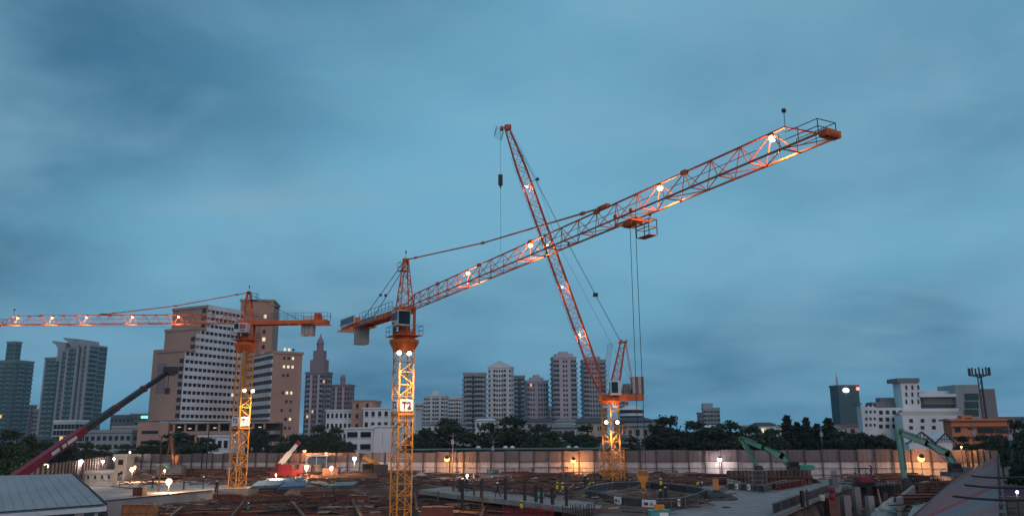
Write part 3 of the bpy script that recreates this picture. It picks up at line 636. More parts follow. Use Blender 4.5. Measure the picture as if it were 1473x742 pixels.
# hook block of T2, hanging over the site
tr = None
tro = [o for o in bpy.data.objects if o.name.startswith('trolley') and 'rope' not in o.name][0]
vsum = Vector((0, 0, 0)); 
for q in tro.data.vertices: vsum += q.co
tp = vsum/len(tro.data.vertices)+org(tro)
hz = P(933, 690, tp.y).z
nn = Vector((-D2.y, D2.x, 0)).normalized(); ho = Vector((tp.x, tp.y, 0))
hk = thing('hook_block', (ho.x, ho.y, hz-0.85), 'large orange hook block with open hook hanging from T2 above the barriers', 'hook block')
hx = Vector((1, 0, 0)); hy = Vector((0, 1, 0)); b0 = ho+Vector((0, 0, hz))
prof = [(-0.32, 0.62), (0.32, 0.62), (0.34, 0.2), (0.27, -0.02), (0.13, -0.22), (0.10, -0.5), (-0.10, -0.5), (-0.13, -0.22), (-0.27, -0.02), (-0.34, 0.2)]
MB().extr(prof[::-1], b0-hy*0.14, hx, Vector((0, 0, 1)), hy, 0.28).build('block', 'hook_orange', hk)
sb = MB()
for sx_ in (-0.15, 0.15): sb.bar(b0+hx*sx_-hy*0.17+Vector((0, 0, 0.45)), b0+hx*sx_+hy*0.17+Vector((0, 0, 0.45)), 0.16, 12)
sb.build('sheave', 'rust_orange', hk)
cv = [b0+Vector((0.16*math.sin(a), 0, -0.66-0.16*math.cos(a)+0.02)) for a in [math.radians(x) for x in range(180, -110, -25)]]
MB().path([b0-Vector((0, 0, 0.45))]+cv, 0.05, 6).build('hook', 'hook_orange', hk)
rp = MB()
for t in (-0.30, 0.30): rp.bar(tp+D2*t-Vector((0, 0, 0.2)), b0+hx*(t*0.75)+Vector((0, 0, 0.55)), 0.022, 5)
rp.build('hoist_rope', 'cable', _t2)
MB().bar(b0-Vector((0, 0, 0.8)), b0-Vector((0, 0, 2.6)), 0.02).build('sling', 'rust_orange', hk)
# ------------------------------------------------------------------ perimeter fence
def corrugated(L_, h, t=0.014, pitch=0.22):
    mb = MB(); n = max(4, int(L_/pitch)); vs = []; fs = []
    for i in range(2*n+1):
        x = L_*i/(2*n); y = t if i % 2 else -t
        vs += [(x, y, 0), (x, y, h)]
    for i in range(2*n): fs.append((2*i, 2*i+2, 2*i+3, 2*i+1))
    return MB().add(vs, fs)
FENCE = [(1392, 646.5, 129), (1250, 645.5, 134), (1100, 646.5, 138), (930, 647.3, 142), (760, 648.2, 147), (600, 650, 154), (450, 651, 162), (330, 651.5, 169), (192, 653, 178)]
def fence_run(name, label, pts, hsplit, mats_, bay, rail=True, group=None, cat='fence'):
    pts = [Vector(p) for p in pts]; th = thing(name, (pts[0].x, pts[0].y, 0), label, cat, group)
    seglen = [(b-a).xy.length for a, b in zip(pts, pts[1:])]; tot = sum(seglen); nb = max(1, round(tot/bay)); st = tot/nb
    def at(s):
        for a, b, l in zip(pts, pts[1:], seglen):
            if s <= l+1e-6: return a.lerp(b, s/l)
            s -= l
        return pts[-1]
    lo = corrugated(1, 1).mesh('lower_panel', mats_[1]); hi = corrugated(1, 1).mesh('upper_panel', mats_[0])
    pm = MB().box((0, 0, 0.5), (0.16, 0.2, 1.0)).mesh('post', mats_[2]); rl = MB()
    for k in range(nb):
        a, b = at(k*st), at((k+1)*st); dv = (b-a); ang = math.atan2(dv.y, dv.x); l = dv.xy.length
        H = (a.z+b.z)/2; hs = H*hsplit
        nrm = Vector((-dv.y, dv.x, 0)).normalized()
        if nrm.dot(Vector((0, 0, 0))-a) < 0: nrm = -nrm
        inst('lower_panel', lo, th, (a.x, a.y, 0.02), ang, (l, 1, hs-0.03))
        uo = nrm*0.10; inst('upper_panel', hi, th, (a.x+uo.x, a.y+uo.y, hs), ang, (l, 1, H-hs+R.uniform(-0.10, 0.08)))
        inst('post', pm, th, (a.x+nrm.x*0.28, a.y+nrm.y*0.28, 0), ang, (1, 1, H+0.03))
        if rail:
            for z in (0.25, 0.62, 1.02): 
                if z < 1: rl.bar(V2(a)+nrm*0.2+Vector((0, 0, hs*z)), V2(b)+nrm*0.2+Vector((0, 0, hs*z)), 0.05)
                else: rl.bar(V2(a)+nrm*0.24+Vector((0, 0, hs)), V2(b)+nrm*0.24+Vector((0, 0, hs)), 0.07)
    if rail: rl.build('rail', mats_[2], th)
    return th
fence_run('site_fence', 'long sheet metal site fence, mauve above and white below, along the back of the site', [P(*q) for q in FENCE], 0.60, ('fence_upper', 'fence_lower', 'fence_post'), 2.65)
lf = [P(192, 653.5, 178), P(150, 656.5, 150), P(110, 661, 122), P(70, 667, 100), P(20, 675, 84)]
fence_run('site_fence', 'dark brown sheet fence running behind the left shed roof', lf, 0.5, ('fence_upper', 'fence_upper', 'fence_post'), 2.8)
# right-hand covered hoarding: low inner wall with a long sloping sheet roof, running towards the viewer
rh = thing('hoarding', (40, 72, 0), 'long sloping hoarding roof of pink, red and grey sheets up the right edge', 'hoarding')
_i0, _i1, _o0, _o1 = G(1390, 690, 0), G(1345, 742, 0), G(1437, 660, 4.3), G(1446, 742, 4.3)
def hin(Y): t = (Y-_i1.y)/(_i0.y-_i1.y); return Vector((_i1.x+(_i0.x-_i1.x)*t, Y, 1.5))
def hout(Y): t = (Y-_o1.y)/(_o0.y-_o1.y); return Vector((_o1.x+(_o0.x-_o1.x)*t, Y, 4.3))
segs = [(112, 96, 'fence_pink'), (96, 92, 'fence_red'), (92, 78, 'fence_blue'), (78, 62, 'fence_pink'), (62, 60.5, 'fence_pink'), (60.5, 54, 'fence_pink'), (54, 50.5, 'fence_red'), (50.5, 47.5, 'fence_blue'), (47.5, 41, 'fence_blue'), (41, 22, 'fence_pink')]
for y0, y1, m_ in segs:
    k = max(1, round((y0-y1)/1.6))
    for i in range(k):
        a, b = y0+(y1-y0)*i/k, y0+(y1-y0)*(i+1)/k; c0, c1, c2, c3 = hin(a), hin(b)+Vector((0, 0, 0.0)), hout(b), hout(a); dz = Vector((0, 0, R.uniform(0, 0.02)))
        mb = MB(); nn_ = 5
        for q in range(nn_):                              # shallow ribs
            t0, t1 = q/nn_, (q+1)/nn_; up = Vector((0, 0, 0.015 if q % 2 else 0))
            mb.slab([c0.lerp(c1, t0)+dz+up, c0.lerp(c1, t1)+dz+up, c3.lerp(c2, t1)+dz+up, c3.lerp(c2, t0)+dz+up][::-1], 0.03)
        mb.build('roof_sheet', m_, rh)
        if i % 1 == 0: MB().add([c0-Vector((0, 0, 1.5)), c1-Vector((0, 0, 1.5)), c1-Vector((0, 0, 0.02)), c0-Vector((0, 0, 0.02))], [(0, 1, 2, 3)]).build('wall_sheet', 'fence_pink' if m_ != 'fence_lower' else 'fence_lower', rh)
pm = MB().box((0, 0, 0.5), (0.14, 0.16, 1.0)).mesh('post', 'fence_post')
for i in range(24): Y_ = 24+i*3.8; q = hout(Y_); inst('post', pm, rh, (q.x-0.1, q.y, 0), 0, (1, 1, 4.5)); q = hin(Y_); inst('post', pm, rh, (q.x-0.14, q.y, 0), 0, (1, 1, 1.5))
cp = MB(); cp.bar(hout(112)+Vector((0, 0, .05)), hout(22)+Vector((0, 0, .05)), 0.09); cp.bar(hin(112)+Vector((0, 0, .05)), hin(22)+Vector((0, 0, .05)), 0.07); cp.build('capping', 'fence_post', rh)
fence_run('site_fence', 'short end piece of mauve fence at the right corner', [P(1392, 646.5, 129), P(1436, 647, 116)], 0.60, ('fence_upper', 'fence_lower', 'fence_post'), 2.65)

# ------------------------------------------------------------------ buildings
def floors_of(z0, z1, fh): return max(1, int(round((z1-z0)/fh)))
def facade(parts, o, u, Lf, nrm, z0, z1, pattern, fh=3.2, lit=0.02, bal=0.9, rr=R, wfrac=0.62):
    """pattern letters per column: w window, b balcony with dark door behind, p pilaster, g glass strip, s solid"""
    nf = floors_of(z0, z1, fh); h = (z1-z0)/nf; nc = len(pattern); cw = Lf/nc; u = V2(u).normalized(); nrm = V2(nrm).normalized(); o = V2(o)
    Z = lambda z: Vector((0, 0, z))
    for i, ch in enumerate(pattern):
        a = o+u*(i*cw)
        if ch == 's': continue
        if ch == 'p': parts['pilaster'].obox(a+u*cw*0.1+nrm*0.004, u, cw*0.8, nrm, 0.5, z0, z1); continue
        for k in range(nf):
            zb = z0+k*h; x = rr.random()
            tgt = 'lit_window' if x < lit else 'window'
            if ch == 'w': p0, p1, q0, q1, dp = 0.5-wfrac/2, 0.5+wfrac/2, 0.32, 0.85, 0.06
            elif ch == 'g': p0, p1, q0, q1, dp = 0.04, 0.96, 0.12, 0.95, 0.06
            else: p0, p1, q0, q1, dp = 0.05, 0.95, 0.02, 0.86, 0.06
            A = a+u*(cw*p0)+nrm*dp; B = a+u*(cw*p1)+nrm*dp
            parts[tgt].quad(A+Z(zb+h*q0), B+Z(zb+h*q0), B+Z(zb+h*q1), A+Z(zb+h*q1))
            if ch == 'b': parts['balcony'].obox(a+u*cw*0.02+nrm*0.01, u, cw*0.96, nrm, bal, zb-0.1, zb+h*0.36)
def parts4(): return {k: MB() for k in ('pilaster', 'window', 'lit_window', 'balcony')}
def emit_parts(pt, th, mats_):
    for k, mb in pt.items():
        if mb.f: mb.build(k, mats_[k], th, kind='stuff')
DM = dict(pilaster='condo_white', window='window_dark', lit_window='window_warm', balcony='condo_white')
def tower(name, label, px0, px1, pytop, Y, yaw, wall, front, side, fh=3.2, ratio=0.7, crown=None, mats_=None, lit=0.004, pyref=None, cat='building', group='apartment towers on the skyline', parapet=True):
    pyref = pyref or (pytop+600)/2; A = P(px0, pyref, Y); B = P(px1, pyref, Y); zt = P((px0+px1)/2, pytop, Y).z
    Wt = B.x-A.x; yw = math.radians(yaw); w = Wt/(abs(math.cos(yw))+ratio*abs(math.sin(yw))); dp = w*ratio
    u = Vector((math.cos(yw), math.sin(yw), 0)); v = Vector((-math.sin(yw), math.cos(yw), 0))
    c = Vector(((A.x+B.x)/2, Y+dp/2, 0)); o = c-u*(w/2)-v*(dp/2)
    th = thing(name, (c.x, c.y, 0), label, cat, group); m_ = dict(DM); m_.update(mats_ or {})
    MB().obox(o, u, w, v, dp, -2, zt).build('wall', wall, th)
    pt = parts4(); rr = random.Random(hash(label) % 1000 if False else sum(map(ord, label)))
    facade(pt, o, u, w, -v, 2, zt-0.8, front, fh, lit, rr=rr)
    facade(pt, o+u*w, v, dp, u, 2, zt-0.8, side, fh, lit, rr=rr)
    facade(pt, o+v*dp, -v, dp, -u, 2, zt-0.8, side, fh, lit, rr=rr)
    emit_parts(pt, th, m_)
    cb = MB()
    if parapet: cb.obox(o-u*0.4-v*0.4, u, w+0.8, v, dp+0.8, zt+0.01, zt+1.2)
    if crown: crown(cb, o, u, v, w, dp, zt)
    if cb.f: cb.build('roof', mats_.get('roof', wall) if mats_ else wall, th)
    return th, o, u, v, w, dp, zt
def crown_steps(fr):
    def f(cb, o, u, v, w, dp, zt):
        for a, b, h0, h1 in fr: cb.obox(o+u*(w*a)+v*(dp*a*0.8), u, w*(b-a), v, dp*(1-1.6*a), zt+h0, zt+h1)
    return f
def crown_gable(h):
    def f(cb, o, u, v, w, dp, zt):
        Z = Vector((0, 0, zt+1.2)); a, b = o+Z, o+u*w+Z
        m_ = o+u*(w/2)+Z+Vector((0, 0, h)); cb.add([a, b, m_, a+v*dp, b+v*dp, m_+v*dp], [(0, 1, 2), (3, 5, 4), (0, 3, 4, 1), (1, 4, 5, 2), (2, 5, 3, 0)])
    return f
BG = 'apartment towers on the skyline'
T = tower
# left skyline
T('glass_tower', 'dark teal glass tower cut off by the left edge', -22, 30, 520, 620, -16, 'condo_teal', 'gbgbgbg', 'gbgb', mats_={'window': 'glass_teal', 'balcony': 'condo_teal', 'pilaster': 'condo_teal'}, lit=0.012)
T('apartment_tower', 'slim grey tower just right of the leftmost glass tower', 26, 46, 584, 700, -10, 'condo_mauve', 'wpw', 'ww', lit=0.006)
T('apartment_tower', 'pale narrow block low beside the winged twin tower', 46, 56, 590, 640, -10, 'condo_grey', 'ww', 'ww')
def winged(cb, o, u, v, w, dp, zt): pass
tw, o, u, v, w, dp, zt = T('winged_tower', 'teal triple tower with curved winged crowns on the left skyline', 58, 93, 516, 560, -14, 'condo_teal', 'pgbbgbbgp', 'gbbg', mats_={'window': 'glass_teal', 'balcony': 'condo_teal', 'pilaster': 'condo_grey'}, ratio=0.9)
def extra_mass(th, o, u, v, a, b, da, db, zt, wall, pat, side, m_):
    MB().obox(o+u*a+v*da, u, b-a, v, db-da, -2, zt).build('wall', wall, th); pt = parts4(); rr = random.Random(int(abs(a)*10)+3)
    facade(pt, o+u*a+v*da, u, b-a, -v, 2, zt-1, pat, 3.2, 0.008, rr=rr); facade(pt, o+u*b+v*da, v, db-da, u, 2, zt-1, side, 3.2, 0.008, rr=rr)
    emit_parts(pt, th, m_)
TM = dict(DM, window='glass_teal', balcony='condo_teal', pilaster='condo_grey')
X = lambda px, Y=560: P(px, 560, Y).x
wpx = w/ (93-58) if w else 1
def pxw(px): return (px-58)*(w/35)
extra_mass(tw, o, u, v, pxw(93.5), pxw(112), -2, 14, P(100, 505, 560).z, 'condo_teal', 'pgbg', 'gb', TM)
extra_mass(tw, o, u, v, pxw(112.5), pxw(137), -5, 14, P(125, 501, 560).z, 'condo_teal', 'pbgbp', 'gb', TM)
extra_mass(tw, o, u, v, pxw(137.5), pxw(153), -3, 14, P(145, 497, 560).z, 'condo_grey', 'pgp', 'bg', TM)
for (pa, pb, pt_, lean) in ((82, 98, 491, 6), (108, 126, 487, 8), (129, 144, 489, 7)):
    a, b = pxw(pa), pxw(pb); z0 = P(pa, 520, 560).z; z1 = P(pa, pt_, 560).z; h = z1-z0
    mb = MB(); q = o+u*a-v*1; prof = [(0, 0), (b-a, 0), (b-a, h*0.80), (b-a-0.6, h*0.93), ((b-a)*0.4, h*0.97), (-lean*0.75, h*1.04), (-lean*0.72, h*0.96), (-lean*0.25, h*0.84), (0.6, h*0.66), (0.9, h*0.3)]
    mb.extr(prof, q+Vector((0, 0, z0)), u, Vector((0, 0, 1)), v, 11); mb.build('crown_wing', 'condo_grey', tw)
th, o, u, v, w, dp, zt = T('glass_tower', 'small crown block on the leftmost glass tower roof', 2, 20, 493, 640, -16, 'condo_teal', 'g', 'g', mats_={'window': 'glass_teal'})
T('office_building', 'low white banded round-cornered building in front of the winged tower', 76, 116, 607, 430, -12, 'house_white', 'gggggg', 'ggg', fh=3.4, group='mid distance buildings', mats_={'window': 'window_dark'})
T('office_block', 'dark flat block behind the red boom tip', 158, 186, 599, 520, -10, 'condo_dark', 'wwww', 'ww', group='mid distance buildings')
T('office_block', 'low dark building with small green rooftop sign', 186, 222, 597, 560, -10, 'condo_dark', 'wwwww', 'ww', group='mid distance buildings')
gs = MB(); a, b = P(203, 599.5, 555), P(214, 599.5, 555); gs.box((a+b)/2, (b.x-a.x, 0.4, 1.6)); gs.build('rooftop_sign', 'sign_green', None, 'small lit green sign on the low dark building', 'sign', at=(a+b)/2)
T('house_row', 'grey flat-roofed houses at the left behind the trees', 120, 200, 622, 330, -8, 'condo_grey', 'wwwwwwww', 'ww', group='mid distance buildings')
T('house_row', 'pale low row of roofs near the brown building', 160, 235, 615, 420, -8, 'house_cream', 'wwwwwwww', 'ww', group='mid distance buildings')

# brown hospital-like block with stepped, banded wings
hb_ = thing('brown_building', (-112, 305, 0), 'large brown stepped building with white banded windows behind T1', 'building')
Zv = lambda z: Vector((0, 0, z))
u1 = Vector((0.45, 0.893, 0)); v1 = Vector((-0.893, 0.45, 0))
A3 = P(259, 603, 300); A3.z = 0
def on_u(px, base, u, py=603):                          # distance along u from base whose photo column is px
    return min((abs(proj(base+u*s+Zv(P(px, py, 300).z))[0]-px), s) for s in [i*0.25 for i in range(400)])[1]
s2 = on_u(273, A3, u1); s1_ = on_u(287, A3, u1); sE = on_u(341, A3, u1)
z3, z2, z1 = P(267, 505, 300).z, P(283, 473, 303).z, P(300, 441, 306).z
zb = P(259, 604, 300).z
wl = MB()
wl.obox(A3, u1, s2, v1, 15, zb, z3); wl.build('wall', 'brown_wall', hb_)
MB().obox(A3+u1*(s2+0.0), u1, s1_-s2, v1, 17, zb, z2).build('wall', 'brown_wall', hb_)
MB().obox(A3+u1*(s1_+0.0), u1, sE-s1_+8, v1, 19, zb, z1).build('wall', 'brown_wall', hb_)
MB().obox(A3+v1*15.02+u1*4, u1, 12, v1, 7, zb, z3+2).build('wall', 'brown_wall', hb_)
nf = 15; fh = (z1-zb)/nf
winm = MB().quad((0, 0, 0), (1, 0, 0), (1, 0, 1), (0, 0, 1)).mesh('window', 'window_dark'); winl = MB().quad((0, 0, 0), (1, 0, 0), (1, 0, 1), (0, 0, 1)).mesh('window', 'window_lit')
rw = random.Random(11); wcount = 0
def win(th, o, u, nrm, off, width, z, h, lit=0.012, depth=0.09, cut=300):
    global wcount
    wcount += 1
    p = V2(o)+V2(u).normalized()*off+V2(nrm).normalized()*depth
    return inst('window', winl if rw.random() < lit else winm, th, (p.x, p.y, z), math.atan2(u[1], u[0]), (width, 1, h))
n1 = -v1
band = MB()
for k in range(nf+1):
    z = zb+k*fh
    s0 = 0 if z < z3-fh*0.5 else (s2 if z < z2-fh*0.5 else s1_)
    if k == nf: s0 = s1_
    band.obox(A3+u1*s0+n1*0.002, u1, sE-s0, n1, 0.45, z-0.75 if k else z, z+0.85)
    if k < nf:
        nw = 13; cw_ = sE/nw; i0 = int(math.ceil(s0/cw_))
        for i in range(i0, nw): win(hb_, A3, u1, n1, i*cw_+cw_*0.14, cw_*0.72, z+0.87, fh-1.64)
band.build('white_band', 'white_band', hb_)
mull = MB()
for i in range(14): s = i*sE/13; zt_ = z3 if s < s2 else (z2 if s < s1_ else z1); mull.obox(A3+u1*(s-0.18)+n1*0.003, u1, 0.36, n1, 0.25, zb, zt_-0.2)
mull.build('mullion', 'white_band', hb_)
for k in range(nf):                                     # window columns on the brown end walls
    z = zb+k*fh+0.9
    if z < z3-2: win(hb_, A3+v1*2.6, -v1, -u1, 0, 2.2, z, 1.6); 
    elif z < z2-2: win(hb_, A3+u1*s2+v1*2.6, -v1, -u1, 0, 2.2, z, 1.6)
    else: win(hb_, A3+u1*s1_+v1*2.8, -v1, -u1, 0, 2.2, z, 1.6)
cor_ = MB(); 
for (s, l, z, dpt) in ((0, s2, z3, 15), (s2, s1_-s2, z2, 17), (s1_, sE-s1_+8, z1, 19)): cor_.obox(A3+u1*(s-0.3)-v1*0.3, u1, l+0.3, v1, dpt+0.5, z+0.01, z+1.0)
cor_.build('parapet', 'brown_wall', hb_)
mu = MB(); q = A3+v1*9-u1*0.06; mu.quad(q+v1*0+Zv(z3-15), q+v1*5+Zv(z3-15), q+v1*5+Zv(z3-4), q+v1*0+Zv(z3-4)); mu.build('faded_mural', 'condo_mauve', hb_)
# tall slab behind the inner corner
a, b = P(341, 520, 335), P(388, 520, 335); zt = P(366, 433, 335).z
MB().obox((a.x, 335), (1, 0.14), b.x-a.x, (-0.14, 1), 16, zb, zt).build('wall', 'brown_wall', hb_)
MB().obox((a.x-0.4, 334.6), (1, 0.14), b.x-a.x+0.8, (-0.14, 1), 16.8, zt+0.01, zt+0.9).build('parapet', 'brown_wall', hb_)
for k in range(15):
    z = zb+20+k*3.2
    if z < zt-6: win(hb_, (a.x+9.5, 335+1.3), (1, 0.14), (0.14, -1), 0, 1.2, z, 1.5, 0.45)
    if z < zt-6 and k % 2: win(hb_, (a.x+4.6, 335+0.65), (1, 0.14), (0.14, -1), 0, 0.8, z, 1.6, 0.4)
# right wing
C = P(388, 600, 305); C.z = 0; u2 = Vector((-0.6, 0.8, 0)); v2 = Vector((0.8, 0.6, 0)); zc = P(392, 508, 305).z; zw0 = P(392, 603, 305).z
MB().obox(C, u2, 32, v2, 11.6, -1, zc).build('wall', 'brown_wall', hb_)
MB().obox(C-u2*0.35-v2*0.35, u2, 32, v2, 12.3, zc+0.01, zc+1.0).build('parapet', 'brown_wall', hb_)
nf2 = 8; fh2 = (zc-zw0)/nf2; band = MB(); n2 = -v2
for k in range(nf2+1):
    z = zw0+k*fh2; band.obox(C+n2*0.002, u2, 31, n2, 0.45, z-0.75 if k else z, z+0.85 if k < nf2 else z-0.05)
    if k < nf2:
        for i in range(8): win(hb_, C+u2*31, -u2, n2, 31-(i+1)*3.0+0.5, 2.2, z+0.87, fh2-1.64)
band.build('white_band', 'white_band', hb_)
for k in range(12):                                     # lit stairwell windows on the right end wall
    z = zw0-11+k*3.25
    for (off, ww) in ((4.0, 0.8), (5.6, 0.95), (7.4, 0.8)):
        if rw.random() < 0.85: win(hb_, C, v2, -u2, off, ww, z+0.9, 1.0, (0.7 if off < 7 else 0.5) if off > 5 else 0.15)
# car-park podium with open decks
Q0 = P(196, 640, 296); Q1 = P(392, 640, 296); pl = Q1.x-Q0.x; zp = P(300, 606, 296).z
MB().obox((P(196, 640, 297).x, 297), (1, 0), 11, (0, 1), 14, -1, zp).build('podium_wall', 'brown_wall', hb_)
nd_ = 3; dh = (zp-1.0)/nd_
MB().obox((Q0.x+11.05, 305), (1, 0), pl-11.05, (0, 1), 10, -1, zp-0.5).build('podium_core', 'roof_dark', hb_)
for k in range(nd_+1):
    MB().obox((Q0.x+11.05, 297), (1, 0), pl-11, (0, 1), 8, 0.6+k*dh-0.3, 0.6+k*dh+1.0 if k < nd_ else 0.6+k*dh+0.2).build('podium_deck', 'brown_wall', hb_)
cl = MB()
for i in range(9): cl.obox((Q0.x+12+i*(pl-12)/9, 297.3), (1, 0), 0.7, (0, 1), 0.7, -1, zp-0.3)
cl.build('podium_column', 'brown_wall', hb_)
for i, (px, py) in enumerate(((237, 614), (242, 614), (258, 614), (290, 622), (301, 621), (309, 615), (322, 622), (273, 616), (363, 615), (374, 614), (335, 629), (381, 622), (268, 621))):
    p = P(px, py, 299.5); MB().box(p, (1.0, 0.3, 0.30)).build('deck_lamp', 'window_lit', hb_)
ex = MB(); 
for k in range(3): win(hb_, (P(204, 620, 297).x, 297), (1, 0), (0, -1), 0, 6.0, 1.4+k*3.6, 1.1, 0)
# towers right of the brown building
def spire(cb, o, u, v, w, dp, zt):
    cb.obox(o+u*w*0.15+v*dp*0.15, u, w*0.7, v, dp*0.7, zt+1.2, zt+9); cb.obox(o+u*w*0.25+v*dp*0.25, u, w*0.5, v, dp*0.5, zt+9, zt+15); c = o+u*w*0.5+v*dp*0.5
    cb.lathe(c, [(w*0.16, zt+15), (w*0.16, zt+19), (w*0.19, zt+19.3), (w*0.13, zt+22), (w*0.04, zt+24), (0.3, zt+26)], 10)
T('crowned_tower', 'tall grey tower with stepped crown and small dome right of the brown building', 437, 473, 537, 520, -14, 'condo_mauve', 'wbpwwpbw', 'wbw', crown=spire, mats_={'balcony': 'condo_grey', 'pilaster': 'condo_pink'}, lit=0.01)
def lantern(cb, o, u, v, w, dp, zt):
    c = o+u*w*0.5+v*dp*0.5; cb.lathe(c, [(w*0.13, zt+1), (w*0.13, zt+5), (w*0.16, zt+5.2), (w*0.10, zt+7.5), (0.2, zt+8)], 10)
T('crowned_tower', 'short mauve tower with lantern top left of the T2 mast', 474, 506, 555, 560, -10, 'condo_mauve', 'wwpwwpww', 'www', crown=lantern, mats_={'pilaster': 'condo_pink', 'balcony': 'condo_mauve'}, lit=0.008)
# white flats beside T2
def flats(name, label, px0, px1, pyt, pyb, Y, yaw, wall, cols, rows, group='low houses behind the fence', dpt=12, lit=0.02, roof=None, wfr=0.62, cat='building'):
    A, B = P(px0, (pyt+pyb)/2, Y), P(px1, (pyt+pyb)/2, Y); zt = P((px0+px1)/2, pyt, Y).z; z0 = max(0.0, P((px0+px1)/2, pyb, Y).z); yw = math.radians(yaw)
    u = Vector((math.cos(yw), math.sin(yw), 0)); v = Vector((-math.sin(yw), math.cos(yw), 0)); w = (B.x-A.x)/math.cos(yw)
    o = Vector((A.x, Y, 0)); th = thing(name, (o.x, o.y, 0), label, cat, group)
    MB().obox(o, u, w, v, dpt, -0.5, zt).build('wall', wall, th)
    MB().obox(o-u*0.3-v*0.3, u, w+0.6, v, dpt+0.6, zt+0.01, zt+0.5).build('roof', roof or wall, th)
    h = (zt-z0)/rows; cw_ = w/cols
    sill = MB()
    for r in range(rows):
        for i in range(cols):
            win(th, o, u, -v, i*cw_+cw_*(1-wfr)/2, cw_*wfr, z0+r*h+h*0.33, h*0.45, lit)
            sill.obox(o+u*(i*cw_+cw_*(1-wfr)/2-0.1)-v*0.005, u, cw_*wfr+0.2, -v, 0.25, z0+r*h+h*0.33-0.18, z0+r*h+h*0.33-0.02)
    sill.build('sill', wall, th, kind='stuff')
    sd = MB()
    return th, o, u, v, w, zt
flats('apartment_block', 'white flats with dark square windows left of the T2 mast', 468, 506, 591, 650, 270, -4, 'house_white', 6, 4, wfr=0.55)
flats('apartment_block', 'plain brown stair tower between two white blocks left of T2', 506, 535, 577, 650, 266, -4, 'brown_wall', 2, 5, wfr=0.25, lit=0.3)
flats('apartment_block', 'white four-storey flats directly behind the T2 mast', 522, 598, 588, 650, 262, -3, 'house_white', 8, 4, wfr=0.5)
sh, o, u, v, w, zt = flats('shop_house', 'weathered white shop house with open dark balconies left of T2', 497, 536, 617, 652, 220, -4, 'house_white', 2, 2, wfr=0.78)
flats('shop_house', 'blank bluish side wall of the shop house behind T2 mast', 536, 565, 614, 652, 221, -4, 'house_white', 1, 1, wfr=0.01)
flats('low_house', 'low pale blue house behind the fence left of the T1 mast', 285, 330, 628, 652, 230, -3, 'house_white', 5, 1)
# centre skyline
cs = [('pale blue-white slab just right of the T2 mast', 597, 609, 580, 640, 'condo_white', 'bwb', 'ww', None),
      ('broad white tower with three balcony stacks right of T2', 609, 644, 570, 660, 'condo_white', 'bwbpbwbpbw', 'bw', crown_steps(((0.35, 0.65, 1.2, 4.5),))),
      ('white tower tucked left of the dark-balconied one', 645, 665, 572, 690, 'condo_white', 'wbwbw', 'ww', None),
      ('dark-balconied grey tower with slanted top', 666, 699, 538, 540, 'condo_grey', 'wbbgbbbw', 'bbw', None),
      ('tall white tower with shallow gabled roof', 702, 739, 529, 560, 'condo_white', 'wpbwwwbpw', 'wbw', crown_gable(4)),
      ('narrow dark teal tower between the gabled and the pink towers', 739, 755, 542, 600, 'condo_teal', 'bgb', 'gg', None),
      ('pink and grey mid-height tower right of the gabled one', 755, 789, 549, 560, 'condo_pink', 'bwwpwwwb', 'bw', crown_steps(((0.2, 0.8, 1.2, 3.2), (0.36, 0.64, 3.2, 5.0)))),
      ('tall pink-centred tower with grey balcony edges', 794, 830, 515, 540, 'condo_pink', 'bbswwsbb', 'bbw', crown_steps(((0.12, 0.88, 1.2, 3.0), (0.3, 0.7, 3.0, 4.6)))),
      ('tall grey tower partly hidden by the T3 boom', 838, 872, 519, 560, 'condo_grey', 'bbwwwwbb', 'bbw', crown_steps(((0.2, 0.8, 1.2, 3.2),))),
      ('pinkish block behind the T3 machinery deck', 889, 905, 560, 700, 'condo_pink', 'wbw', 'ww', None),
      ('thin grey slab between the pink towers', 789, 794, 586, 700, 'condo_grey', 'ww', 'w', None),
      ('lone grey block with stepped top over the right trees', 1012, 1037, 588, 640, 'condo_grey', 'bwbwb', 'ww', crown_steps(((0.0, 0.6, 1.2, 4.5),))),
      ('lower podium block left of the lone grey tower', 1004, 1013, 595, 640, 'condo_dark', 'ww', 'w', None)]
for (lb, a, b, t, Y, wl_, fr, sd_, cr) in cs:
    T('apartment_tower', lb, a, b, t, Y, R.uniform(-9, 9) if a > 660 else -8, wl_, fr, sd_, crown=cr, mats_={'balcony': 'condo_white' if wl_ == 'condo_white' else 'condo_grey', 'pilaster': wl_}, lit=0.004)
# slanted top of the dark-balconied tower
def tri_roof(px0, px1, pyl, pyr, Y, matn, label):
    pass
# domed round building
p = P(908, 605, 420); zr = P(908, 600, 420).z; rb3 = thing('round_building', (p.x, 420, 0), 'round white building with ring of windows right of the T3 mast', 'building', 'mid distance buildings')
rad = (P(926, 600, 420).x-P(890, 600, 420).x)/2; zt = P(908, 592, 420).z
MB().lathe((p.x, 420, 0), [(rad*1.25, 0), (rad*1.25, zr-2), (rad, zr-2), (rad, zt), (rad*0.9, zt+0.8), (rad*0.6, zt+2.6), (0.5, zt+3.2)], 28).build('wall', 'house_white', rb3)
for ring in range(2):
    for i in range(28):
        a = 2*math.pi*i/28
        if math.sin(a) < 0.2:
            o_ = Vector((p.x+math.cos(a)*rad*1.0, 420+math.sin(a)*rad*1.0, 0)); t_ = Vector((-math.sin(a), math.cos(a), 0)); win(rb3, o_-t_*0.75, t_, (math.cos(a), math.sin(a)), 0, 1.5, zr-1.0+ring*3.0, 1.7, 0.0, 0.08)
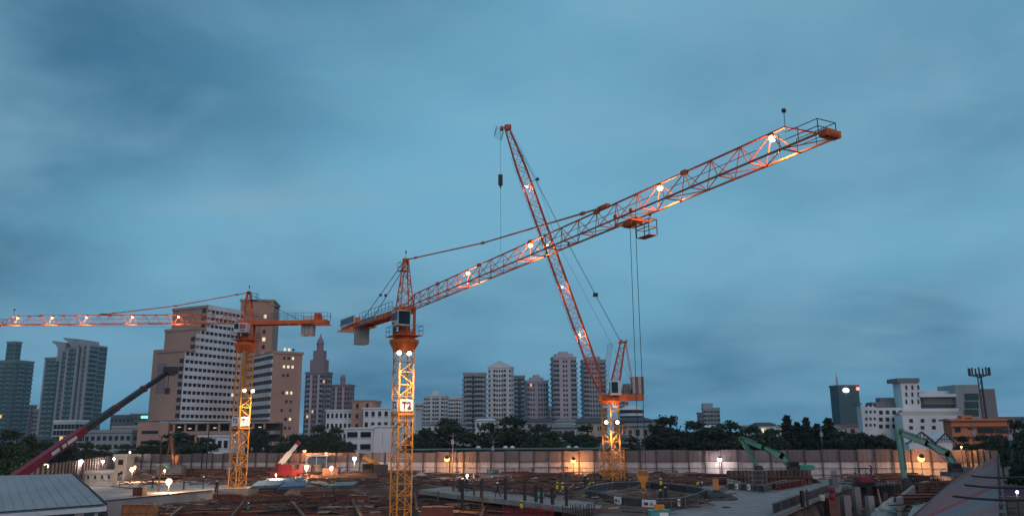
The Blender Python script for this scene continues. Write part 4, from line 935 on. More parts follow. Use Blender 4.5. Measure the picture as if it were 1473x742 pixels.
# low town behind the fence
def gable_house(label, px0, px1, pye, pyr, Y, wall, roof, cols=3, group='low houses behind the fence', pyb=645):
    A, B = P(px0, pye, Y), P(px1, pye, Y); ze = A.z; zr_ = P(px0, pyr, Y).z; w = B.x-A.x; th = thing('house', (A.x, Y, 0), label, 'house', group); dpt = 9
    MB().obox((A.x, Y), (1, 0), w, (0, 1), dpt, -0.5, ze).build('wall', wall, th)
    e = 0.7; Zz = lambda x, y, z: Vector((x, y, z)); x0, x1, y0, y1 = A.x-e, B.x+e, Y-e, Y+dpt+e
    MB().add([Zz(x0, y0, ze-0.1), Zz(x1, y0, ze-0.1), Zz(x1, y1, ze-0.1), Zz(x0, y1, ze-0.1), Zz(x0+w*0.18, (y0+y1)/2, zr_), Zz(x1-w*0.18, (y0+y1)/2, zr_)], [(0, 1, 5, 4), (1, 2, 5), (2, 3, 4, 5), (3, 0, 4), (0, 3, 2, 1)]).build('roof', roof, th)
    hh = max(2.0, ze); 
    for r in range(2):
        for i in range(cols): win(th, (A.x, Y), (1, 0), (0, -1), w*(i+0.25)/cols, w*0.5/cols, max(0.4, ze-2.6-r*3.2), 1.6, 0.02)
    return th
for (lb, a, b, e, r, Y, wl_, rf, cc) in (
    ('white flat house left of the big central trees', 684, 712, 604, 602, 300, 'house_white', 'house_white', 4),
    ('cream house with dark hipped roof below the pink towers', 832, 868, 607, 600, 250, 'house_cream', 'roof_dark', 3),
    ('wide dark hipped roof right of the T3 mast', 888, 938, 605, 600, 240, 'condo_dark', 'roof_dark', 5),
    ('grey terraced house stepped below the pink towers', 793, 828, 614, 609, 215, 'condo_grey', 'roof_grey', 4),
    ('pale house with balconies at the foot of the pink tower', 800, 832, 606, 602, 280, 'house_white', 'roof_grey', 4),
    ('long low roof between the pink tower and the gabled one', 735, 800, 606, 602, 330, 'condo_grey', 'roof_dark', 6),
    ('pale grey house right of the T3 mast', 900, 945, 612, 608, 215, 'condo_grey', 'roof_grey', 4),
    ('small house with dark overhanging roof above the right trees', 1092, 1116, 611, 607, 260, 'house_white', 'roof_dark', 2),
    ('low white house left of the overhanging roof', 1072, 1094, 613, 611, 280, 'house_white', 'roof_grey', 2),
    ('wide white house right of the overhanging roof', 1114, 1142, 613, 612, 275, 'house_white', 'roof_grey', 3),
    ('white roof seen beyond the trees under the lone block', 1004, 1034, 614, 611, 300, 'house_white', 'house_white', 3),
    ('long low building with red fascia left of the white complex', 1196, 1244, 613, 610, 330, 'house_cream', 'roof_red', 4),
    ('small grey house above the green shed roof', 640, 668, 610, 606, 330, 'condo_grey', 'roof_grey', 3),
    ('blue-grey rooftops behind the T2 mast', 596, 640, 611, 608, 340, 'house_white', 'roof_grey', 5),
    ('house row at far left behind the dark trees', 20, 60, 632, 628, 260, 'condo_grey', 'roof_dark', 4),
    ('grey house between the stepped roofs right of T3', 936, 960, 606, 602, 330, 'condo_grey', 'roof_grey', 2),
    ('low house behind the conifers', 1140, 1190, 618, 614, 290, 'condo_grey', 'roof_grey', 4),
    ('grey roof near the right glass tower foot', 1180, 1215, 616, 612, 300, 'house_white', 'roof_grey', 3)):
    gable_house(lb, a, b, e, r, Y, wl_, rf, cc)
# right: glass tower with mast
gt, o, u, v, w, dp, zt = T('glass_tower', 'dark glass office tower with lit sign and antenna on the right', 1203, 1238, 556, 520, 8, 'glass_teal', 'ggggggg', 'gggg', mats_={'window': 'glass_teal', 'roof': 'condo_dark'}, lit=0.0, group='glass towers')
am = MB(); q = o+u*1.5+v*3; am.bar(q+Zv(zt), q+Zv(zt+9), 0.5, 6, 0.12); am.bar(q+Zv(zt+2), q+Zv(zt+6.5), 0.75, 6, 0.5); am.build('antenna', 'condo_pink', gt)
sg = MB(); q = o+u*(w*0.36)-v*0.6+Zv(zt-2.2); 
vsn = [q+u*(2.1*math.cos(a))+Zv(1.4*math.sin(a)) for a in [2*math.pi*i/18 for i in range(18)]]; sg.add(vsn, [tuple(range(18))]); sg.build('lit_sign', 'sign_glow', gt)
MB().box(o+u*(w*0.93)-v*0.6+Zv(zt-1.2), (1.5, 0.6, 1.7)).build('aviation_lamp', 'lamp_red', gt)
# white office complex on the right
yc = 235
wc = thing('office_complex', (P(1330, 620, yc).x, yc, 0), 'white multi-level office complex with rooftop pavilion and glass bays on the right', 'building')
def blk(px0, px1, pyt, Y, wall, dpt=14, name='wall', pyb=None, yaw=0.0):
    pym = (pyt+640)/2; A, B = P(px0, pym, Y), P(px1, pym, Y); zt = P((px0+px1)/2, pyt, Y).z; z0 = -0.5 if pyb is None else P((px0+px1)/2, pyb, Y).z
    MB().obox((A.x, Y), (1, yaw), B.x-A.x, (-yaw, 1), dpt, z0, zt).build(name, wall, wc); return A.x, B.x, zt
def wrow(px0, px1, py0, py1, Y, n, frac=0.6, lit=0.0, th=None):
    A, B = P(px0, py0, Y), P(px1, py0, Y); z0 = P((px0+px1)/2, py1, Y).z; z1 = A.z; z1 = P((px0+px1)/2, py0, Y).z; cw_ = (B.x-A.x)/n
    for i in range(n): win(th or wc, (A.x, Y), (1, 0), (0, -1), cw_*(i+0.5-frac/2), cw_*frac, z0, z1-z0, lit)
blk(1241, 1262, 583, 236, 'house_white', 3); blk(1236, 1243, 579.5, 236.5, 'roof_grey', 4, 'canopy', 581.5)
blk(1262.2, 1300, 586, 238, 'house_white', 5)
blk(1257, 1297, 578, 243.5, 'roof_grey', 4, 'roof_block'); blk(1269, 1299, 571.5, 244, 'roof_grey', 3, 'roof_block')
blk(1300, 1326, 549.6, 239, 'house_white', 5); blk(1296, 1328, 543.5, 238.5, 'roof_grey', 7, 'pavilion_roof', 549.4)
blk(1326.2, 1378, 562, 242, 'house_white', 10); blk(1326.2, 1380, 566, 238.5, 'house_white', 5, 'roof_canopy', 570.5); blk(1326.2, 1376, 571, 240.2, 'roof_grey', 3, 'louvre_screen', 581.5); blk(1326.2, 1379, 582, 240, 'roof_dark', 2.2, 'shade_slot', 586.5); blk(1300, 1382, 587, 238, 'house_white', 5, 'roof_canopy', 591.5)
lv = MB(); 
for i in range(22): x = P(1329+i*2.1, 576, 239.7).x; lv.obox((x, 239.7), (1, 0), 0.16, (0, 1), 0.4, P(1350, 581.5, 240).z, P(1350, 571.3, 240).z)
lv.build('louvre', 'house_cream', wc, kind='stuff')
blk(1378.2, 1414, 553, 238.6, 'condo_grey', 10); blk(1414.2, 1436, 559, 239, 'roof_grey', 10); blk(1300, 1386, 597, 232, 'house_white', 5); blk(1258, 1386.5, 600, 231, 'house_white', 0.9, 'parapet', 610) if False else None
winm_, winm = winm, MB().quad((0, 0, 0), (1, 0, 0), (1, 0, 1), (0, 0, 1)).mesh('window', 'window_teal')
for py in (565.5, 577, 588.5): wrow(1387, 1407, py, py+9.5, 238.5, 1, 1.0)
winm = winm_
for py, r in ((590, 4), (600, 4), (610, 4)): wrow(1262, 1300, py, py+5.5, 238, r, 0.55)
for py in (580.5, 590, 600, 609): wrow(1243, 1261, py, py+4, 236, 3, 0.5)
for py in (553, 563, 573.5): wrow(1299, 1325, py+1, py+7, 239, 3, 0.3)
wrow(1328, 1378, 591.8, 595.5, 237.9, 5, 0.6, 0.1)
for py in (602, 612): wrow(1302, 1384, py, py+5, 232, 5, 0.32)
blk(1297, 1386, 591.6, 235.5, 'house_cream', 2, 'floor_band', 597.5)
# antenna tower behind it
at_ = thing('telecom_mast', (P(1417, 600, 228).x, 228, 0), 'dark lattice telecom mast with crown of antennas on the right', 'mast'); ax_ = P(1417, 600, 228).x
tb_ = MB(); zt = P(1413, 537, 228).z
for k in range(3):
    a = 2*math.pi*k/3+0.3; p0 = Vector((ax_+0.75*math.cos(a), 228+0.75*math.sin(a), 0)); p1_ = Vector((ax_+0.55*math.cos(a), 228+0.55*math.sin(a), zt)); tb_.bar(p0, p1_, 0.13)
    b = 2*math.pi*(k+1)/3+0.3; r0 = Vector((ax_+0.75*math.cos(b), 228+0.75*math.sin(b), 0)); r1 = Vector((ax_+0.55*math.cos(b), 228+0.55*math.sin(b), zt))
    for j in range(12): tb_.bar(p0.lerp(p1_, j/12), r0.lerp(r1, (j+1)/12), 0.06); tb_.bar(p0.lerp(p1_, j/12), r0.lerp(r1, j/12), 0.06)
tb_.build('lattice', 'steel_dark', at_)
cr = MB(); cz_ = zt-0.4; rad = 2.6
for i in range(12): a = 2*math.pi*i/12; b = 2*math.pi*(i+1)/12; cr.bar((ax_+rad*math.cos(a), 228+rad*math.sin(a), cz_), (ax_+rad*math.cos(b), 228+rad*math.sin(b), cz_), 0.10); cr.bar((ax_, 228, cz_-0.8), (ax_+rad*math.cos(a), 228+rad*math.sin(a), cz_), 0.06)
cr.build('antenna_ring', 'steel_dark', at_)
for i in range(9): a = 2*math.pi*i/9; MB().box((ax_+rad*math.cos(a), 228+rad*math.sin(a), cz_+0.9), (0.32, 0.32, 2.2)).build('antenna_panel', 'steel_dark', at_)
# orange building
ob_ = thing('orange_building', (P(1410, 615, 200).x, 200, 0), 'orange flat-roofed building with wide dark openings on the right', 'building')
def oblk(px0, px1, pyt, Y, dpt, pyb=None, name='wall', m_='orange_wall'):
    A, B = P(px0, 615, Y), P(px1, 615, Y); MB().obox((A.x, Y), (1, -0.03), B.x-A.x, (0.03, 1), dpt, -0.5 if pyb is None else P(px0, pyb, Y).z, P((px0+px1)/2, pyt, Y).z).build(name, m_, ob_)
oblk(1369, 1459, 603, 200, 4); oblk(1385, 1400, 597, 201, 2); oblk(1367, 1457, 602, 199.3, 5.5, 605, 'cornice'); oblk(1368, 1460, 611.5, 199.4, 0.58, 613, 'string_course'); oblk(1368, 1460, 625, 199.3, 0.68, 628, 'string_course')
for (a, b, c_, d_) in ((1406, 1428, 614.5, 622.5), (1430.5, 1453, 614.5, 622.5), (1374, 1381, 614, 621), (1392, 1400, 614, 617), (1388, 1397, 600.5, 602.2)):
    A, B = P(a, d_, 199.9), P(b, c_, 199.9); win(ob_, (A.x, 199.85-(A.x-P(1369, 615, 200).x)*0.03), (1, -0.03), (0, -1), 0, B.x-A.x, A.z, B.z-A.z, 0)
gable_house('long dark roof at the right edge beyond the orange building', 1436, 1500, 604, 599, 300, 'condo_grey', 'roof_dark', 5)
# two white latticed gables in front of the complex
for (lb, a, b, pe, pr) in (('white gable frame with dark rafters left of its twin', 1306, 1344, 636, 621), ('white gable frame with dark rafters nearer the orange building', 1346, 1372, 636, 623)):
    A, B = P(a, pe, 180), P(b, pe, 180); Cc = P((a+b)/2, pr, 180); th = thing('gable_roof', (A.x, 180, 0), lb, 'roof', 'twin gables beyond the fence')
    MB().add([(A.x, 180, A.z), (B.x, 180, A.z), (Cc.x, 180, Cc.z), (A.x, 186, A.z), (B.x, 186, A.z), (Cc.x, 186, Cc.z)], [(0, 1, 2), (5, 4, 3), (0, 2, 5, 3), (1, 4, 5, 2)]).build('infill', 'house_white', th)
    MB().obox((A.x+0.2, 180.1), (1, 0), B.x-A.x-0.4, (0, 1), 5.8, 0, A.z-0.01).build('wall', 'house_white', th)
    f_ = MB(); f_.bar((A.x-0.4, 179.8, A.z-0.3), (Cc.x, 179.8, Cc.z+0.1), 0.16); f_.bar((B.x+0.4, 179.8, A.z-0.3), (Cc.x, 179.8, Cc.z+0.1), 0.16)
    for k in range(1, 8): x = A.x+(B.x-A.x)*k/8; zt_ = Cc.z-(Cc.z-A.z)*abs(k-4)/4; f_.bar((x, 179.85, A.z), (x, 179.85, zt_), 0.06)
    f_.bar((A.x, 179.85, A.z+0.7), (B.x, 179.85, A.z+0.7), 0.06); f_.build('rafter', 'roof_dark', th)
# green shed roof behind the fence
A, B = P(590, 650, 160), P(900, 645, 158); z_ = P(740, 643.5, 175).z
gsd = thing('green_shed', (0, 160, 0), 'long low green metal roof just behind the fence', 'shed')
MB().add([(A.x, 156, 4.9), (B.x, 153, 4.9), (B.x, 172, z_), (A.x, 175, z_), (A.x, 156, 4.7), (B.x, 153, 4.7), (B.x, 172, z_-0.2), (A.x, 175, z_-0.2)], [(0, 1, 2, 3), (7, 6, 5, 4), (0, 4, 5, 1), (1, 5, 6, 2), (2, 6, 7, 3), (3, 7, 4, 0)]).build('roof', 'green_roof', gsd)
MB().obox((A.x+1, 158), (1, -0.02), B.x-A.x-2, (0, 1), 13, -0.5, 4.6).build('wall', 'condo_grey', gsd)
for px in (688, 727, 737, 818, 829): q = P(px, 644, 168); MB().lathe((q.x, 168, q.z-0.6), [(0.25, 0), (0.25, 0.5), (0.5, 0.6), (0.5, 0.85), (0.1, 1.05)], 10).build('roof_vent', 'house_white', gsd)
# ------------------------------------------------------------------ trees
def leaf_mesh(name, seed, lobes, nleaf, size, m_, conifer=False):
    rr = np.random.RandomState(seed); pts = []
    if conifer:
        sdv = seed*1.7
        nc = 90; t = rr.rand(nc)**0.75; ang = rr.rand(nc)*2*np.pi; r = ((1-t)**0.8)*1.35*(0.45+0.75*rr.rand(nc))
        cen = np.stack([r*np.cos(ang)+0.3*t, r*np.sin(ang), 0.8+t*9.2], 1); k = rr.randint(0, nc, nleaf); sp = (0.10+0.26*(1-t))[k][:, None]
        pts = cen[k]+rr.normal(size=(nleaf, 3))*sp*np.array([1, 1, 1.3])
    else:
        tot = sum(l[3]**2 for l in lobes)
        for (x, y, z, r) in lobes:
            n = int(nleaf*r*r/tot); nc = max(6, int(14*r)); 
            d = rr.normal(size=(nc, 3)); d /= np.linalg.norm(d, axis=1)[:, None]; d[:, 2] = np.abs(d[:, 2])*0.9-0.25*rr.rand(nc)
            cen = np.array([x, y, z])+d*r*(0.55+0.5*rr.rand(nc))[:, None]*np.array([1, 1, 0.8])
            k = rr.randint(0, nc, n); p = cen[k]+rr.normal(size=(n, 3))*r*np.array([0.24, 0.24, 0.15]); pts.append(p)
        pts = np.concatenate(pts)
    n = len(pts); a = rr.normal(size=(n, 3)); a /= np.linalg.norm(a, axis=1)[:, None]; b = rr.normal(size=(n, 3)); b -= a*np.sum(a*b, 1)[:, None]; b /= np.linalg.norm(b, axis=1)[:, None]
    s = size*(0.6+0.8*rr.rand(n))[:, None]
    V = np.stack([pts-a*s, pts-b*s*0.55, pts+a*s, pts+b*s*0.55], 1).reshape(-1, 3)
    me = bpy.data.meshes.new(name); me.vertices.add(4*n); me.vertices.foreach_set('co', V.ravel()); me.loops.add(4*n); me.loops.foreach_set('vertex_index', np.arange(4*n)); me.polygons.add(n)
    me.polygons.foreach_set('loop_start', np.arange(0, 4*n, 4)); me.polygons.foreach_set('loop_total', np.full(n, 4)); me.materials.append(M(m_)); me.update(); return me
TREES = []
for sd in range(5):
    rr = random.Random(sd+40); lobes = []
    for i in range(15):
        a = rr.uniform(0, 6.28); q = rr.uniform(0.3, 2.9); lobes.append((q*math.cos(a), q*math.sin(a), rr.uniform(3.2, 8.0)-q*0.55, rr.uniform(0.9, 1.8)))
    lobes.append((rr.uniform(-0.5, 0.5), 0, 8.2, 1.5)); lobes.append((0, 0, 5.5, 2.4))
    cm = leaf_mesh('crown', sd, lobes, 9500, 0.25, 'leaf_a' if sd % 2 else 'leaf_b')
    tb_ = MB(); tb_.bar((0, 0, -0.3), (0.1, 0, 3.0), 0.30, 7, 0.2)
    for l in lobes[:9]: tb_.bar((0.1, 0, rr.uniform(2.2, 3.2)), l[:3], 0.13, 5, 0.04)
    TREES.append((cm, tb_.mesh('trunk', 'bark')))
CON = []
for sd in range(2):
    cm = leaf_mesh('crown', 90+sd, None, 4200, 0.24, 'leaf_b', True); CON.append((cm, MB().bar((0, 0, -0.3), (0.2, 0, 9.6), 0.2, 6, 0.05).mesh('trunk', 'bark')))
def tree(px, hw, pyt, Y, label, kind=None, group='trees behind the fence', zb=0.0):
    b = P(px, 640, Y); zt = P(px, pyt-(2 if kind is None else 0), Y).z; h = max(2.0, zt-zb); wdt = hw*1.06*Y/F
    k = R.randrange(5); cm, tm = (CON[k % 2] if kind == 'c' else TREES[k]); s = h/ (10.2 if kind == 'c' else 9.6); sx = wdt/(1.5 if kind == 'c' else 3.7)
    th = thing('conifer' if kind == 'c' else 'tree', (b.x, Y, zb), label, 'tree', group); rz = R.uniform(-0.4, 0.4) if kind == 'c' else R.uniform(0, 6.28)
    inst('crown', cm, th, (b.x, Y, zb), rz, (sx, sx, s)); inst('trunk', tm, th, (b.x, Y, zb), rz, (min(1, sx)*0.9, min(1, sx)*0.9, s))
for q in ((650, 36, 602, 176, 'big rounded dark tree right of the T2 mast'), (614, 24, 617, 172, 'tree half hidden by the T2 mast'), (588, 14, 630, 168, 'small shrub-like tree left of the T2 mast foot'),
          (738, 44, 599, 180, 'biggest dark tree near the centre, below the gabled tower'), (701, 28, 609, 176, 'tree left of the biggest central tree'), (778, 30, 611, 174, 'tree right of the biggest central tree'), (798, 22, 621, 172, 'low tree below the grey terraced house'),
          (820, 16, 620, 174, 'small tree left of the T3 mast'), (846, 22, 611, 170, 'tree close left of the T3 mast'), (908, 22, 628, 166, 'low tree right of the T3 mast foot'),
          (966, 34, 599, 166, 'tall leafy tree right of the hook ropes'), (940, 22, 611, 168, 'tree behind the hook ropes'), (996, 32, 606, 164, 'spreading tree below the lone grey block'),
          (1024, 34, 613, 160, 'low spreading tree left of the first green excavator boom'), (1048, 36, 606, 164, 'bushy tree above the green excavator elbow'), (1082, 30, 613, 162, 'tree right of the green excavator elbow'), (1150, 42, 615, 172, 'broad dark tree behind the conifer row'), (1108, 22, 618, 160, 'low tree left of the conifers'),
          (1206, 26, 620, 158, 'low dark tree right of the conifers'), (1238, 30, 622, 160, 'wide low tree below the white complex'), (1268, 26, 625, 158, 'low tree left of the second excavator stick'), (1288, 14, 634, 156, 'small bush behind the second excavator stick'),
          (252, 40, 622, 200, 'wide tree in front of the brown podium'), (292, 24, 630, 205, 'low tree left of the T1 mast'), (222, 22, 634, 198, 'small tree at the left end of the podium'),
          (370, 22, 616, 210, 'dark tree right of the T1 mast'), (408, 16, 628, 205, 'small tree below the lit stairwell'), (428, 22, 624, 208, 'tree at the right end of the brown building'),
          (457, 22, 612, 196, 'dense tree below the crowned tower'), (480, 20, 614, 192, 'tree beside the white flats'), (500, 12, 636, 186, 'little tree beside the shop house'),
          (8, 30, 618, 118, 'dark tree at the far left edge'), (38, 24, 626, 126, 'second dark tree from the left edge'), (66, 20, 634, 140, 'dark tree above the red boom foot'), (95, 24, 640, 150, 'dark tree below the winged tower'), (124, 22, 636, 158, 'dark tree right of the red boom'), (150, 20, 640, 168, 'dark low tree left of the small site house'), (182, 22, 640, 190, 'dark tree above the small site house'), (22, 26, 640, 104, 'low dark bush at the far left edge'), (52, 26, 648, 108, 'low dark bush behind the shed roof'),
          (1386, 18, 628, 150, 'dark tree below the orange building left end'), (1412, 20, 626, 146, 'dark tree below the orange building openings'), (1438, 18, 624, 140, 'dark tree below the orange building right end'), (1462, 24, 604, 122, 'dark tree on the right edge outside the hoarding'), (1482, 30, 612, 96, 'dark tree cut off by the right edge'), (1490, 28, 640, 74, 'low dark tree at the lower right edge'), (1466, 18, 650, 82, 'dark bush just outside the hoarding')):
    tree(*q)
for q in ((1131, 17, 597, 166, 'leaning conifer, leftmost of the conifer row'), (1146, 15, 607, 168, 'slim conifer second from left'), (1159, 15, 600, 166, 'pointed conifer in the middle of the row'), (1174, 15, 609, 168, 'slim conifer right of the middle one'), (1190, 20, 601, 164, 'conifer at the right end of the row')):
    tree(*q, kind='c', group='conifer row behind the fence')
# utility poles and wires
for (px, pyt, Y, lb) in ((651, 622, 150, 'utility pole with lamp head in front of the central trees'), (709, 632, 152, 'short pole with white box above the fence'), (1182, 612, 158, 'leaning utility pole by the conifers'), (1401, 610, 150, 'tilted pole before the orange building'), (1453, 612, 118, 'utility pole by the right edge')):
    b = P(px, 640, Y); zt = P(px, pyt, Y).z; th = thing('utility_pole', (b.x, Y, 0), lb, 'pole', 'utility poles'); MB().bar((b.x, Y, 0), (b.x+0.1, Y, zt), 0.14, 7, 0.1).build('pole', 'condo_dark', th)
    MB().bar((b.x-0.7, Y, zt-0.5), (b.x+0.7, Y, zt-0.5), 0.06).build('crossarm', 'condo_dark', th); MB().box((b.x, Y-0.25, zt-1.6), (0.5, 0.4, 0.8)).build('junction_box', 'condo_grey', th)
cw = thing('overhead_cables', (60, 100, 0), 'three black cables strung low across the right hoarding', 'cables')
for (xa, ya, xb, yb, Y) in ((1398, 684, 1476, 686, 36), (1388, 697, 1476, 701, 34), (1371, 713, 1476, 719, 32)):
    A, B = P(xa, ya, Y+1.5), P(xb, yb, Y-1.5); MB().path([A.lerp(B, t)-Vector((0, 0, 0.05*4*t*(1-t))) for t in (0, 0.25, 0.5, 0.75, 1)], 0.045, 6).build('cable', 'cable', cw)
# ------------------------------------------------------------------ slabs and yards
def slab(name, pxs, ztop, t, m_, label=None):
    pts = [G(a, b, ztop) for a, b in pxs]; a = sum((p.x*q.y-q.x*p.y) for p, q in zip(pts, pts[1:]+pts[:1]))
    if a < 0: pts = pts[::-1]
    return MB().slab(pts, t).build(name, m_, None, kind='structure')
slab('concrete_deck', ((60, 731), (150, 720), (304, 705), (332, 699), (318, 693), (250, 690), (150, 692), (60, 700)), 0.22, 2.9, 'concrete_pale')
slab('concrete_walkway', ((604, 704), (640, 700), (726, 708), (800, 716), (868, 723), (860, 736), (800, 727), (736, 719), (650, 710)), 0.20, 0.55, 'concrete')
slab('concrete_yard', ((905, 760), (960, 736), (1016, 724), (1052, 702), (1150, 691), (1226, 689), (1232, 695), (1185, 712), (1112, 744), (1080, 790)), 0.16, 0.35, 'concrete')
slab('concrete_strip', ((840, 702), (1010, 695), (1045, 699), (1012, 707), (930, 702), (860, 708)), 0.16, 0.35, 'concrete')
slab('concrete_deck', ((1296, 760), (1316, 722), (1352, 716), (1362, 720), (1338, 760)), 0.4, 3.4, 'concrete_pale')
slab('concrete_strip', ((1110, 692), (1232, 688), (1300, 694), (1240, 697)), 0.14, 0.3, 'concrete')
eb = MB(); a, b, c_ = G(60, 731, 0.22), G(150, 720, 0.22), G(304, 705, 0.22); eb.path([a, b, c_], 0.09, 4); eb.build('edge_beam', 'rust_red', None, 'red steel edging along the front of the left concrete deck', 'edging', at=b)

# ------------------------------------------------------------------ left shed
shd = thing('site_shed', (-28, 48, 0), 'large pale shed roof in the lower left corner', 'shed')
FR, BR, BL, FL = Vector((-22.4, 46, 3.9)), P(103, 681, 53.6), P(-60, 685, 58), P(-70, 741.5, 36.5)
nrm_ = (BR-FR).cross(BL-FR).normalized(); nrm_ = nrm_ if nrm_.z > 0 else -nrm_
dr_ = ray(-70, 741.5); FL = CAM+dr_*(nrm_.dot(FR-CAM)/nrm_.dot(dr_))
MB().slab([FR, BR, BL, FL] if (BR-FR).cross(BL-FR).z > 0 else [FL, BL, BR, FR], 0.12).build('roof', 'shed_roof', shd)
rb = MB()
for t in [i/14 for i in range(1, 14)]: rb.bar(FR.lerp(FL, t)+Vector((0, 0, 0.03)), BR.lerp(BL, t)+Vector((0, 0, 0.0)), 0.02)
rb.build('roof_seam', 'shed_roof', shd)
fa = MB(); 
for p_, q_ in ((FL, FR), (FR, BR)): fa.bar(p_-Vector((0, 0, 0.22)), q_-Vector((0, 0, 0.22)), 0.17, 4)
fa.build('fascia', 'white_paint', shd)
ed = MB(); ed.bar(FR+Vector((0.1, 0, 0.03)), BR+Vector((0.1, 0, 0.03)), 0.06); ed.bar(FL+Vector((0, -0.1, 0.02)), FR+Vector((0, -0.1, 0.02)), 0.04); ed.build('gutter', 'cable', shd)
iw = [FR.lerp(BL, 0.16), BR.lerp(FL, 0.16), BL.lerp(FR, 0.1), FL.lerp(BR, 0.1)]
wbm = MB(); 
for i in range(4):
    p_, q_ = iw[i], iw[(i+1) % 4]; wbm.add([(p_.x, p_.y, 0), (q_.x, q_.y, 0), (q_.x, q_.y, q_.z-0.5), (p_.x, p_.y, p_.z-0.5)], [(0, 1, 2, 3)])
wbm.build('wall', 'condo_grey', shd)
for p_ in (FR.lerp(BL, 0.04), FL.lerp(FR, 0.5).lerp(BL, 0.05)): MB().bar((p_.x, p_.y, 0), (p_.x, p_.y, p_.z-0.2), 0.09, 8).build('post', 'white_paint', shd)

# ------------------------------------------------------------------ lamps on stands
def site_lamp(px, py, Y, energy, col, glow, label, size=0.2, aim=(0, -0.5, -1), group='site lamps', zbase=None, spot=None):
    p = P(px, py, Y); zb_ = gz(p.x, p.y) if zbase is None else zbase
    th = thing('site_lamp', (p.x, p.y, zb_), label, 'lamp', group)
    MB().bar((p.x, p.y+0.12, zb_), (p.x, p.y+0.12, p.z+0.15), 0.05, 6).build('pole', 'steel_dark', th)
    ft = MB()
    for k in range(3): a = 2*math.pi*k/3; ft.bar((p.x, p.y+0.12, zb_+0.7), (p.x+0.5*math.cos(a), p.y+0.12+0.5*math.sin(a), zb_), 0.035)
    ft.build('tripod', 'steel_dark', th)
    flood(th, p, p+Vector(aim), size, energy*1.5, col, glow, spot, 0.15)
for q in ((643, 660, 148.0, 520, SODIUM, 'lamp_sodium', 'orange sodium lamp on the fence right of T2', 0.58, (0, 0.6, -1)),
          (825, 662, 142.5, 520, SODIUM, 'lamp_sodium', 'orange sodium lamp on the fence left of T3', 0.52, (0, 0.6, -1)),
          (1035, 660, 137.5, 230, COOL, 'lamp_cool', 'white lamp on the fence left of the green excavator', 0.45, (0, 0.3, -1)),
          (1325, 659, 128.0, 520, SODIUM, 'lamp_sodium', 'orange sodium lamp on the fence behind the second excavator', 0.62, (0, 0.6, -1)),
          (1383, 642, 127.0, 300, SODIUM, 'lamp_sodium', 'small orange lamp above the fence corner', 0.2, (0, 0.3, -1)),
          (243, 692, 112, 1000, WARM, 'lamp_warm', 'bright warm lamp low on the left concrete deck', 0.50, (0, -0.6, -1)),
          (190, 674, 138, 600, WARM, 'lamp_warm', 'warm lamp beside the small site house', 0.40, (0, -0.5, -1)),
          (194, 671, 140, 500, WARM, 'lamp_warm', 'smaller warm lamp just above the one by the site house', 0.25, (0.3, -0.5, -1)),
          (441, 671, 138, 1500, WARM, 'lamp_warm', 'warm lamp right of the red mobile crane', 0.45, (0, -0.6, -1)),
          (477, 672, 136, 1300, WARM, 'lamp_warm', 'warm lamp beside the small derrick', 0.36, (0, -0.6, -1)),
          (510, 659, 150, 900, COOL, 'lamp_cool', 'white lamp left of the T2 mast', 0.42, (0, -0.3, -1)),
          (438, 648, 160, 700, SODIUM, 'lamp_sodium', 'orange lamp over the fence above the red mobile crane', 0.40, (0, 0.5, -1)),
          (469, 651, 158, 600, SODIUM, 'lamp_sodium', 'small orange lamp over the fence by the office frame', 0.28, (0, 0.5, -1)),
          (546, 670, 140, 1100, SODIUM, 'lamp_sodium', 'small orange lamp on the yellow crane side', 0.24, (0, -0.6, -1)),
          (66, 670, 99, 700, (0.8, 1.0, 0.6), 'lamp_green', 'greenish lamp on the left fence', 0.34, (0.2, -0.5, -1)),
          (117, 663, 124, 450, COOL, 'lamp_cool', 'white lamp second along the left fence', 0.30, (0.2, -0.5, -1)),
          (148, 663, 142, 300, COOL, 'lamp_cool', 'white lamp third along the left fence', 0.26, (0.2, -0.5, -1)),
          (164, 659, 150, 250, COOL, 'lamp_cool', 'faint white lamp by the site house roof', 0.22, (0.2, -0.5, -1)),
          (187, 650, 176, 150, COOL, 'lamp_cool', 'small white lamp above the fence end', 0.24, (0.1, -0.5, -1)),
          (237, 676, 140, 400, WARM, 'lamp_warm', 'small lamp at the foot of the piling rig', 0.2, (0, -0.6, -1)),
          (249, 656, 150, 200, WARM, 'lamp_warm', 'small lamp half way up the piling rig', 0.22, (0, -0.6, -1)),
          (397, 682, 128, 800, WARM, 'lamp_warm', 'small lamp on the ground before the red mobile crane', 0.18, (0, -0.6, -1)),
          (672, 683, 128, 1100, COOL, 'lamp_cool', 'small white lamp among the beams right of T2', 0.22, (0, -0.6, -1)),
          (971, 700, 116, 900, WARM, 'lamp_warm', 'small flame-coloured lamp behind the round barrier', 0.20, (0, -0.6, -1)),
          (997, 696, 118, 800, COOL, 'lamp_cool', 'small white lamp beside the crouching worker', 0.22, (0, -0.6, -1))):
    site_lamp(*q)
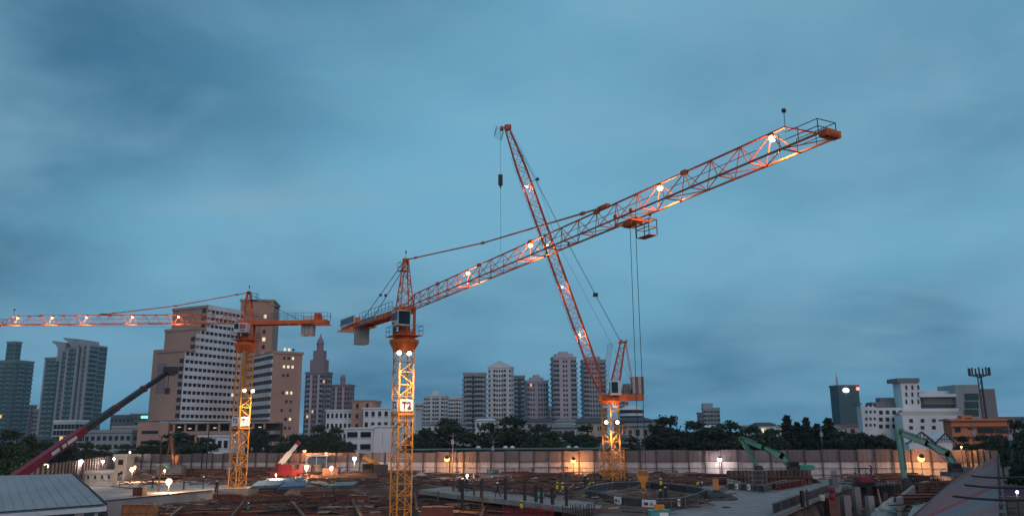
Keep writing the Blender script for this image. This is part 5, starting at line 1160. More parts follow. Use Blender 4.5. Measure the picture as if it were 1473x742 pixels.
# ------------------------------------------------------------------ people
def skin_person(pose):
    J = dict(pelvis=(0, 0, .95, .13), belly=(0, 0, 1.1, .125), chest=(0, 0, 1.32, .145), neck=(0, 0, 1.47, .06), head=(0, -.015, 1.57, .085), crown=(0, -.01, 1.70, .07))
    for s, sg in (('l', -1), ('r', 1)):
        J.update({s+'sho': (sg*.18, 0, 1.41, .07), s+'elb': (sg*.25, .03, 1.14, .05), s+'wri': (sg*.24, -.08, .90, .037), s+'hand': (sg*.235, -.11, .80, .042),
                  s+'hip': (sg*.10, 0, .90, .105), s+'kne': (sg*.12, -.03, .50, .07), s+'ank': (sg*.12, .02, .09, .048), s+'toe': (sg*.13, -.16, .04, .045)})
    J.update(pose)
    E = [('pelvis', 'belly'), ('belly', 'chest'), ('chest', 'neck'), ('neck', 'head'), ('head', 'crown')]
    for s in 'lr': E += [('chest', s+'sho'), (s+'sho', s+'elb'), (s+'elb', s+'wri'), (s+'wri', s+'hand'), ('pelvis', s+'hip'), (s+'hip', s+'kne'), (s+'kne', s+'ank'), (s+'ank', s+'toe')]
    names = list(J); me = bpy.data.meshes.new('p'); me.from_pydata([J[n][:3] for n in names], [(names.index(a), names.index(b)) for a, b in E], [])
    ob = bpy.data.objects.new('p', me); COL.objects.link(ob); sm = ob.modifiers.new('s', 'SKIN'); ss = ob.modifiers.new('d', 'SUBSURF'); ss.levels = 1
    for i, n in enumerate(names): me.skin_vertices[0].data[i].radius = (J[n][3], J[n][3]*(0.75 if n in ('chest', 'belly', 'pelvis') else 1)); me.skin_vertices[0].data[i].use_root = n == 'pelvis'
    out_ = bpy.data.meshes.new_from_object(ob.evaluated_get(bpy.context.evaluated_depsgraph_get())); bpy.data.objects.remove(ob)
    seg = [(Vector(J[a][:3]), Vector(J[b][:3]), (2 if (b in ('head', 'crown') or 'hand' in b) else (0 if any(k in b for k in ('hip', 'kne', 'ank', 'toe')) else 1))) for a, b in E]
    idx = []
    for p in out_.polygons:
        c = p.center; best = (9, 0)
        for a, b, m_ in seg:
            ab = b-a; t = max(0, min(1, (c-a).dot(ab)/ab.length_squared)); dd = (c-a-ab*t).length
            if dd < best[0]: best = (dd, m_)
        idx.append(best[1])
    out_.polygons.foreach_set('material_index', idx); out_.polygons.foreach_set('use_smooth', [True]*len(idx)); return out_, J
POSE = {'stand': {}, 'walk': {'lkne': (-.11, -.20, .52, .07), 'lank': (-.11, -.24, .10, .048), 'ltoe': (-.11, -.42, .06, .045), 'rkne': (.11, .08, .50, .07), 'rank': (.11, .36, .16, .048), 'rtoe': (.11, .24, .04, .045), 'lelb': (-.26, .14, 1.15, .05), 'lwri': (-.25, .10, .92, .037), 'lhand': (-.24, .06, .83, .042), 'relb': (.25, -.08, 1.15, .05), 'rwri': (.23, -.28, 1.02, .037), 'rhand': (.22, -.36, .98, .042)},
        'bend': {'belly': (0, -.08, 1.07, .125), 'chest': (0, -.30, 1.18, .145), 'neck': (0, -.44, 1.22, .06), 'head': (0, -.54, 1.22, .085), 'crown': (0, -.66, 1.22, .07), 'lsho': (-.18, -.38, 1.18, .07), 'rsho': (.18, -.38, 1.18, .07), 'lelb': (-.2, -.45, .92, .05), 'relb': (.2, -.45, .92, .05), 'lwri': (-.15, -.55, .70, .037), 'rwri': (.15, -.55, .70, .037), 'lhand': (-.14, -.58, .61, .042), 'rhand': (.14, -.58, .61, .042), 'lkne': (-.13, -.16, .50, .07), 'rkne': (.13, -.10, .50, .07)},
        'work': {'lelb': (-.26, -.12, 1.18, .05), 'lwri': (-.14, -.36, 1.12, .037), 'lhand': (-.1, -.45, 1.1, .042), 'relb': (.26, -.12, 1.18, .05), 'rwri': (.14, -.36, 1.05, .037), 'rhand': (.1, -.45, 1.02, .042)}}
PM = {k: skin_person(v) for k, v in POSE.items()}
def person(px, py, label, pose, top, leg, vest=None, helmet='helmet_white', face=0.0, z=None, Y=None):
    if Y is not None: b = P(px, py, Y); b.z = gz(b.x, b.y)
    else:
        b = G(px, py, 0.2 if z is None else z)
        if z is None: b.z = 0.2
    th = thing('person', b, label, 'person', 'workers on the site'); me, J = PM[pose]; me = me.copy(); me.materials.clear()
    for m_ in (leg, top, 'skin'): me.materials.append(M(m_))
    inst('body', me, th, b, face)
    rot = Matrix.Rotation(face, 3, 'Z'); hd = Vector(J['crown'][:3]); hb0 = Vector(J['head'][:3]); d = (hd-hb0).normalized(); hc = hb0+d*0.06
    u, w = perp(d); hm = MB(); prof = [(0.135, 0.0), (0.132, 0.05), (0.11, 0.10), (0.06, 0.135), (0.01, 0.145)]; vs = []; n = 10
    for r, zz in [(0.165, 0.0)]+prof:
        for i in range(n): a = 2*math.pi*i/n; vs.append(rot@(hc+u*(r*math.cos(a))+w*(r*math.sin(a))+d*zz)+b)
    hm.add(vs, [(j*n+i, j*n+(i+1) % n, (j+1)*n+(i+1) % n, (j+1)*n+i) for j in range(5) for i in range(n)]+[tuple(range(n))[::-1], tuple(range(5*n, 6*n))]); hm.build('helmet', helmet, th, smooth=True)
    if vest:
        p0, p1, p2 = (Vector(J[k][:3]) for k in ('pelvis', 'belly', 'chest')); ax = (p2-p1).normalized(); sx = Vector((1, 0, 0)); sy = ax.cross(sx).normalized(); vs = []; rings = [(p0, .185, .145), (p1, .185, .15), (p2, .215, .155), (p2+ax*0.10, .17, .11)]
        for c, ra_, rb2 in rings:
            for i in range(n): a = 2*math.pi*i/n; vs.append(rot@(c+sx*(ra_*math.cos(a))+sy*(rb2*math.sin(a)))+b)
        MB().add(vs, [(j*n+i, j*n+(i+1) % n, (j+1)*n+(i+1) % n, (j+1)*n+i) for j in range(3) for i in range(n)]).build('safety_vest', vest, th, smooth=True)
for q in ((716, 715, 'worker in dark clothes and white helmet walking along the concrete walkway', 'walk', 'cloth_dark', 'cloth_dark', None, 'helmet_white', -1.2),
          (671, 707, 'worker in dark clothes at the left end of the walkway', 'stand', 'cloth_dark', 'cloth_dark', None, 'helmet_white', 0.4),
          (802, 715, 'worker in yellow jacket, left of the pair on the walkway', 'stand', 'cloth_grey', 'cloth_dark', 'vest_yellow', 'helmet_yellow', 2.6),
          (809, 716, 'worker in yellow jacket, right of the pair on the walkway', 'work', 'cloth_grey', 'cloth_dark', 'vest_yellow', 'helmet_yellow', 0.3),
          (848, 708, 'worker in yellow vest in front of the T3 mast', 'bend', 'cloth_grey', 'cloth_dark', 'vest_yellow', 'helmet_yellow', 0.9),
          (842, 701, 'worker in dark clothes left of the T3 mast foot', 'stand', 'cloth_dark', 'cloth_dark', None, 'helmet_white', 0.0),
          (864, 698, 'worker in dark red by the T3 mast foot', 'work', 'cloth_red', 'cloth_dark', None, 'helmet_yellow', 1.4),
          (951, 729, 'worker in dark red with yellow helmet inside the round barrier', 'stand', 'cloth_red', 'cloth_dark', None, 'helmet_yellow', 0.6),
          (958, 724, 'second worker in dark red inside the round barrier', 'work', 'cloth_red', 'cloth_dark', None, 'helmet_yellow', -0.6),
          (951, 708, 'worker in yellow vest behind the round barrier', 'stand', 'cloth_grey', 'cloth_dark', 'vest_yellow', 'helmet_white', 0.2),
          (1003, 708, 'worker in yellow vest bending beside the small white lamp', 'bend', 'cloth_grey', 'cloth_dark', 'vest_yellow', 'helmet_white', 1.2),
          (219, 703, 'worker bending on the left concrete deck', 'walk', 'cloth_grey', 'cloth_dark', None, 'helmet_white', 1.1),
          (176, 699, 'worker in pale clothes on the left of the concrete deck', 'work', 'cloth_pale', 'cloth_pale', None, 'helmet_white', 0.8),
          (172, 700, 'second worker in pale clothes at the left of the deck', 'stand', 'cloth_pale', 'cloth_grey', None, 'helmet_white', -0.8),
          (292, 703, 'worker in red near the right end of the concrete deck', 'work', 'cloth_red', 'cloth_dark', None, 'helmet_white', -1.2),
          (311, 711, 'worker in dark red standing on the deck corner', 'stand', 'cloth_red', 'cloth_dark', None, 'helmet_yellow', 0.4)):
    person(*q)
person(356, 744, 'worker in green vest and white helmet in the pit left of T2', 'stand', 'cloth_dark', 'cloth_dark', 'vest_green', 'helmet_white', 0.3, z=-2.0)
person(750, 744, 'worker in yellow jacket in the pit beside the red rebar', 'work', 'cloth_grey', 'cloth_dark', 'vest_yellow', 'helmet_yellow', 2.8, z=-0.9)
person(425, 698, 'worker in green vest among the sheets behind the pit', 'bend', 'cloth_dark', 'cloth_dark', 'vest_green', 'helmet_white', 0.3, z=0.0)
person(520, 692, 'worker in grey behind the pit left of T2', 'stand', 'cloth_grey', 'cloth_dark', None, 'helmet_white', 0.3, z=0.0)

# ------------------------------------------------------------------ machines
def tracks(th, c, fwd, lx, wy, zb_, h=0.8):
    fwd = V2(fwd).normalized(); s = Vector((-fwd.y, fwd.x, 0))
    for sg in (-1, 1):
        o_ = V2(c)+s*(sg*wy/2)-s*0.3; prof = [(-lx/2+h*0.4, 0), (lx/2-h*0.4, 0), (lx/2, h*0.5), (lx/2-h*0.4, h), (-lx/2+h*0.4, h), (-lx/2, h*0.5)]
        MB().extr(prof, o_+Vector((0, 0, zb_)), fwd, Vector((0, 0, 1)), s, 0.6).build('track', 'rubber', th)
def box_path(mb, pts, hs, t, side):                     # tapered box-section arm through pts
    side = V2(side).normalized()
    for i, (a, b) in enumerate(zip(pts, pts[1:])):
        d = (b-a).normalized(); w = d.cross(side).normalized(); vs = []
        for p, h in ((a-d*hs[i]*0.3, hs[i]), (b+d*hs[i+1]*0.3, hs[i+1])):
            for x, y in ((-1, -1), (1, -1), (1, 1), (-1, 1)): vs.append(p+side*(x*t/2)+w*(y*h/2))
        mb.add(vs, [(0, 1, 2, 3), (7, 6, 5, 4), (0, 4, 5, 1), (1, 5, 6, 2), (2, 6, 7, 3), (3, 7, 4, 0)])
def excavator(label, Y, boom, stick, cab, rear, bm, body, zb_=0.0, bh=(0.5, 0.85, 0.55), sh=(0.55, 0.35)):
    bp = [P(x, y, Y) for x, y in boom]; sp = [P(x, y, Y) for x, y in stick]; c0 = P(cab[0], cab[2], Y); c1 = P(cab[1], cab[3], Y); r1 = P(rear[0], rear[1], Y); side = (0, 1)
    cx_ = (c0.x+r1.x)/2; th = thing('excavator', (cx_, Y, zb_), label, 'excavator', 'green excavators')
    deck = c1.z-0.1
    MB().bar((cx_, Y, zb_+0.4), (cx_, Y, deck-0.2), 0.7, 12).build('turntable', 'steel_dark', th)
    tracks(th, (cx_, Y), (1, 0), 4.2, 2.6, zb_)
    mb = MB(); mb.obox((c0.x-0.3, Y-1.35), (1, 0), r1.x-c0.x-0.4, (0, 1), 2.7, deck-0.35, deck+0.15); mb.build('upper_frame', body, th)
    e0 = c1.x+0.1; MB().extr([(e0-cx_, 0.16), (r1.x-cx_-0.3, 0.16), (r1.x-cx_, 0.4), (r1.x-cx_, r1.z-deck-0.1), (r1.x-cx_-0.3, r1.z-deck), (e0-cx_, r1.z-deck)], (cx_, Y-1.35, deck), (1, 0, 0), (0, 0, 1), (0, 1, 0), 2.7).build('engine_house', body, th)
    cb = MB().obox((c0.x, Y-1.3), (1, 0), c1.x-c0.x, (0, 1), 1.15, deck+0.16, c0.z).build('cab', 'steel_dark', th)
    wn = MB(); z0_, z1_ = deck+0.7, c0.z-0.2; wn.quad((c0.x+0.15, Y-1.33, z0_), (c1.x-0.15, Y-1.33, z0_), (c1.x-0.15, Y-1.33, z1_), (c0.x+0.15, Y-1.33, z1_)); wn.quad((c0.x-0.03, Y-0.3, z0_), (c0.x-0.03, Y-1.2, z0_), (c0.x-0.03, Y-1.2, z1_), (c0.x-0.03, Y-0.3, z1_)); wn.build('window', 'cab_glass', cb)
    b_ = MB(); box_path(b_, bp, bh, 0.5, side); b_.build('boom', bm, th); s_ = MB(); box_path(s_, sp, sh, 0.42, side); s_.build('stick', bm, th)
    cy = MB(); mid = bp[len(bp)//2]; cy.bar(bp[0].lerp(mid, 0.1)+Vector((-0.3, -0.35, -0.4)), mid+Vector((0, -0.35, 0)), 0.09, 7); cy.bar(mid.lerp(bp[-1], 0.3)+Vector((0, -0.3, 0.45)), bp[-1]+Vector((0.0, -0.3, 0.35)), 0.08, 7); cy.bar(sp[0].lerp(sp[1], 0.15)+Vector((0.3, -0.3, 0)), sp[1].lerp(sp[0], 0.2)+Vector((0.25, -0.3, 0)), 0.08, 7); cy.build('hydraulic_cylinder', 'steel_grey', th)
    ho2 = MB(); ho2.path([p_+Vector((0.1, -0.32, 0.5)) for p_ in bp], 0.035, 5); ho2.path([p_+Vector((-0.1, -0.32, 0.42)) for p_ in bp]+[sp[0].lerp(sp[1], 0.4)+Vector((0.35, -0.3, 0))], 0.03, 5); ho2.build('hydraulic_hose', 'rubber', th)
    for p_ in (bp[0], bp[-1], sp[-1]): MB().bar(p_+Vector((0, -0.4, 0)), p_+Vector((0, 0.4, 0)), 0.16, 8).build('pivot_pin', 'steel_dark', th)
    q = sp[-1]; MB().extr([(-0.5, 0), (0.5, 0.1), (0.7, -0.5), (0.4, -1.0), (-0.3, -1.1), (-0.2, -0.6)], q-Vector((0, 0.5, 0)), (1, 0, 0), (0, 0, 1), (0, 1, 0), 1.0).build('bucket', 'steel_dark', th)
    return th
excavator('green excavator with raised boom beside the brown wall right of centre', 124, ((1138, 668), (1124, 655), (1097, 643), (1065, 631)), ((1065, 630), (1090, 670)), (1130, 1146, 663, 676), (1167, 668), 'exc_green', 'exc_green', bh=(0.9, 0.95, 0.75, 0.5))
light('cab_light', P(1126, 661, 122.3), 25, WARM, 0.06)
excavator('pale green excavator with upright stick near the right hoarding', 112, ((1374, 668), (1362, 652), (1332, 637), (1294, 622)), ((1293, 618), (1301, 688)), (1361, 1377, 665, 679), (1396, 671), 'exc_pale', 'condo_dark', bh=(0.8, 0.9, 0.75, 0.6), sh=(0.95, 0.6))
def wheels(th, x0, x1, y, zb_, n=4, r=0.5):
    for i in range(n):
        x = x0+(x1-x0)*i/(n-1); w_ = MB().bar((x, y-0.18, zb_+r), (x, y+0.18, zb_+r), r, 12).build('wheel', 'rubber', th); MB().bar((x, y-0.22, zb_+r), (x, y-0.16, zb_+r), r*0.5, 10).build('rim', 'steel_grey', w_)
def mobile_crane(label, base_px, Y, b0, b1, wid, bm, body, ln=7.0, cap=None, flip=1):
    b = P(*base_px, Y); zb_ = 0.0; th = thing('mobile_crane', (b.x, Y, zb_), label, 'mobile crane', 'mobile cranes')
    MB().extr([(-ln/2, 0.7), (ln/2, 0.7), (ln/2, 1.2), (ln/2-0.3, 1.45), (-ln/2, 1.45)], (b.x, Y-1.2, zb_), (1, 0, 0), (0, 0, 1), (0, 1, 0), 2.4).build('chassis', body, th)
    wheels(th, b.x-ln/2+0.8, b.x+ln/2-0.8, Y-1.15, zb_)
    cx_ = b.x+flip*ln*0.38; cb = MB().extr([(-0.9, 1.45), (0.9, 1.45), (0.7, 2.9), (-0.9, 2.9)], (cx_, Y-1.15, zb_), (1, 0, 0), (0, 0, 1), (0, 1, 0), 1.2).build('cab', body, th)
    MB().quad((cx_-0.7, Y-1.18, zb_+2.0), (cx_+0.6, Y-1.18, zb_+2.0), (cx_+0.55, Y-1.18, zb_+2.75), (cx_-0.7, Y-1.18, zb_+2.75)).build('window', 'cab_glass', cb)
    MB().obox((b.x-1.2, Y-1.0), (1, 0), 2.2, (0, 1), 2.0, zb_+1.46, zb_+2.7).build('turntable', body, th)
    A, B = P(*b0, Y), P(*b1, Y); mb = MB(); mb.bar(A, A.lerp(B, 0.55), wid, 4); mb.build('boom', bm, th); MB().bar(A.lerp(B, 0.5), B, wid*0.72, 4).build('boom_extension', bm, th); d = (B-A).normalized(); MB().bar(B-d*0.1, B+d*0.5, wid*0.9, 4).build('boom_head', body, th)
    MB().bar((b.x, Y, zb_+1.8), A.lerp(B, 0.3), 0.14, 8).build('lift_cylinder', 'steel_grey', th); MB().box((A.x-0.2, Y, A.z-0.3), (1.0, 1.4, 0.9)).build('pivot', body, th)
    for sx in (-1, 1): MB().path([(b.x+sx*ln*0.3, Y-1.2, zb_+0.8), (b.x+sx*ln*0.3, Y-2.4, zb_+0.8), (b.x+sx*ln*0.3, Y-2.4, zb_+0.05)], 0.12, 4).build('outrigger', body, th)
    return th
mobile_crane('red mobile crane with pale telescopic boom left of centre', (412, 680), 142, (403, 667), (428, 638), 0.55, 'white_paint', 'machine_red', 5.0)
mobile_crane('yellow crane with lowered boom left of the T2 mast', (548, 678), 140, (549, 671), (521, 656), 0.5, 'machine_yellow', 'steel_dark', 5.5, flip=-1)
# red telescopic boom truck behind the shed
rt_ = thing('boom_truck', (P(25, 690, 74).x, 74, 0), 'red truck crane whose dark telescopic boom rises across the left skyline', 'mobile crane', 'mobile cranes')
A, B = P(18, 689, 74), P(243, 534, 92); d = (B-A)
for (t0, t1, r0, m_) in ((0, 0.385, 0.52, 'machine_red'), (0.37, 0.60, 0.42, 'steel_dark'), (0.59, 0.80, 0.36, 'steel_dark'), (0.79, 1.0, 0.30, 'steel_dark')): MB().bar(A+d*t0, A+d*t1, r0, 4).build('boom_section', m_, rt_)
for t in (0.385, 0.60, 0.80): MB().bar(A+d*(t-0.005), A+d*(t+0.012), 0.5 if t < 0.5 else 0.44, 4).build('collar', 'machine_red', rt_)
sdv = d.normalized().cross(Vector((0, 0, 1))).normalized(); upv = sdv.cross(d.normalized())
lt = MB(); x = 0.19
for t0, t1 in ((0.19, 0.235), (0.25, 0.275), (0.28, 0.335)):
    n_ = int((t1-t0)/0.011)
    for k in range(n_):
        a = A+d*(t0+k*0.011); e = d.normalized(); f_ = -sdv if sdv.y > 0 else sdv; o_ = a+f_*0.385; lt.quad(o_-upv*0.17, o_+e*0.24-upv*0.17, o_+e*0.24+upv*0.17, o_+upv*0.17)
lt.build('boom_lettering', 'white_paint', rt_)
hd_ = MB(); hd_.box(B+Vector((0.2, 0, 0.1)), (1.4, 0.9, 0.8)); hd_.bar(B+Vector((0.3, -0.5, -0.1)), B+Vector((0.3, 0.5, -0.1)), 0.42, 10); hd_.build('boom_head', 'steel_dark', rt_)
MB().path([B+Vector((0.0, 0, -0.3)), B+Vector((0.0, 0, -1.9))], 0.04).build('hoist_rope', 'cable', rt_); MB().box(B+Vector((0, 0, -2.2)), (0.45, 0.4, 0.7)).build('hook_block', 'steel_dark', rt_)
bx = P(25, 690, 74).x; MB().obox((bx-5, 72.8), (1, 0), 9, (0, 1), 2.5, 0.6, 1.5).build('chassis', 'machine_red', rt_); MB().obox((bx-2, 73), (1, 0), 3, (0, 1), 2.1, 1.5, 3.0).build('turntable', 'machine_red', rt_); wheels(rt_, bx-4.2, bx+3.2, 72.9, 0)
# piling rig
rg_ = thing('piling_rig', (P(246, 680, 150).x, 150, 0), 'dark piling rig with upright leader left of the T1 mast', 'piling rig')
A, B = P(251, 674, 150), P(246, 626, 150); mb = MB(); mb.bar(A, B, 0.28, 4)
for k in range(14): q = A.lerp(B, k/14); mb.bar(q+Vector((-0.5, 0, 0)), q+Vector((0.5, 0, 0.4)), 0.05)
mb.build('leader', 'rust', rg_); MB().bar(P(240, 662, 150), P(245, 632, 150), 0.14, 5).build('backstay', 'rust', rg_); MB().bar(P(258, 672, 150), P(247, 640, 150), 0.14, 5).build('backstay', 'rust', rg_)
c0 = P(246, 676, 150); MB().obox((c0.x-2.2, 149), (1, 0), 4.4, (0, 1), 2.4, 0.9, 2.5).build('engine_house', 'condo_dark', rg_); tracks(rg_, (c0.x, 150.2), (1, 0), 4.6, 2.8, 0.0)
MB().path([P(224, 668, 148), P(236, 668, 148), P(243, 673, 148)], 0.25, 4).build('arm', 'exc_pale', rg_)
hx_ = P(254, 660, 148); yh = thing('hook_block', hx_-Vector((0, 0, 0.9)), 'small yellow hook block beside the piling rig leader', 'hook block'); MB().extr([(-0.28, 0.7), (0.28, 0.7), (0.3, 0.1), (0.1, -0.6), (-0.1, -0.6), (-0.3, 0.1)][::-1], hx_-Vector((0, 0.12, 0)), (1, 0, 0), (0, 0, 1), (0, 1, 0), 0.24).build('block', 'hook_orange', yh); MB().path([hx_-Vector((0, 0, 0.6)), hx_-Vector((0, 0, 0.85)), hx_-Vector((-0.15, 0, 0.95))], 0.05).build('hook', 'hook_orange', yh); MB().bar(hx_+Vector((0, 0, 0.6)), Vector((hx_.x, 149.6, P(247, 628, 150).z)), 0.03).build('rope', 'cable', yh)
# small derrick with tilted boom
A, B = P(479, 673, 140), P(498, 650, 140); dk_ = thing('derrick_crane', (A.x, 140, 0), 'small dark derrick with a tilted lattice boom and stay left of T2', 'crane'); mb = MB()
for o_ in (-0.3, 0.3): mb.bar(A+Vector((o_, 0, 0)), B+Vector((o_*0.5, 0, 0)), 0.08)
for k in range(9): q, r_ = A.lerp(B, k/9), A.lerp(B, (k+1)/9); mb.bar(q-Vector((0.3, 0, 0)), r_+Vector((0.3, 0, 0)), 0.05)
mb.build('boom', 'rust', dk_); MB().bar(B, P(498, 673, 140), 0.05).build('stay', 'cable', dk_); MB().obox((A.x-1.5, 139), (1, 0), 2.6, (0, 1), 2, 0.8, 2.2).build('engine_house', 'rust', dk_); tracks(dk_, (A.x, 140), (1, 0), 3.4, 2.4, 0)
# small red loader right
A = P(1243, 684, 118); rl_ = thing('mini_excavator', (A.x, 118, 0), 'small red machine with open canopy before the right fence', 'excavator'); MB().obox((A.x-1.0, 117), (1, 0), 1.9, (0, 1), 1.8, 0.6, 1.3).build('body', 'machine_red', rl_); tracks(rl_, (A.x, 118), (1, 0), 2.2, 1.6, 0, 0.55)
cn = MB()
for x, y in ((-0.9, -0.8), (0.6, -0.8), (0.6, 0.7), (-0.9, 0.7)): cn.bar((A.x+x, 118+y, 1.3), (A.x+x, 118+y, 2.4), 0.05)
cn.obox((A.x-1.0, 117.1), (1, 0), 1.8, (0, 1), 1.7, 2.4, 2.5); cn.build('canopy', 'steel_dark', rl_); MB().path([(A.x+0.9, 118, 1.0), (A.x+1.2, 118, 2.5), (A.x+0.9, 118, 2.9)], 0.12, 4).build('arm', 'machine_red', rl_)

# ------------------------------------------------------------------ small buildings on the site
flats('site_house', 'small cream site house at the left end of the fence', 165, 182, 657, 690, 148, -4, 'house_cream', 1, 2, group='site cabins', dpt=2.5, lit=0.0, wfr=0.45)
flats('site_cabin', 'long white site cabin along the left fence', 122, 158, 681, 692, 128, 12, 'house_cream', 4, 1, group='site cabins', dpt=3, lit=0.0, wfr=0.3)
A, B = P(441, 656, 158), P(470, 656, 158); of = thing('site_canopy', (A.x, 158, 0), 'white framed open canopy against the fence right of the red crane', 'canopy'); mb = MB()
for x in (A.x, (A.x+B.x)/2, B.x): mb.bar((x, 158, 0), (x, 158, A.z), 0.12); mb.bar((x, 161, 0), (x, 161, A.z), 0.12)
mb.build('post', 'white_paint', of); MB().obox((A.x-0.3, 157.6), (1, 0), B.x-A.x+0.6, (0, 1), 3.8, A.z, A.z+0.25).build('roof', 'white_paint', of); MB().obox((A.x+0.3, 158.05), (1, 0), B.x-A.x-0.6, (0, 1), 0.06, A.z-1.5, A.z-0.2).build('screen', 'condo_dark', of)
# ------------------------------------------------------------------ building materials lying about the site
def zone(px):
    for lim, s in ((215, 'at the far left of the pit'), (340, 'left of the T1 mast'), (455, 'just right of the T1 mast'), (560, 'left of the T2 mast'), (650, 'just right of the T2 mast'), (760, 'along the concrete walkway'), (862, 'left of the T3 mast'), (960, 'right of the T3 mast'), (1050, 'behind the round barrier'), (1180, 'beside the concrete yard')):
        if px < lim: return s
    return 'in the right-hand pit'
iprof = [(-.5, -.5), (.5, -.5), (.5, -.38), (.07, -.38), (.07, .38), (.5, .38), (.5, .5), (-.5, .5), (-.5, .38), (-.07, .38), (-.07, -.38), (-.5, -.38)]
BEAM = {m_: MB().extr(iprof, (0, 0, 0), (0, 1, 0), (0, 0, 1), (1, 0, 0), 1).mesh('steel_beam', m_) for m_ in ('rust', 'rust_red', 'steel_dark', 'steel_grey')}
ADJ = {'rust': 'rusty brown', 'rust_red': 'red-brown', 'steel_dark': 'dark', 'steel_grey': 'grey'}
def beam_at(a, b, s, m_, px, where='lying'):
    a = Vector(a); b = Vector(b); d = b-a; o = bpy.data.objects.new('steel_beam', BEAM[m_]); COL.objects.link(o); o.location = a
    o.rotation_euler = (0, -math.atan2(d.z, d.xy.length), math.atan2(d.y, d.x)); o.scale = (d.length, s, s)
    setp(o, f'{ADJ[m_]} beam {where} {zone(px)}', 'beam', f'steel beams {where} {zone(px)}', 'thing'); BUN.append((proj((a+b)/2)[0], o)); return o
rc = random.Random(21); BUN = []
# long struts and walers in the pit
for (xa, ya, xb, yb, z, s, m_) in ((300, 724, 560, 716, -1.0, .5, 'rust'), (330, 731, 566, 728, -1.3, .5, 'rust'), (190, 737, 420, 731, -1.2, .5, 'rust'), (230, 741, 560, 737, -1.4, .55, 'rust_red'), (330, 745, 590, 741, -1.3, .5, 'rust'), (420, 722, 440, 747, -0.8, .5, 'rust'), (505, 716, 520, 745, -0.9, .5, 'rust'), (350, 722, 330, 747, -0.8, .45, 'rust'), (262, 729, 240, 748, -0.9, .45, 'rust'),
                                (600, 712, 720, 724, -0.7, .5, 'rust'), (610, 719, 740, 733, -0.8, .55, 'rust'), (640, 716, 860, 742, -0.9, .5, 'timber_b'), (600, 727, 830, 748, -1.2, .5, 'rust'), (660, 738, 760, 748, -1.0, .45, 'rust_red'), (596, 706, 600, 735, -0.8, .45, 'rust'), (700, 722, 690, 748, -0.9, .45, 'rust'), (455, 735, 560, 748, -1.2, .4, 'steel_dark'), (370, 738, 470, 727, -0.7, .4, 'steel_dark'), (530, 722, 590, 727, -0.8, .45, 'rust_red')):
    m2 = 'rust' if m_ == 'timber_b' else m_; beam_at(G(xa, ya, z), G(xb, yb, z+rc.uniform(-.15, .15)), s*0.7, m2, (xa+xb)/2, 'bridging the pit')
# stacks of beams around the site
for i in range(128):
    px = rc.choice((rc.uniform(300, 860), rc.uniform(330, 560), rc.uniform(600, 860), rc.uniform(860, 1050), rc.uniform(1190, 1330))); py = rc.uniform(683, 706) if px < 1050 else rc.uniform(690, 742)
    if 1050 < px < 1190: continue
    if 615 < px < 860 and py > 701: py -= 10
    g = G(px, py, 0.0); z0 = gz(g.x, g.y); L_ = rc.uniform(3, 9); a = rc.gauss(0.05, 0.30) if rc.random() < 0.8 else rc.uniform(0, 3.14); d = Vector((math.cos(a), math.sin(a), 0)); e = Vector((-d.y, d.x, 0))
    k = rc.choice((1, 2, 3, 4, 5)); s = rc.uniform(0.24, 0.42); m_ = rc.choice(('rust', 'rust', 'rust_red', 'steel_dark', 'rust', 'steel_grey'))
    th = thing('beam_bundle' if k > 1 else 'steel_girder', (g.x, g.y, z0), f'{ADJ[m_]} steel beams bundled {zone(px)}' if k > 1 else f'single {ADJ[m_]} steel girder {zone(px)}', 'beams' if k > 1 else 'girder', f'steel beams lying {zone(px)}'); BUN.append((px, th))
    for j in range(k):
        q = Vector((g.x, g.y, z0+0.12+s*(0.5+(j//2))))+e*(s*1.1*(j % 2))+d*rc.uniform(-.5, .5); o = bpy.data.objects.new('beam', BEAM[m_]); COL.objects.link(o); o.parent = th; o.location = q-d*L_/2-Vector((g.x, g.y, z0)); o.rotation_euler = (0, rc.uniform(-.01, .01), a+rc.uniform(-.02, .02)); o.scale = (L_, s, s)
# timber stacks
PLK = MB().box((0.5, 0, 0), (1, 1, 1)).mesh('plank', 'timber')
for i in range(34):
    px = rc.uniform(300, 1040); py = rc.uniform(684, 704) if rc.random() < 0.8 or px > 590 or px < 330 else rc.uniform(712, 742); g = G(px, py, 0); z0 = gz(g.x, g.y)
    th = thing('timber_stack', (g.x, g.y, z0), 'low stack of timber planks '+zone(px), 'timber', 'timber stacks '+zone(px)); BUN.append((px, th)); a = rc.gauss(0, 0.4)
    for r in range(rc.randint(1, 3)):
        for c in range(5):
            off = Vector((-math.sin(a), math.cos(a), 0))*(c*0.28-0.6); inst('plank', PLK, th, Vector((g.x, g.y, z0+0.14+r*0.12))+off-Vector((math.cos(a), math.sin(a), 0))*1.8, a+rc.uniform(-.04, .04), (rc.uniform(3.2, 4.2), 0.25, 0.10))
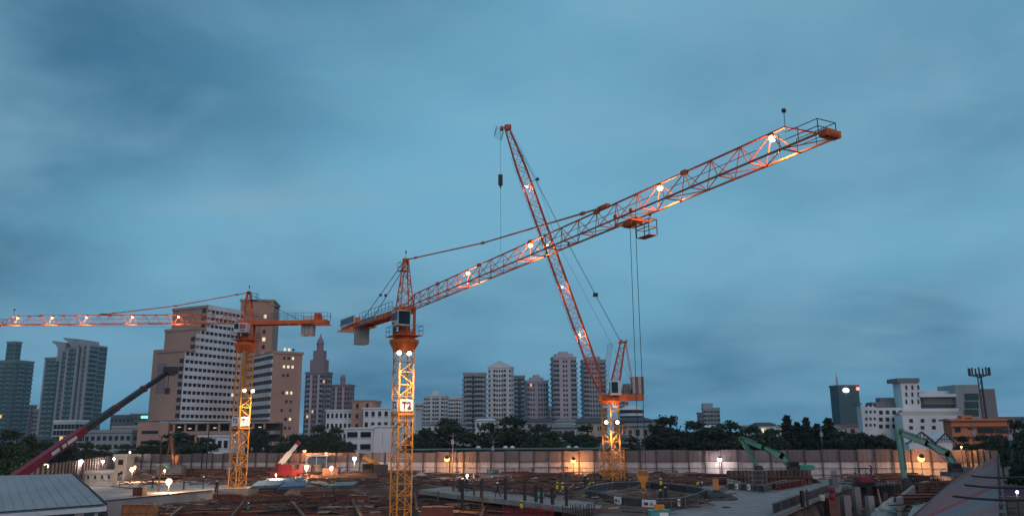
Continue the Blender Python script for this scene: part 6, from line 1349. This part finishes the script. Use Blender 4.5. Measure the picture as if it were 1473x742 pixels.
# formwork boxes (ribbed steel shutters)
def shutter(px0, px1, py0, py1, z, m_, label, dpt=1.2, ribs=5, z0=None):
    b0 = G(px0, py1, z if z0 is None else z0); Y = b0.y; A, B = P(px0, py0, Y), P(px1, py0, Y); zt = P((px0+px1)/2, py0, Y).z; zb_ = b0.z
    th = thing('formwork_box', (A.x, Y, zb_), label, 'formwork', 'steel formwork boxes'); w = B.x-A.x
    MB().obox((A.x, Y), (1, 0), w, (0, 1), dpt, zb_, zt).build('face_panel', m_, th)
    rm = MB().box((0, 0, 0.5), (0.12, 0.12, 1)).mesh('rib', m_)
    for i in range(ribs+1): inst('rib', rm, th, (A.x+0.06+(w-0.12)*i/ribs, Y-0.07, zb_), 0, (1, 1, zt-zb_+0.03))
    e = MB(); e.bar((A.x, Y-0.08, zt+0.02), (B.x, Y-0.08, zt+0.02), 0.07); e.bar((A.x, Y-0.08, (zt+zb_)/2), (B.x, Y-0.08, (zt+zb_)/2), 0.06); e.build('waler', m_, th)
for q in ((302, 344, 711, 726, -1.8, 'rust_red', 'red formwork box at the right end of the concrete deck'), (346, 388, 713, 727, -1.8, 'rust', 'brown formwork box below the blue sheets'), (389, 430, 713, 728, -1.8, 'rust', 'brown formwork box with a white rag on it'), (431, 480, 715, 728, -1.8, 'rust', 'brown formwork box in the middle of the row left of T2'), (482, 530, 713, 727, -1.8, 'rust_red', 'red-brown formwork box nearest the T2 mast in its row'),
          (176, 222, 726, 748, -1.9, 'rust_orange', 'orange rusty sheet-pile box below the concrete deck'), (720, 762, 678, 692, 0.0, 'rust_red', 'dark red shutter stack behind the walkway'), (764, 800, 682, 694, 0.0, 'rust', 'brown shutter stack behind the yellow-jacketed pair'), (700, 718, 676, 690, 0.0, 'steel_grey', 'grey shutter left of the dark red stack'),
          (1320, 1386, 694, 712, 0.0, 'rust', 'brown waler frame before the second excavator'), (985, 1014, 679, 688, 0.0, 'rust', 'brown shutter panel stack against the fence'), (192, 206, 701, 713, 0.2, 'rust_red', 'small red crate-like formwork on the deck'), (430, 520, 683, 693, 0.0, 'rust', 'long brown shutter wall behind the pit'), (340, 400, 672, 686, 0.0, 'rust', 'low brown shutter wall right of the T1 mast'), (255, 322, 674, 688, 0.0, 'rust', 'low brown shutter wall left of the T1 mast'), (862, 902, 676, 690, 0.0, 'rust_orange', 'rusty shutter behind the T3 mast foot')):
    shutter(*q)
# brown steel box wall beside the yard
A, B = G(1045, 702, 0.1), G(1167, 699, 0.1); sw = thing('sheet_pile_wall', (A.x, A.y, 0), 'long brown steel wall of a sunk box in front of the green excavator', 'wall'); Yb = 119; xa, xb = P(1046, 685, Yb).x, P(1168, 685, Yb).x; zt = P(1100, 676, Yb).z; prof = []
for i in range(40): x = xa+(xb-xa)*i/40; MB().obox((x, Yb+(0.18 if i % 2 else 0)), (1, 0), (xb-xa)/40-0.02, (0, 1), 0.25, 0.0, zt+rc.uniform(-.03, .03)).build('sheet_pile', 'rust' if i % 5 else 'steel_dark', sw)
MB().obox((xa, Yb-0.25), (1, 0), xb-xa, (0, 1), 0.2, zt-1.1, zt-0.8).build('waler', 'rust', sw)
MB().obox((xa-0.2, Yb-6.5), (1, 0), 0.3, (0, 1), 6.4, 0, 1.1).build('side_panel', 'concrete', sw)
# mesh tower and stacked beams beside it
mt_ = thing('stair_tower', (P(1092, 700, 113).x, 113, 0), 'grey meshed stair tower against the brown steel wall', 'scaffold'); mb = MB(); x0_, x1_ = P(1083, 690, 112).x, P(1103, 690, 112).x; zt = P(1092, 677, 112).z
for x in (x0_, x1_):
    for y in (112, 114): mb.bar((x, y, 0), (x, y, zt), 0.06)
for z in [k*zt/4 for k in range(5)]: mb.path([(x0_, 112, z), (x1_, 112, z), (x1_, 114, z), (x0_, 114, z), (x0_, 112, z)], 0.045, 4)
mb.build('frame', 'steel_grey', mt_); nm = MB()
for i in range(16): x = x0_+(x1_-x0_)*i/15; nm.bar((x, 111.97, 0), (x, 111.97, zt), 0.018)
for i in range(26): z = zt*i/25; nm.bar((x0_, 111.97, z), (x1_, 111.97, z), 0.018)
nm.build('mesh_panel', 'steel_dark', mt_)
for k in range(9):
    px = 1116+k*4.5; a, b = G(px, 705-k*0.8, 0.2), G(px+14, 699-k*0.9, 0.2); beam_at(a+Vector((0, 0, 0.25)), b+Vector((0, 0, 0.25)), 0.35, 'rust_red', 1100, 'stacked'); beam_at(a+Vector((0.1, 0, 0.62)), b+Vector((0.1, 0, 0.62)), 0.33, 'rust_red', 1100, 'stacked')
# crumpled tarps / spoil heaps
def heap(name, px, py, z, rx, ry, h, m_, label, cat):
    g = G(px, py, z); rr = random.Random(int(px*7+py)); n = 14; mm = 9; vs = []; fs = []
    for j in range(mm):
        for i in range(n):
            t = (j+1)/mm; a = 2*math.pi*i/n; k = rr.uniform(0.8, 1.15); zz = h*(1-t**1.5)*rr.uniform(0.75, 1.15) if j < mm-1 else -0.25
            vs.append((g.x+rx*t*k*math.cos(a), g.y+ry*t*k*math.sin(a), z+zz))
    vs.append((g.x, g.y, z+h)); c = len(vs)-1
    fs = [(c, i, (i+1) % n) for i in range(n)]+[(j*n+i, (j+1)*n+i, (j+1)*n+(i+1) % n, j*n+(i+1) % n) for j in range(mm-1) for i in range(n)]
    MB().add(vs, fs).build(name, m_, None, label, cat, at=(g.x, g.y, z))
for q in (('tarp_heap', 1030, 718, 0.15, 2.6, 2.0, 1.0, 'tarp_dark', 'dark crumpled tarp heap right of the round barrier', 'tarp'), ('tarp_heap', 1166, 694, 0.15, 1.8, 1.5, 0.8, 'tarp_dark', 'dark tarp at the right end of the brown steel wall', 'tarp'), ('tarp_heap', 1285, 738, -1.0, 2.2, 1.6, 1.6, 'tarp_pale', 'pale canvas sheet draped in the right-hand pit', 'tarp'), ('tarp_heap', 605, 690, 0, 3.2, 1.8, 1.1, 'tarp_pale', 'pale heap of sacks right of the T2 mast', 'sacks'), ('tarp_heap', 870, 703, 0, 3.0, 1.6, 0.9, 'tarp_dark', 'dark heap in front of the T3 mast', 'spoil heap'), ('tarp_heap', 915, 699, 0, 3.4, 1.6, 0.9, 'tarp_dark', 'dark heap behind the round barrier', 'spoil heap'), ('spoil_heap', 320, 698, 0, 3.0, 2.0, 0.9, 'soil', 'brown spoil heap at the T1 mast foot', 'spoil heap'), ('spoil_heap', 565, 690, 0, 3.6, 2.0, 0.9, 'soil', 'brown spoil heap beyond the T2 mast', 'spoil heap'), ('spoil_heap', 1000, 693, 0, 3.5, 1.5, 0.7, 'soil', 'low spoil heap before the fence right of T3', 'spoil heap'), ('tarp_heap', 690, 690, 0, 2.4, 1.4, 0.8, 'tarp_dark', 'dark covered pile behind the walkway', 'tarp'), ('tarp_heap', 530, 684, 0, 3.0, 1.6, 1.2, 'tarp_dark', 'dark covered pile under the yellow crane', 'tarp'), ('tarp_heap', 455, 698, 0, 3.0, 1.6, 0.7, 'tarp_pale', 'pale plastic-covered pile left of T2', 'tarp'), ('tarp_heap', 770, 695, 0, 2.6, 1.5, 0.9, 'tarp_pale', 'pale broken concrete pile behind the walkway', 'rubble'), ('tarp_heap', 139, 738, 0, 1.2, 1.0, 0.9, 'tarp_dark', 'dark covered thing below the shed eave', 'tarp'), ('tarp_heap', 205, 680, 0, 3.0, 1.6, 1.0, 'tarp_pale', 'pale heap beyond the left concrete deck', 'rubble')):
    heap(*q)
# blue-grey sheets
for k, (a, b, c, d_) in enumerate(((358, 398, 694, 702), (372, 430, 690, 697), (398, 436, 696, 703), (690, 730, 684, 689), (470, 505, 696, 702))):
    p = [G(a, d_, 0.3+0.1*k), G(b, d_-2, 0.3+0.1*k), G(b+8, c-1, 0.9), G(a+10, c, 0.9)]; th = thing('sheet_stack', p[0], ('tilted blue-grey sheet stack right of the T1 mast', 'long blue-grey sheet stack behind the first one', 'third blue-grey sheet stack nearer T2', 'pale sheets lying behind the walkway', 'grey sheet stack left of T2')[k], 'sheets')
    for j in range(3): MB().slab([q+Vector((0.12*j, 0.1*j, 0.14*j)) for q in p], 0.07).build('sheet', 'tarp_blue' if k < 3 else 'steel_grey', th)
# bricks
A, B = G(606, 746, -1.3), G(652, 744, -1.3); bs = thing('brick_stack', A, 'stack of red bricks on the pit edge right of the T2 mast', 'bricks'); mb = MB(); zt = P(628, 727, A.y).z; nr = int((zt-A.z)/0.13); w = B.x-A.x; nb_ = int(w/0.3)
for r in range(nr):
    for i in range(nb_): mb.box((A.x+(i+0.5+(0.25 if r % 2 else 0))*w/nb_, A.y+rc.uniform(-.03, .03), A.z+r*0.13+0.06), (w/nb_-0.02, 1.2, 0.115))
mb.build('bricks', 'rust_red', bs, kind='stuff')
# posts, starter bars, rebar
PST = MB().extr([(a*0.3, b*0.3) for a, b in iprof], (0, 0, 0), (1, 0, 0), (0, 1, 0), (0, 0, 1), 1).mesh('steel_post', 'steel_dark'); PSR = MB().bar((0, 0, 0), (0, 0, 1), 0.12, 6).mesh('steel_post', 'rust')
PZ = {}
for (px, py, h, z) in ((652, 706, 1.7, .2), (661, 707, 1.6, .2), (682, 713, 2.0, .2), (693, 715, 2.2, .2), (727, 718, 2.4, .2), (755, 722, 2.0, .0), (771, 724, 2.0, 0), (779, 726, 1.8, 0), (795, 728, 2.0, 0), (815, 730, 2.0, 0), (665, 742, 4.2, -1.8), (694, 740, 2.6, -1.6), (607, 742, 2.0, -1.8), (600, 722, 2.2, -1.6), (630, 730, 2.0, -1.5), (552, 700, 1.6, 0), (480, 706, 1.8, 0), (1155, 729, 1.6, .16), (1162, 727, 1.6, .16), (228, 706, 3.6, .2), (264, 704, 3.2, .2), (258, 686, 4.0, 0), (228, 684, 7.5, 0), (296, 682, 9.0, 0), (437, 742, 2.4, -2), (412, 742, 2.2, -2), (500, 742, 2.6, -2), (1298, 706, 1.5, 0)):
    g = G(px, py, z); th = inst('steel_post', PST if px % 2 else PSR, None, g, rc.uniform(-.5, .5), (1, 1, h)); kz = ('dark steel' if px % 2 else 'rusty round', zone(px)); PZ.setdefault(kz, []).append((px, th))
ON = ('first', 'second', 'third', 'fourth', 'fifth', 'sixth', 'seventh')
for (ty, zn), l_ in PZ.items():
    for k, (px, o_) in enumerate(sorted(l_, key=lambda t: t[0])): setp(o_, f'upright {ty} post {zn}'+(f', {ON[k]} from the left of them' if len(l_) > 1 else ''), 'post', f'upright posts {zn}')
def rebar(px0, px1, py0, py1, z, m_, label, rows=3, sp=0.25):
    a = G(px0, py1, z); b = G(px1, py1, z); h = P(px0, py0, a.y).z-z; th = thing('rebar_cage', a, label, 'rebar', 'rebar cages'); mb = MB(); n = int((b-a).length/sp)
    for r in range(rows):
        for i in range(n+1): q = a.lerp(b, i/n)+Vector((0, r*0.5, 0)); mb.bar(q, q+Vector((rc.uniform(-.06, .06), rc.uniform(-.06, .06), h*rc.uniform(.82, 1.05))), 0.035)
    mb.build('bars', m_, th, kind='stuff'); hb2 = MB()
    for k in range(1, 4): hb2.bar(a+Vector((0, -0.04, h*k/4.5)), b+Vector((0, -0.04, h*k/4.5)), 0.03); hb2.bar(a+Vector((0, 1.04, h*k/4.5)), b+Vector((0, 1.04, h*k/4.5)), 0.03)
    hb2.build('ties', m_, th)
for q in ((724, 796, 728, 750, -1.2, 'machine_red', 'row of bright red upright rebar at the bottom centre'), (810, 856, 724, 748, -0.6, 'rust', 'dense brown rebar cage left of the round barrier'), (400, 440, 730, 748, -1.9, 'rust_red', 'reddish rebar in the pit left of T2'), (1262, 1300, 692, 708, -1.0, 'steel_dark', 'dark rebar clump in the right-hand pit'), (1310, 1330, 681, 697, 0.0, 'steel_dark', 'dark rebar before the orange lamp on the right'), (1217, 1240, 699, 716, -1.5, 'steel_dark', 'dark rebar at the left rim of the right-hand pit'), (1335, 1358, 684, 699, 0.0, 'rust', 'brown rebar left of the second excavator'), (560, 600, 716, 730, -1.6, 'rust', 'rusty rebar around the T2 mast base'), (640, 690, 690, 698, 0, 'rust', 'low brown rebar mat behind the walkway')):
    rebar(*q)
# scaffold bays and pale form sheets that fill the floor of the site
def scaffold(px, py, z, nb, h, label):
    g = G(px, py, z); th = thing('scaffold', g, label, 'scaffold', 'scaffold frames'); mb = MB(); a = rc.uniform(-0.15, 0.15); d = Vector((math.cos(a), math.sin(a), 0)); e = Vector((-d.y, d.x, 0))
    for i in range(nb+1):
        for t in (0, 1.2): q = g+d*(i*1.5)+e*t; mb.bar(q, q+Vector((0, 0, h)), 0.035)
        mb.bar(g+d*(i*1.5)+Vector((0, 0, h*0.9)), g+d*(i*1.5)+e*1.2+Vector((0, 0, h*0.9)), 0.03)
    for t in (0, 1.2):
        for zz in (0.35, 0.9): mb.bar(g+e*t+Vector((0, 0, h*zz)), g+e*t+d*(nb*1.5)+Vector((0, 0, h*zz)), 0.03)
    for i in range(nb): mb.bar(g+d*(i*1.5)+Vector((0, 0, 0.1)), g+d*((i+1)*1.5)+Vector((0, 0, h*0.9)), 0.025)
    mb.build('tubes', 'steel_grey' if px % 2 else 'rust', th)
    for t in (0.1, 0.5, 0.9): MB().slab([g+e*t+Vector((0, 0, h*0.9+0.08)), g+e*t+d*(nb*1.5)+Vector((0, 0, h*0.9+0.08)), g+e*(t+0.3)+d*(nb*1.5)+Vector((0, 0, h*0.9+0.08)), g+e*(t+0.3)+Vector((0, 0, h*0.9+0.08))], 0.05).build('deck_board', 'timber', th)
for q in ((700, 692, 0, 5, 2.0, 'long low scaffold behind the walkway, left one'), (765, 690, 0, 4, 2.2, 'low scaffold behind the walkway, middle one'), (811, 695, 0, 4, 1.8, 'low scaffold left of the T3 mast'), (470, 700, 0, 5, 1.4, 'low scaffold left of the T2 mast'), (620, 694, 0, 3, 1.5, 'short scaffold right of the T2 mast'), (905, 690, 0, 5, 1.6, 'low scaffold right of the T3 mast'), (380, 690, 0, 4, 1.4, 'low scaffold right of the T1 mast'), (960, 692, 0, 4, 1.3, 'low scaffold below the white fence lamp'), (1240, 712, -2.8, 4, 2.4, 'scaffold deep in the right-hand pit'), (240, 684, 0, 5, 1.6, 'low scaffold at the foot of the piling rig'), (640, 738, -1.8, 4, 1.1, 'low scaffold in the pit right of T2'), (445, 741, -1.8, 5, 1.0, 'low scaffold in the pit left of T2')):
    scaffold(*q)
for k, (px, py, w_, d_) in enumerate(((330, 734, 9, 4), (470, 732, 10, 4), (540, 740, 8, 4), (680, 735, 9, 4), (660, 694, 10, 4), (780, 700, 9, 4), (420, 706, 10, 4), (500, 708, 8, 3), (880, 696, 9, 4), (1275, 732, 7, 4), (700, 744, 8, 4), (390, 744, 8, 4))):
    z = gz(*G2(px, py)); g = G(px, py, z+0.55 if z < -0.5 else 0.35); th = thing('rebar_mat', g, f'flat brown rebar mat {zone(px)}', 'rebar', 'rebar mats'); BUN.append((px, th)); mb = MB()
    for i in range(int(w_/0.45)+1): mb.bar(g+Vector((-w_/2+i*0.45, -d_/2, rc.uniform(-.03, .03))), g+Vector((-w_/2+i*0.45, d_/2, rc.uniform(-.03, .03))), 0.032)
    for i in range(int(d_/0.45)+1): mb.bar(g+Vector((-w_/2, -d_/2+i*0.45, 0.05)), g+Vector((w_/2, -d_/2+i*0.45, 0.05)), 0.032)
    mb.build('bars', 'rust' if k % 3 else 'rust_orange', th, kind='stuff'); st = MB()
    for i in range(int(w_/0.9)+1): q = g+Vector((-w_/2+i*0.9, rc.choice((-d_/2, d_/2)), 0)); st.bar(q-Vector((0, 0, 0.5)), q+Vector((rc.uniform(-.05, .05), 0, rc.uniform(0.6, 1.5))), 0.035)
    st.build('starter_bars', 'rust', th, kind='stuff')
SHT = {m_: MB().box((0, 0, 0), (1, 1, 1)).mesh('form_sheet', m_) for m_ in ('tarp_pale', 'timber', 'steel_grey', 'concrete')}
for i in range(70):
    px = rc.uniform(240, 960); py = rc.uniform(686, 741 if px < 820 else 702); g = G(px, py, 0); z = gz(g.x, g.y)
    if z < -0.5: g = G(px, py, z+0.5)
    zz = (z+0.35+rc.random()*0.4) if z < -0.5 else 0.3; m_ = rc.choice(('timber', 'timber', 'steel_grey', 'concrete', 'tarp_pale'))
    o = inst('form_sheet', SHT[m_], None, (g.x, g.y, zz), 0, (rc.uniform(1.2, 4), rc.uniform(0.6, 1.6), 0.05), rot=(rc.gauss(0, .06), rc.gauss(0, .06), rc.gauss(0, .3))); setp(o, {'tarp_pale': 'pale', 'timber': 'brown plywood', 'steel_grey': 'grey steel', 'concrete': 'dull grey'}[m_]+' form sheet lying flat '+zone(px), 'sheet', 'form sheets '+zone(px)); BUN.append((px, o))
# ------------------------------------------------------------------ barriers round the open shaft
def barrier(a, b, label, group, h=1.1, sign=None, m_='steel_dark'):
    a = Vector(a); b = Vector(b); th = thing('safety_barrier', a, label, 'barrier', group); d = (b-a); n = V2((d.y, -d.x)).normalized(); n = n if n.y < 0 else -n
    fr = MB(); Zh = Vector((0, 0, h)); fr.path([a, a+Zh, b+Zh, b], 0.05, 5); fr.bar(a+Vector((0, 0, 0.12)), b+Vector((0, 0, 0.12)), 0.035); fr.build('frame', 'steel_grey', th)
    sh_ = MB(); sh_.add([a+Vector((0, 0, .16)), b+Vector((0, 0, .16)), b+Vector((0, 0, h-.12)), a+Vector((0, 0, h-.12)), a-n*0.03+Vector((0, 0, .16)), b-n*0.03+Vector((0, 0, .16)), b-n*0.03+Vector((0, 0, h-.12)), a-n*0.03+Vector((0, 0, h-.12))], [(0, 1, 2, 3), (7, 6, 5, 4), (0, 4, 5, 1), (3, 2, 6, 7), (0, 3, 7, 4), (1, 5, 6, 2)]); sh_.build('infill', 'tarp_dark', th)
    if sign:
        m2 = a.lerp(b, 0.5)+n*0.08; e = d.normalized(); w = sign; z0_, z1_ = 0.25, 0.95; so = MB().add([m2-e*w/2+Vector((0, 0, z0_)), m2+e*w/2+Vector((0, 0, z0_)), m2+e*w/2+Vector((0, 0, z1_)), m2-e*w/2+Vector((0, 0, z1_))], [(0, 1, 2, 3)]).build('warning_sign', 'sign_white', th)
        m3 = m2+n*0.02-e*(w*0.18); tri = MB().add([m3-e*0.2+Vector((0, 0, .42)), m3+e*0.2+Vector((0, 0, .42)), m3+Vector((0, 0, .80))], [(0, 1, 2)]) ; tri.build('warning_triangle', 'machine_yellow', so)
        if w > 0.9: k = m2+n*0.02+e*(w*0.2); MB().quad(k-e*0.22+Vector((0, 0, .4)), k+e*0.22+Vector((0, 0, .4)), k+e*0.22+Vector((0, 0, .7)), k-e*0.22+Vector((0, 0, .7))).build('warning_text', 'sign_purple', so)
ring = [(842, 715), (855, 710), (880, 705.5), (905, 704), (935, 704), (962, 706.5), (990, 710), (1010, 713.5), (1018, 717), (1004, 723.5), (986, 729.5), (966, 733), (945, 733), (924, 732), (900, 729), (880, 726), (860, 721), (842, 717)]
ORD = ('first', 'second', 'third', 'fourth', 'fifth', 'sixth', 'seventh', 'eighth', 'ninth', 'tenth')
for i, (q, r_) in enumerate(zip(ring, ring[1:])):
    if i <= 7: lb = f'rear barrier panel of the round shaft, {ORD[i]} from the left'
    elif i >= 16: lb = 'barrier panel at the left end of the round shaft'+('' if i == 16 else ', rear half')
    else: lb = f'front barrier panel of the round shaft, {ORD[15-i]} from the left'+(' with warning sign' if i in (10, 12, 14) else '')
    barrier(G(*q, 0.16), G(*r_, 0.16), lb, 'barriers round the shaft', 1.05, {10: 0.6, 12: 1.5, 14: 1.5}.get(i))
for i in range(6):
    t = i/6; a, b = (1048+(1100-1048)*t, 705+4*t), (1048+(1100-1048)*(i+1)/6, 705+4*(i+1)/6); barrier(G(*a, .16), G(*b, .16), f'grey barrier panel before the brown steel wall, {ORD[i]} from the left'+(', white sign' if i in (1, 3) else ''), 'barriers before the brown wall', 1.0, 0.55 if i in (1, 3) else None)
for i in range(4):
    a, b = (1100+i*8, 709-i*2.2), (1108+i*8, 706.8-i*2.2); barrier(G(*a, .16), G(*b, .16), f'grey barrier panel leading to the red beam stack, {ORD[i]} from the left', 'barriers by the red beams', 1.0)
for i in range(7):
    a, b = (1112+i*11.5, 741-i*4.6), (1123.5+i*11.5, 736.4-i*4.6); barrier(G(*a, .16), G(*b, .16), f'low grey barrier on the right pit rim, {ORD[i]} from the near end', 'barriers along the right pit', 1.1)
# boards, drums, boxes
g = G(1030, 706, .16); ob2 = thing('orange_board', g, 'upright orange board beside the round barrier', 'board'); MB().box(g+Vector((0, 0, 0.85)), (0.75, 0.1, 1.4)).build('board', 'orange_board', ob2); MB().bar(g+Vector((0, 0.2, 0)), g+Vector((0, 0.08, 1.2)), 0.04).build('prop', 'steel_dark', ob2)
g = G(1198, 719, .16); dr = thing('barrel_stack', g, 'stack of red plastic barrels at the rim of the right-hand pit', 'barrels')
for k in range(2): MB().lathe(g+Vector((0, 0, k*0.75)), [(0.26, 0), (0.30, 0.06), (0.32, 0.35), (0.30, 0.66), (0.26, 0.72)], 12).build('barrel', 'machine_red', dr, smooth=True)
MB().lathe(g+Vector((-1.3, -0.3, 0)), [(0.3, 0), (0.34, 0.3), (0.3, 0.6)], 10).build('white_sack', 'cloth_pale', None, 'white sack beside the red barrels', 'sack', at=g+Vector((-1.3, -0.3, 0)))
g = G(950, 750, .16); gn = thing('generator', g, 'teal generator box with a white notice at the bottom edge', 'generator'); A, B = P(936, 735, g.y), P(964, 735, g.y); MB().obox((A.x, g.y), (1, 0), B.x-A.x, (0, 1), 1.3, .16, A.z).build('housing', 'teal', gn); MB().obox((A.x-.06, g.y-.06), (1, 0), B.x-A.x+.12, (0, 1), 1.42, A.z+.01, A.z+.08).build('lid', 'teal', gn); c0 = P(949, 738, g.y); MB().box((c0.x+0.35, g.y-0.03, A.z-0.35), (0.75, 0.03, 0.5)).build('notice', 'sign_white', gn); MB().box(((A.x+B.x)/2, g.y+0.5, A.z+0.3), (0.8, 0.5, 0.4)).build('fuel_cap', 'hook_orange', gn)
g = G(776, 716, .2); tl = thing('teal_drum', g, 'teal drum lying on the walkway left of the yellow-jacketed pair', 'drum'); MB().bar(g+Vector((-0.5, 0, 0.33)), g+Vector((0.5, 0, 0.33)), 0.33, 12).build('drum', 'teal', tl); MB().bar(g+Vector((-0.52, 0, 0.33)), g+Vector((-0.46, 0, 0.33)), 0.36, 12).build('hoop', 'teal', tl)
g = G(806, 719, .2); ck = thing('tool_crate', g, 'grey crate in front of the yellow-jacketed pair', 'crate'); MB().box(g+Vector((0, 0, .3)), (0.9, 0.6, 0.6)).build('box', 'steel_grey', ck); MB().box(g+Vector((0, 0, .64)), (0.96, 0.66, 0.08)).build('lid', 'steel_dark', ck)
# concrete columns and walls in the right-hand pit
for (px, py, pyt, w, m_, lb) in ((1203, 748, 716, 1.3, 'rust', 'broad rusty column form at the rim of the right-hand pit'), (1222, 745, 712, 0.9, 'concrete', 'narrow concrete pier second in the right-hand pit'), (1237, 735, 700, 0.8, 'concrete', 'grey concrete pier third in the right-hand pit'), (1256, 738, 713, 0.8, 'concrete_pale', 'pale concrete pier in the middle of the right-hand pit'), (1206, 732, 688, 0.9, 'condo_dark', 'dark meshed column form in the right-hand pit'), (1275, 722, 698, 0.8, 'concrete', 'grey pier at the back of the right-hand pit')):
    g = G(px, py, -2.6); zt = P(px, pyt, g.y).z; th = thing('concrete_pier', g, lb, 'pier', 'piers in the right-hand pit'); MB().obox((g.x-w/2, g.y), (1, 0.2), w, (-0.2, 1), w, -3.2, zt).build('shaft', m_, th); st = MB()
    for i in range(3):
        for j in range(3): st.bar((g.x-w*0.35+i*w*0.33, g.y+w*0.2+j*w*0.3, zt), (g.x-w*0.35+i*w*0.33, g.y+w*0.2+j*w*0.3, zt+1.1), 0.03)
    st.build('starter_bars', 'steel_dark', th)
A, B, C_ = G(1296, 728, 0.3), G(1322, 704, 0.3), G(1338, 700, 0.3); rwl = thing('retaining_wall', A, 'grey concrete retaining wall beside the right concrete deck', 'wall')
for p_, q_ in ((A, B), (B, C_)): d = (q_-p_); n_ = V2((-d.y, d.x)).normalized(); MB().obox(p_, d, d.length, n_, 0.4, -3.2, 1.1).build('wall_panel', 'concrete', rwl)
for k in range(6): a, b = G(1316+k*5, 712-k*2.4, 0.5), G(1378+k*2, 712-k*2.6, 0.5); beam_at(a+Vector((0, 0, .1*k)), b+Vector((0, 0, .1*k)), 0.4, 'rust_red' if k % 2 else 'rust', 1330, 'bracing the bank')
a, b = G(1262, 702, -0.5), G(1271, 738, -1.5); MB().bar(a, b, 0.12, 6).build('raking_prop', 'rust_orange', None, 'thin orange raking prop in the right-hand pit', 'prop', at=a)
# awning and street light beyond the hoarding
g = P(1464, 705, 70); aw = thing('street_stall', (g.x, 70, 0), 'purple stall awning outside the hoarding at the right edge', 'stall'); MB().slab([(g.x-2, 68.5, 2.3), (g.x+3, 68.5, 2.3), (g.x+3, 71.5, 2.9), (g.x-2, 71.5, 2.9)], 0.08).build('awning', 'awning_mauve', aw); ps_ = MB()
for x in (-1.8, 2.8): ps_.bar((g.x+x, 68.7, 0), (g.x+x, 68.7, 2.3), 0.05); ps_.bar((g.x+x, 71.3, 0), (g.x+x, 71.3, 2.8), 0.05)
ps_.build('post', 'steel_dark', aw)
site_lamp(1463, 707, 68, 20, COOL, 'lamp_cool', 'small white street lamp at the lower right edge', 0.14, (0, -0.4, -1), zbase=0.0)

NTH = ('first', 'second', 'third', 'fourth', 'fifth', 'sixth', 'seventh', 'eighth', 'ninth', 'tenth', 'eleventh', 'twelfth', 'thirteenth', 'fourteenth', 'fifteenth', 'sixteenth', 'seventeenth', 'eighteenth', 'nineteenth', 'twentieth')
byl = {}
for px, o_ in BUN: byl.setdefault(o_['label'], []).append((px, o_))
for lb, l_ in byl.items():
    if len(l_) > 1:
        for k, (px, o_) in enumerate(sorted(l_, key=lambda t: t[0])): o_['label'] = lb+f', {NTH[min(k, 19)]} from the left'
# small loose debris nobody could count: offcuts, rods, blocks, rags
for nm_, m_, cnt, lb in (('wood_debris', 'timber', 1700, 'loose timber offcuts strewn over the site'), ('steel_debris', 'rust', 3200, 'loose rusty steel offcuts strewn over the site'), ('dark_debris', 'steel_dark', 2800, 'loose dark scrap and rods strewn over the site'), ('pale_debris', 'concrete_pale', 900, 'loose pale rubble and sacks strewn over the site')):
    mb = MB()
    for i in range(cnt):
        px = rc.uniform(170, 1050) if rc.random() < 0.85 else rc.uniform(1190, 1340); py = 682+60*rc.random()**1.25
        g = G(px, py, 0); z = gz(g.x, g.y)
        if z > -0.5 and (1020 < px < 1215 or (170 < px < 300 and py < 712)): 
            if rc.random() < (0.9 if px > 1000 else 0.45): continue
        if px > 820 and py > 699 and rc.random() < (0.88 if py > 708 else 0.6): continue
        if z < -0.5: g = G(px, py, z)
        if gz(g.x, g.y) != z: continue
        L_ = (rc.uniform(0.3, 2.6) if rc.random() < 0.7 else rc.uniform(2.5, 6.0)) if m_ != 'concrete_pale' else rc.uniform(0.2, 1.1); a = rc.gauss(0.1, 0.55); s_ = rc.uniform(0.04, 0.14)
        rot = Matrix.Rotation(a, 3, 'Z') @ Matrix.Rotation(rc.gauss(0, 0.12), 3, 'Y')
        mb.box((g.x, g.y, z+0.1+rc.random()**2*0.9+(0.12 if z > -0.5 else 0)), (L_, s_*rc.uniform(0.8, 2.2), s_), rot=rot)
    mb.build(nm_, m_, None, lb, 'debris', kind='stuff')
# ------------------------------------------------------------------ air
hz_m = bpy.data.materials.new('haze'); hz_m.use_nodes = True; hn_ = hz_m.node_tree; hn_.nodes.clear(); ho_ = hn_.nodes.new('ShaderNodeOutputMaterial'); pv_ = hn_.nodes.new('ShaderNodeVolumePrincipled')
pv_.inputs['Color'].default_value = (0.75, 0.90, 1.0, 1); pv_.inputs['Density'].default_value = 0.00014; pv_.inputs['Anisotropy'].default_value = 0.2; hn_.links.new(pv_.outputs[0], ho_.inputs['Volume'])
MATS['haze'] = hz_m
hzb = MB().obox((-900, -40), (1, 0), 1800, (0, 1), 900, -5.0, 150.0).build('haze', 'haze', None, kind='stuff')
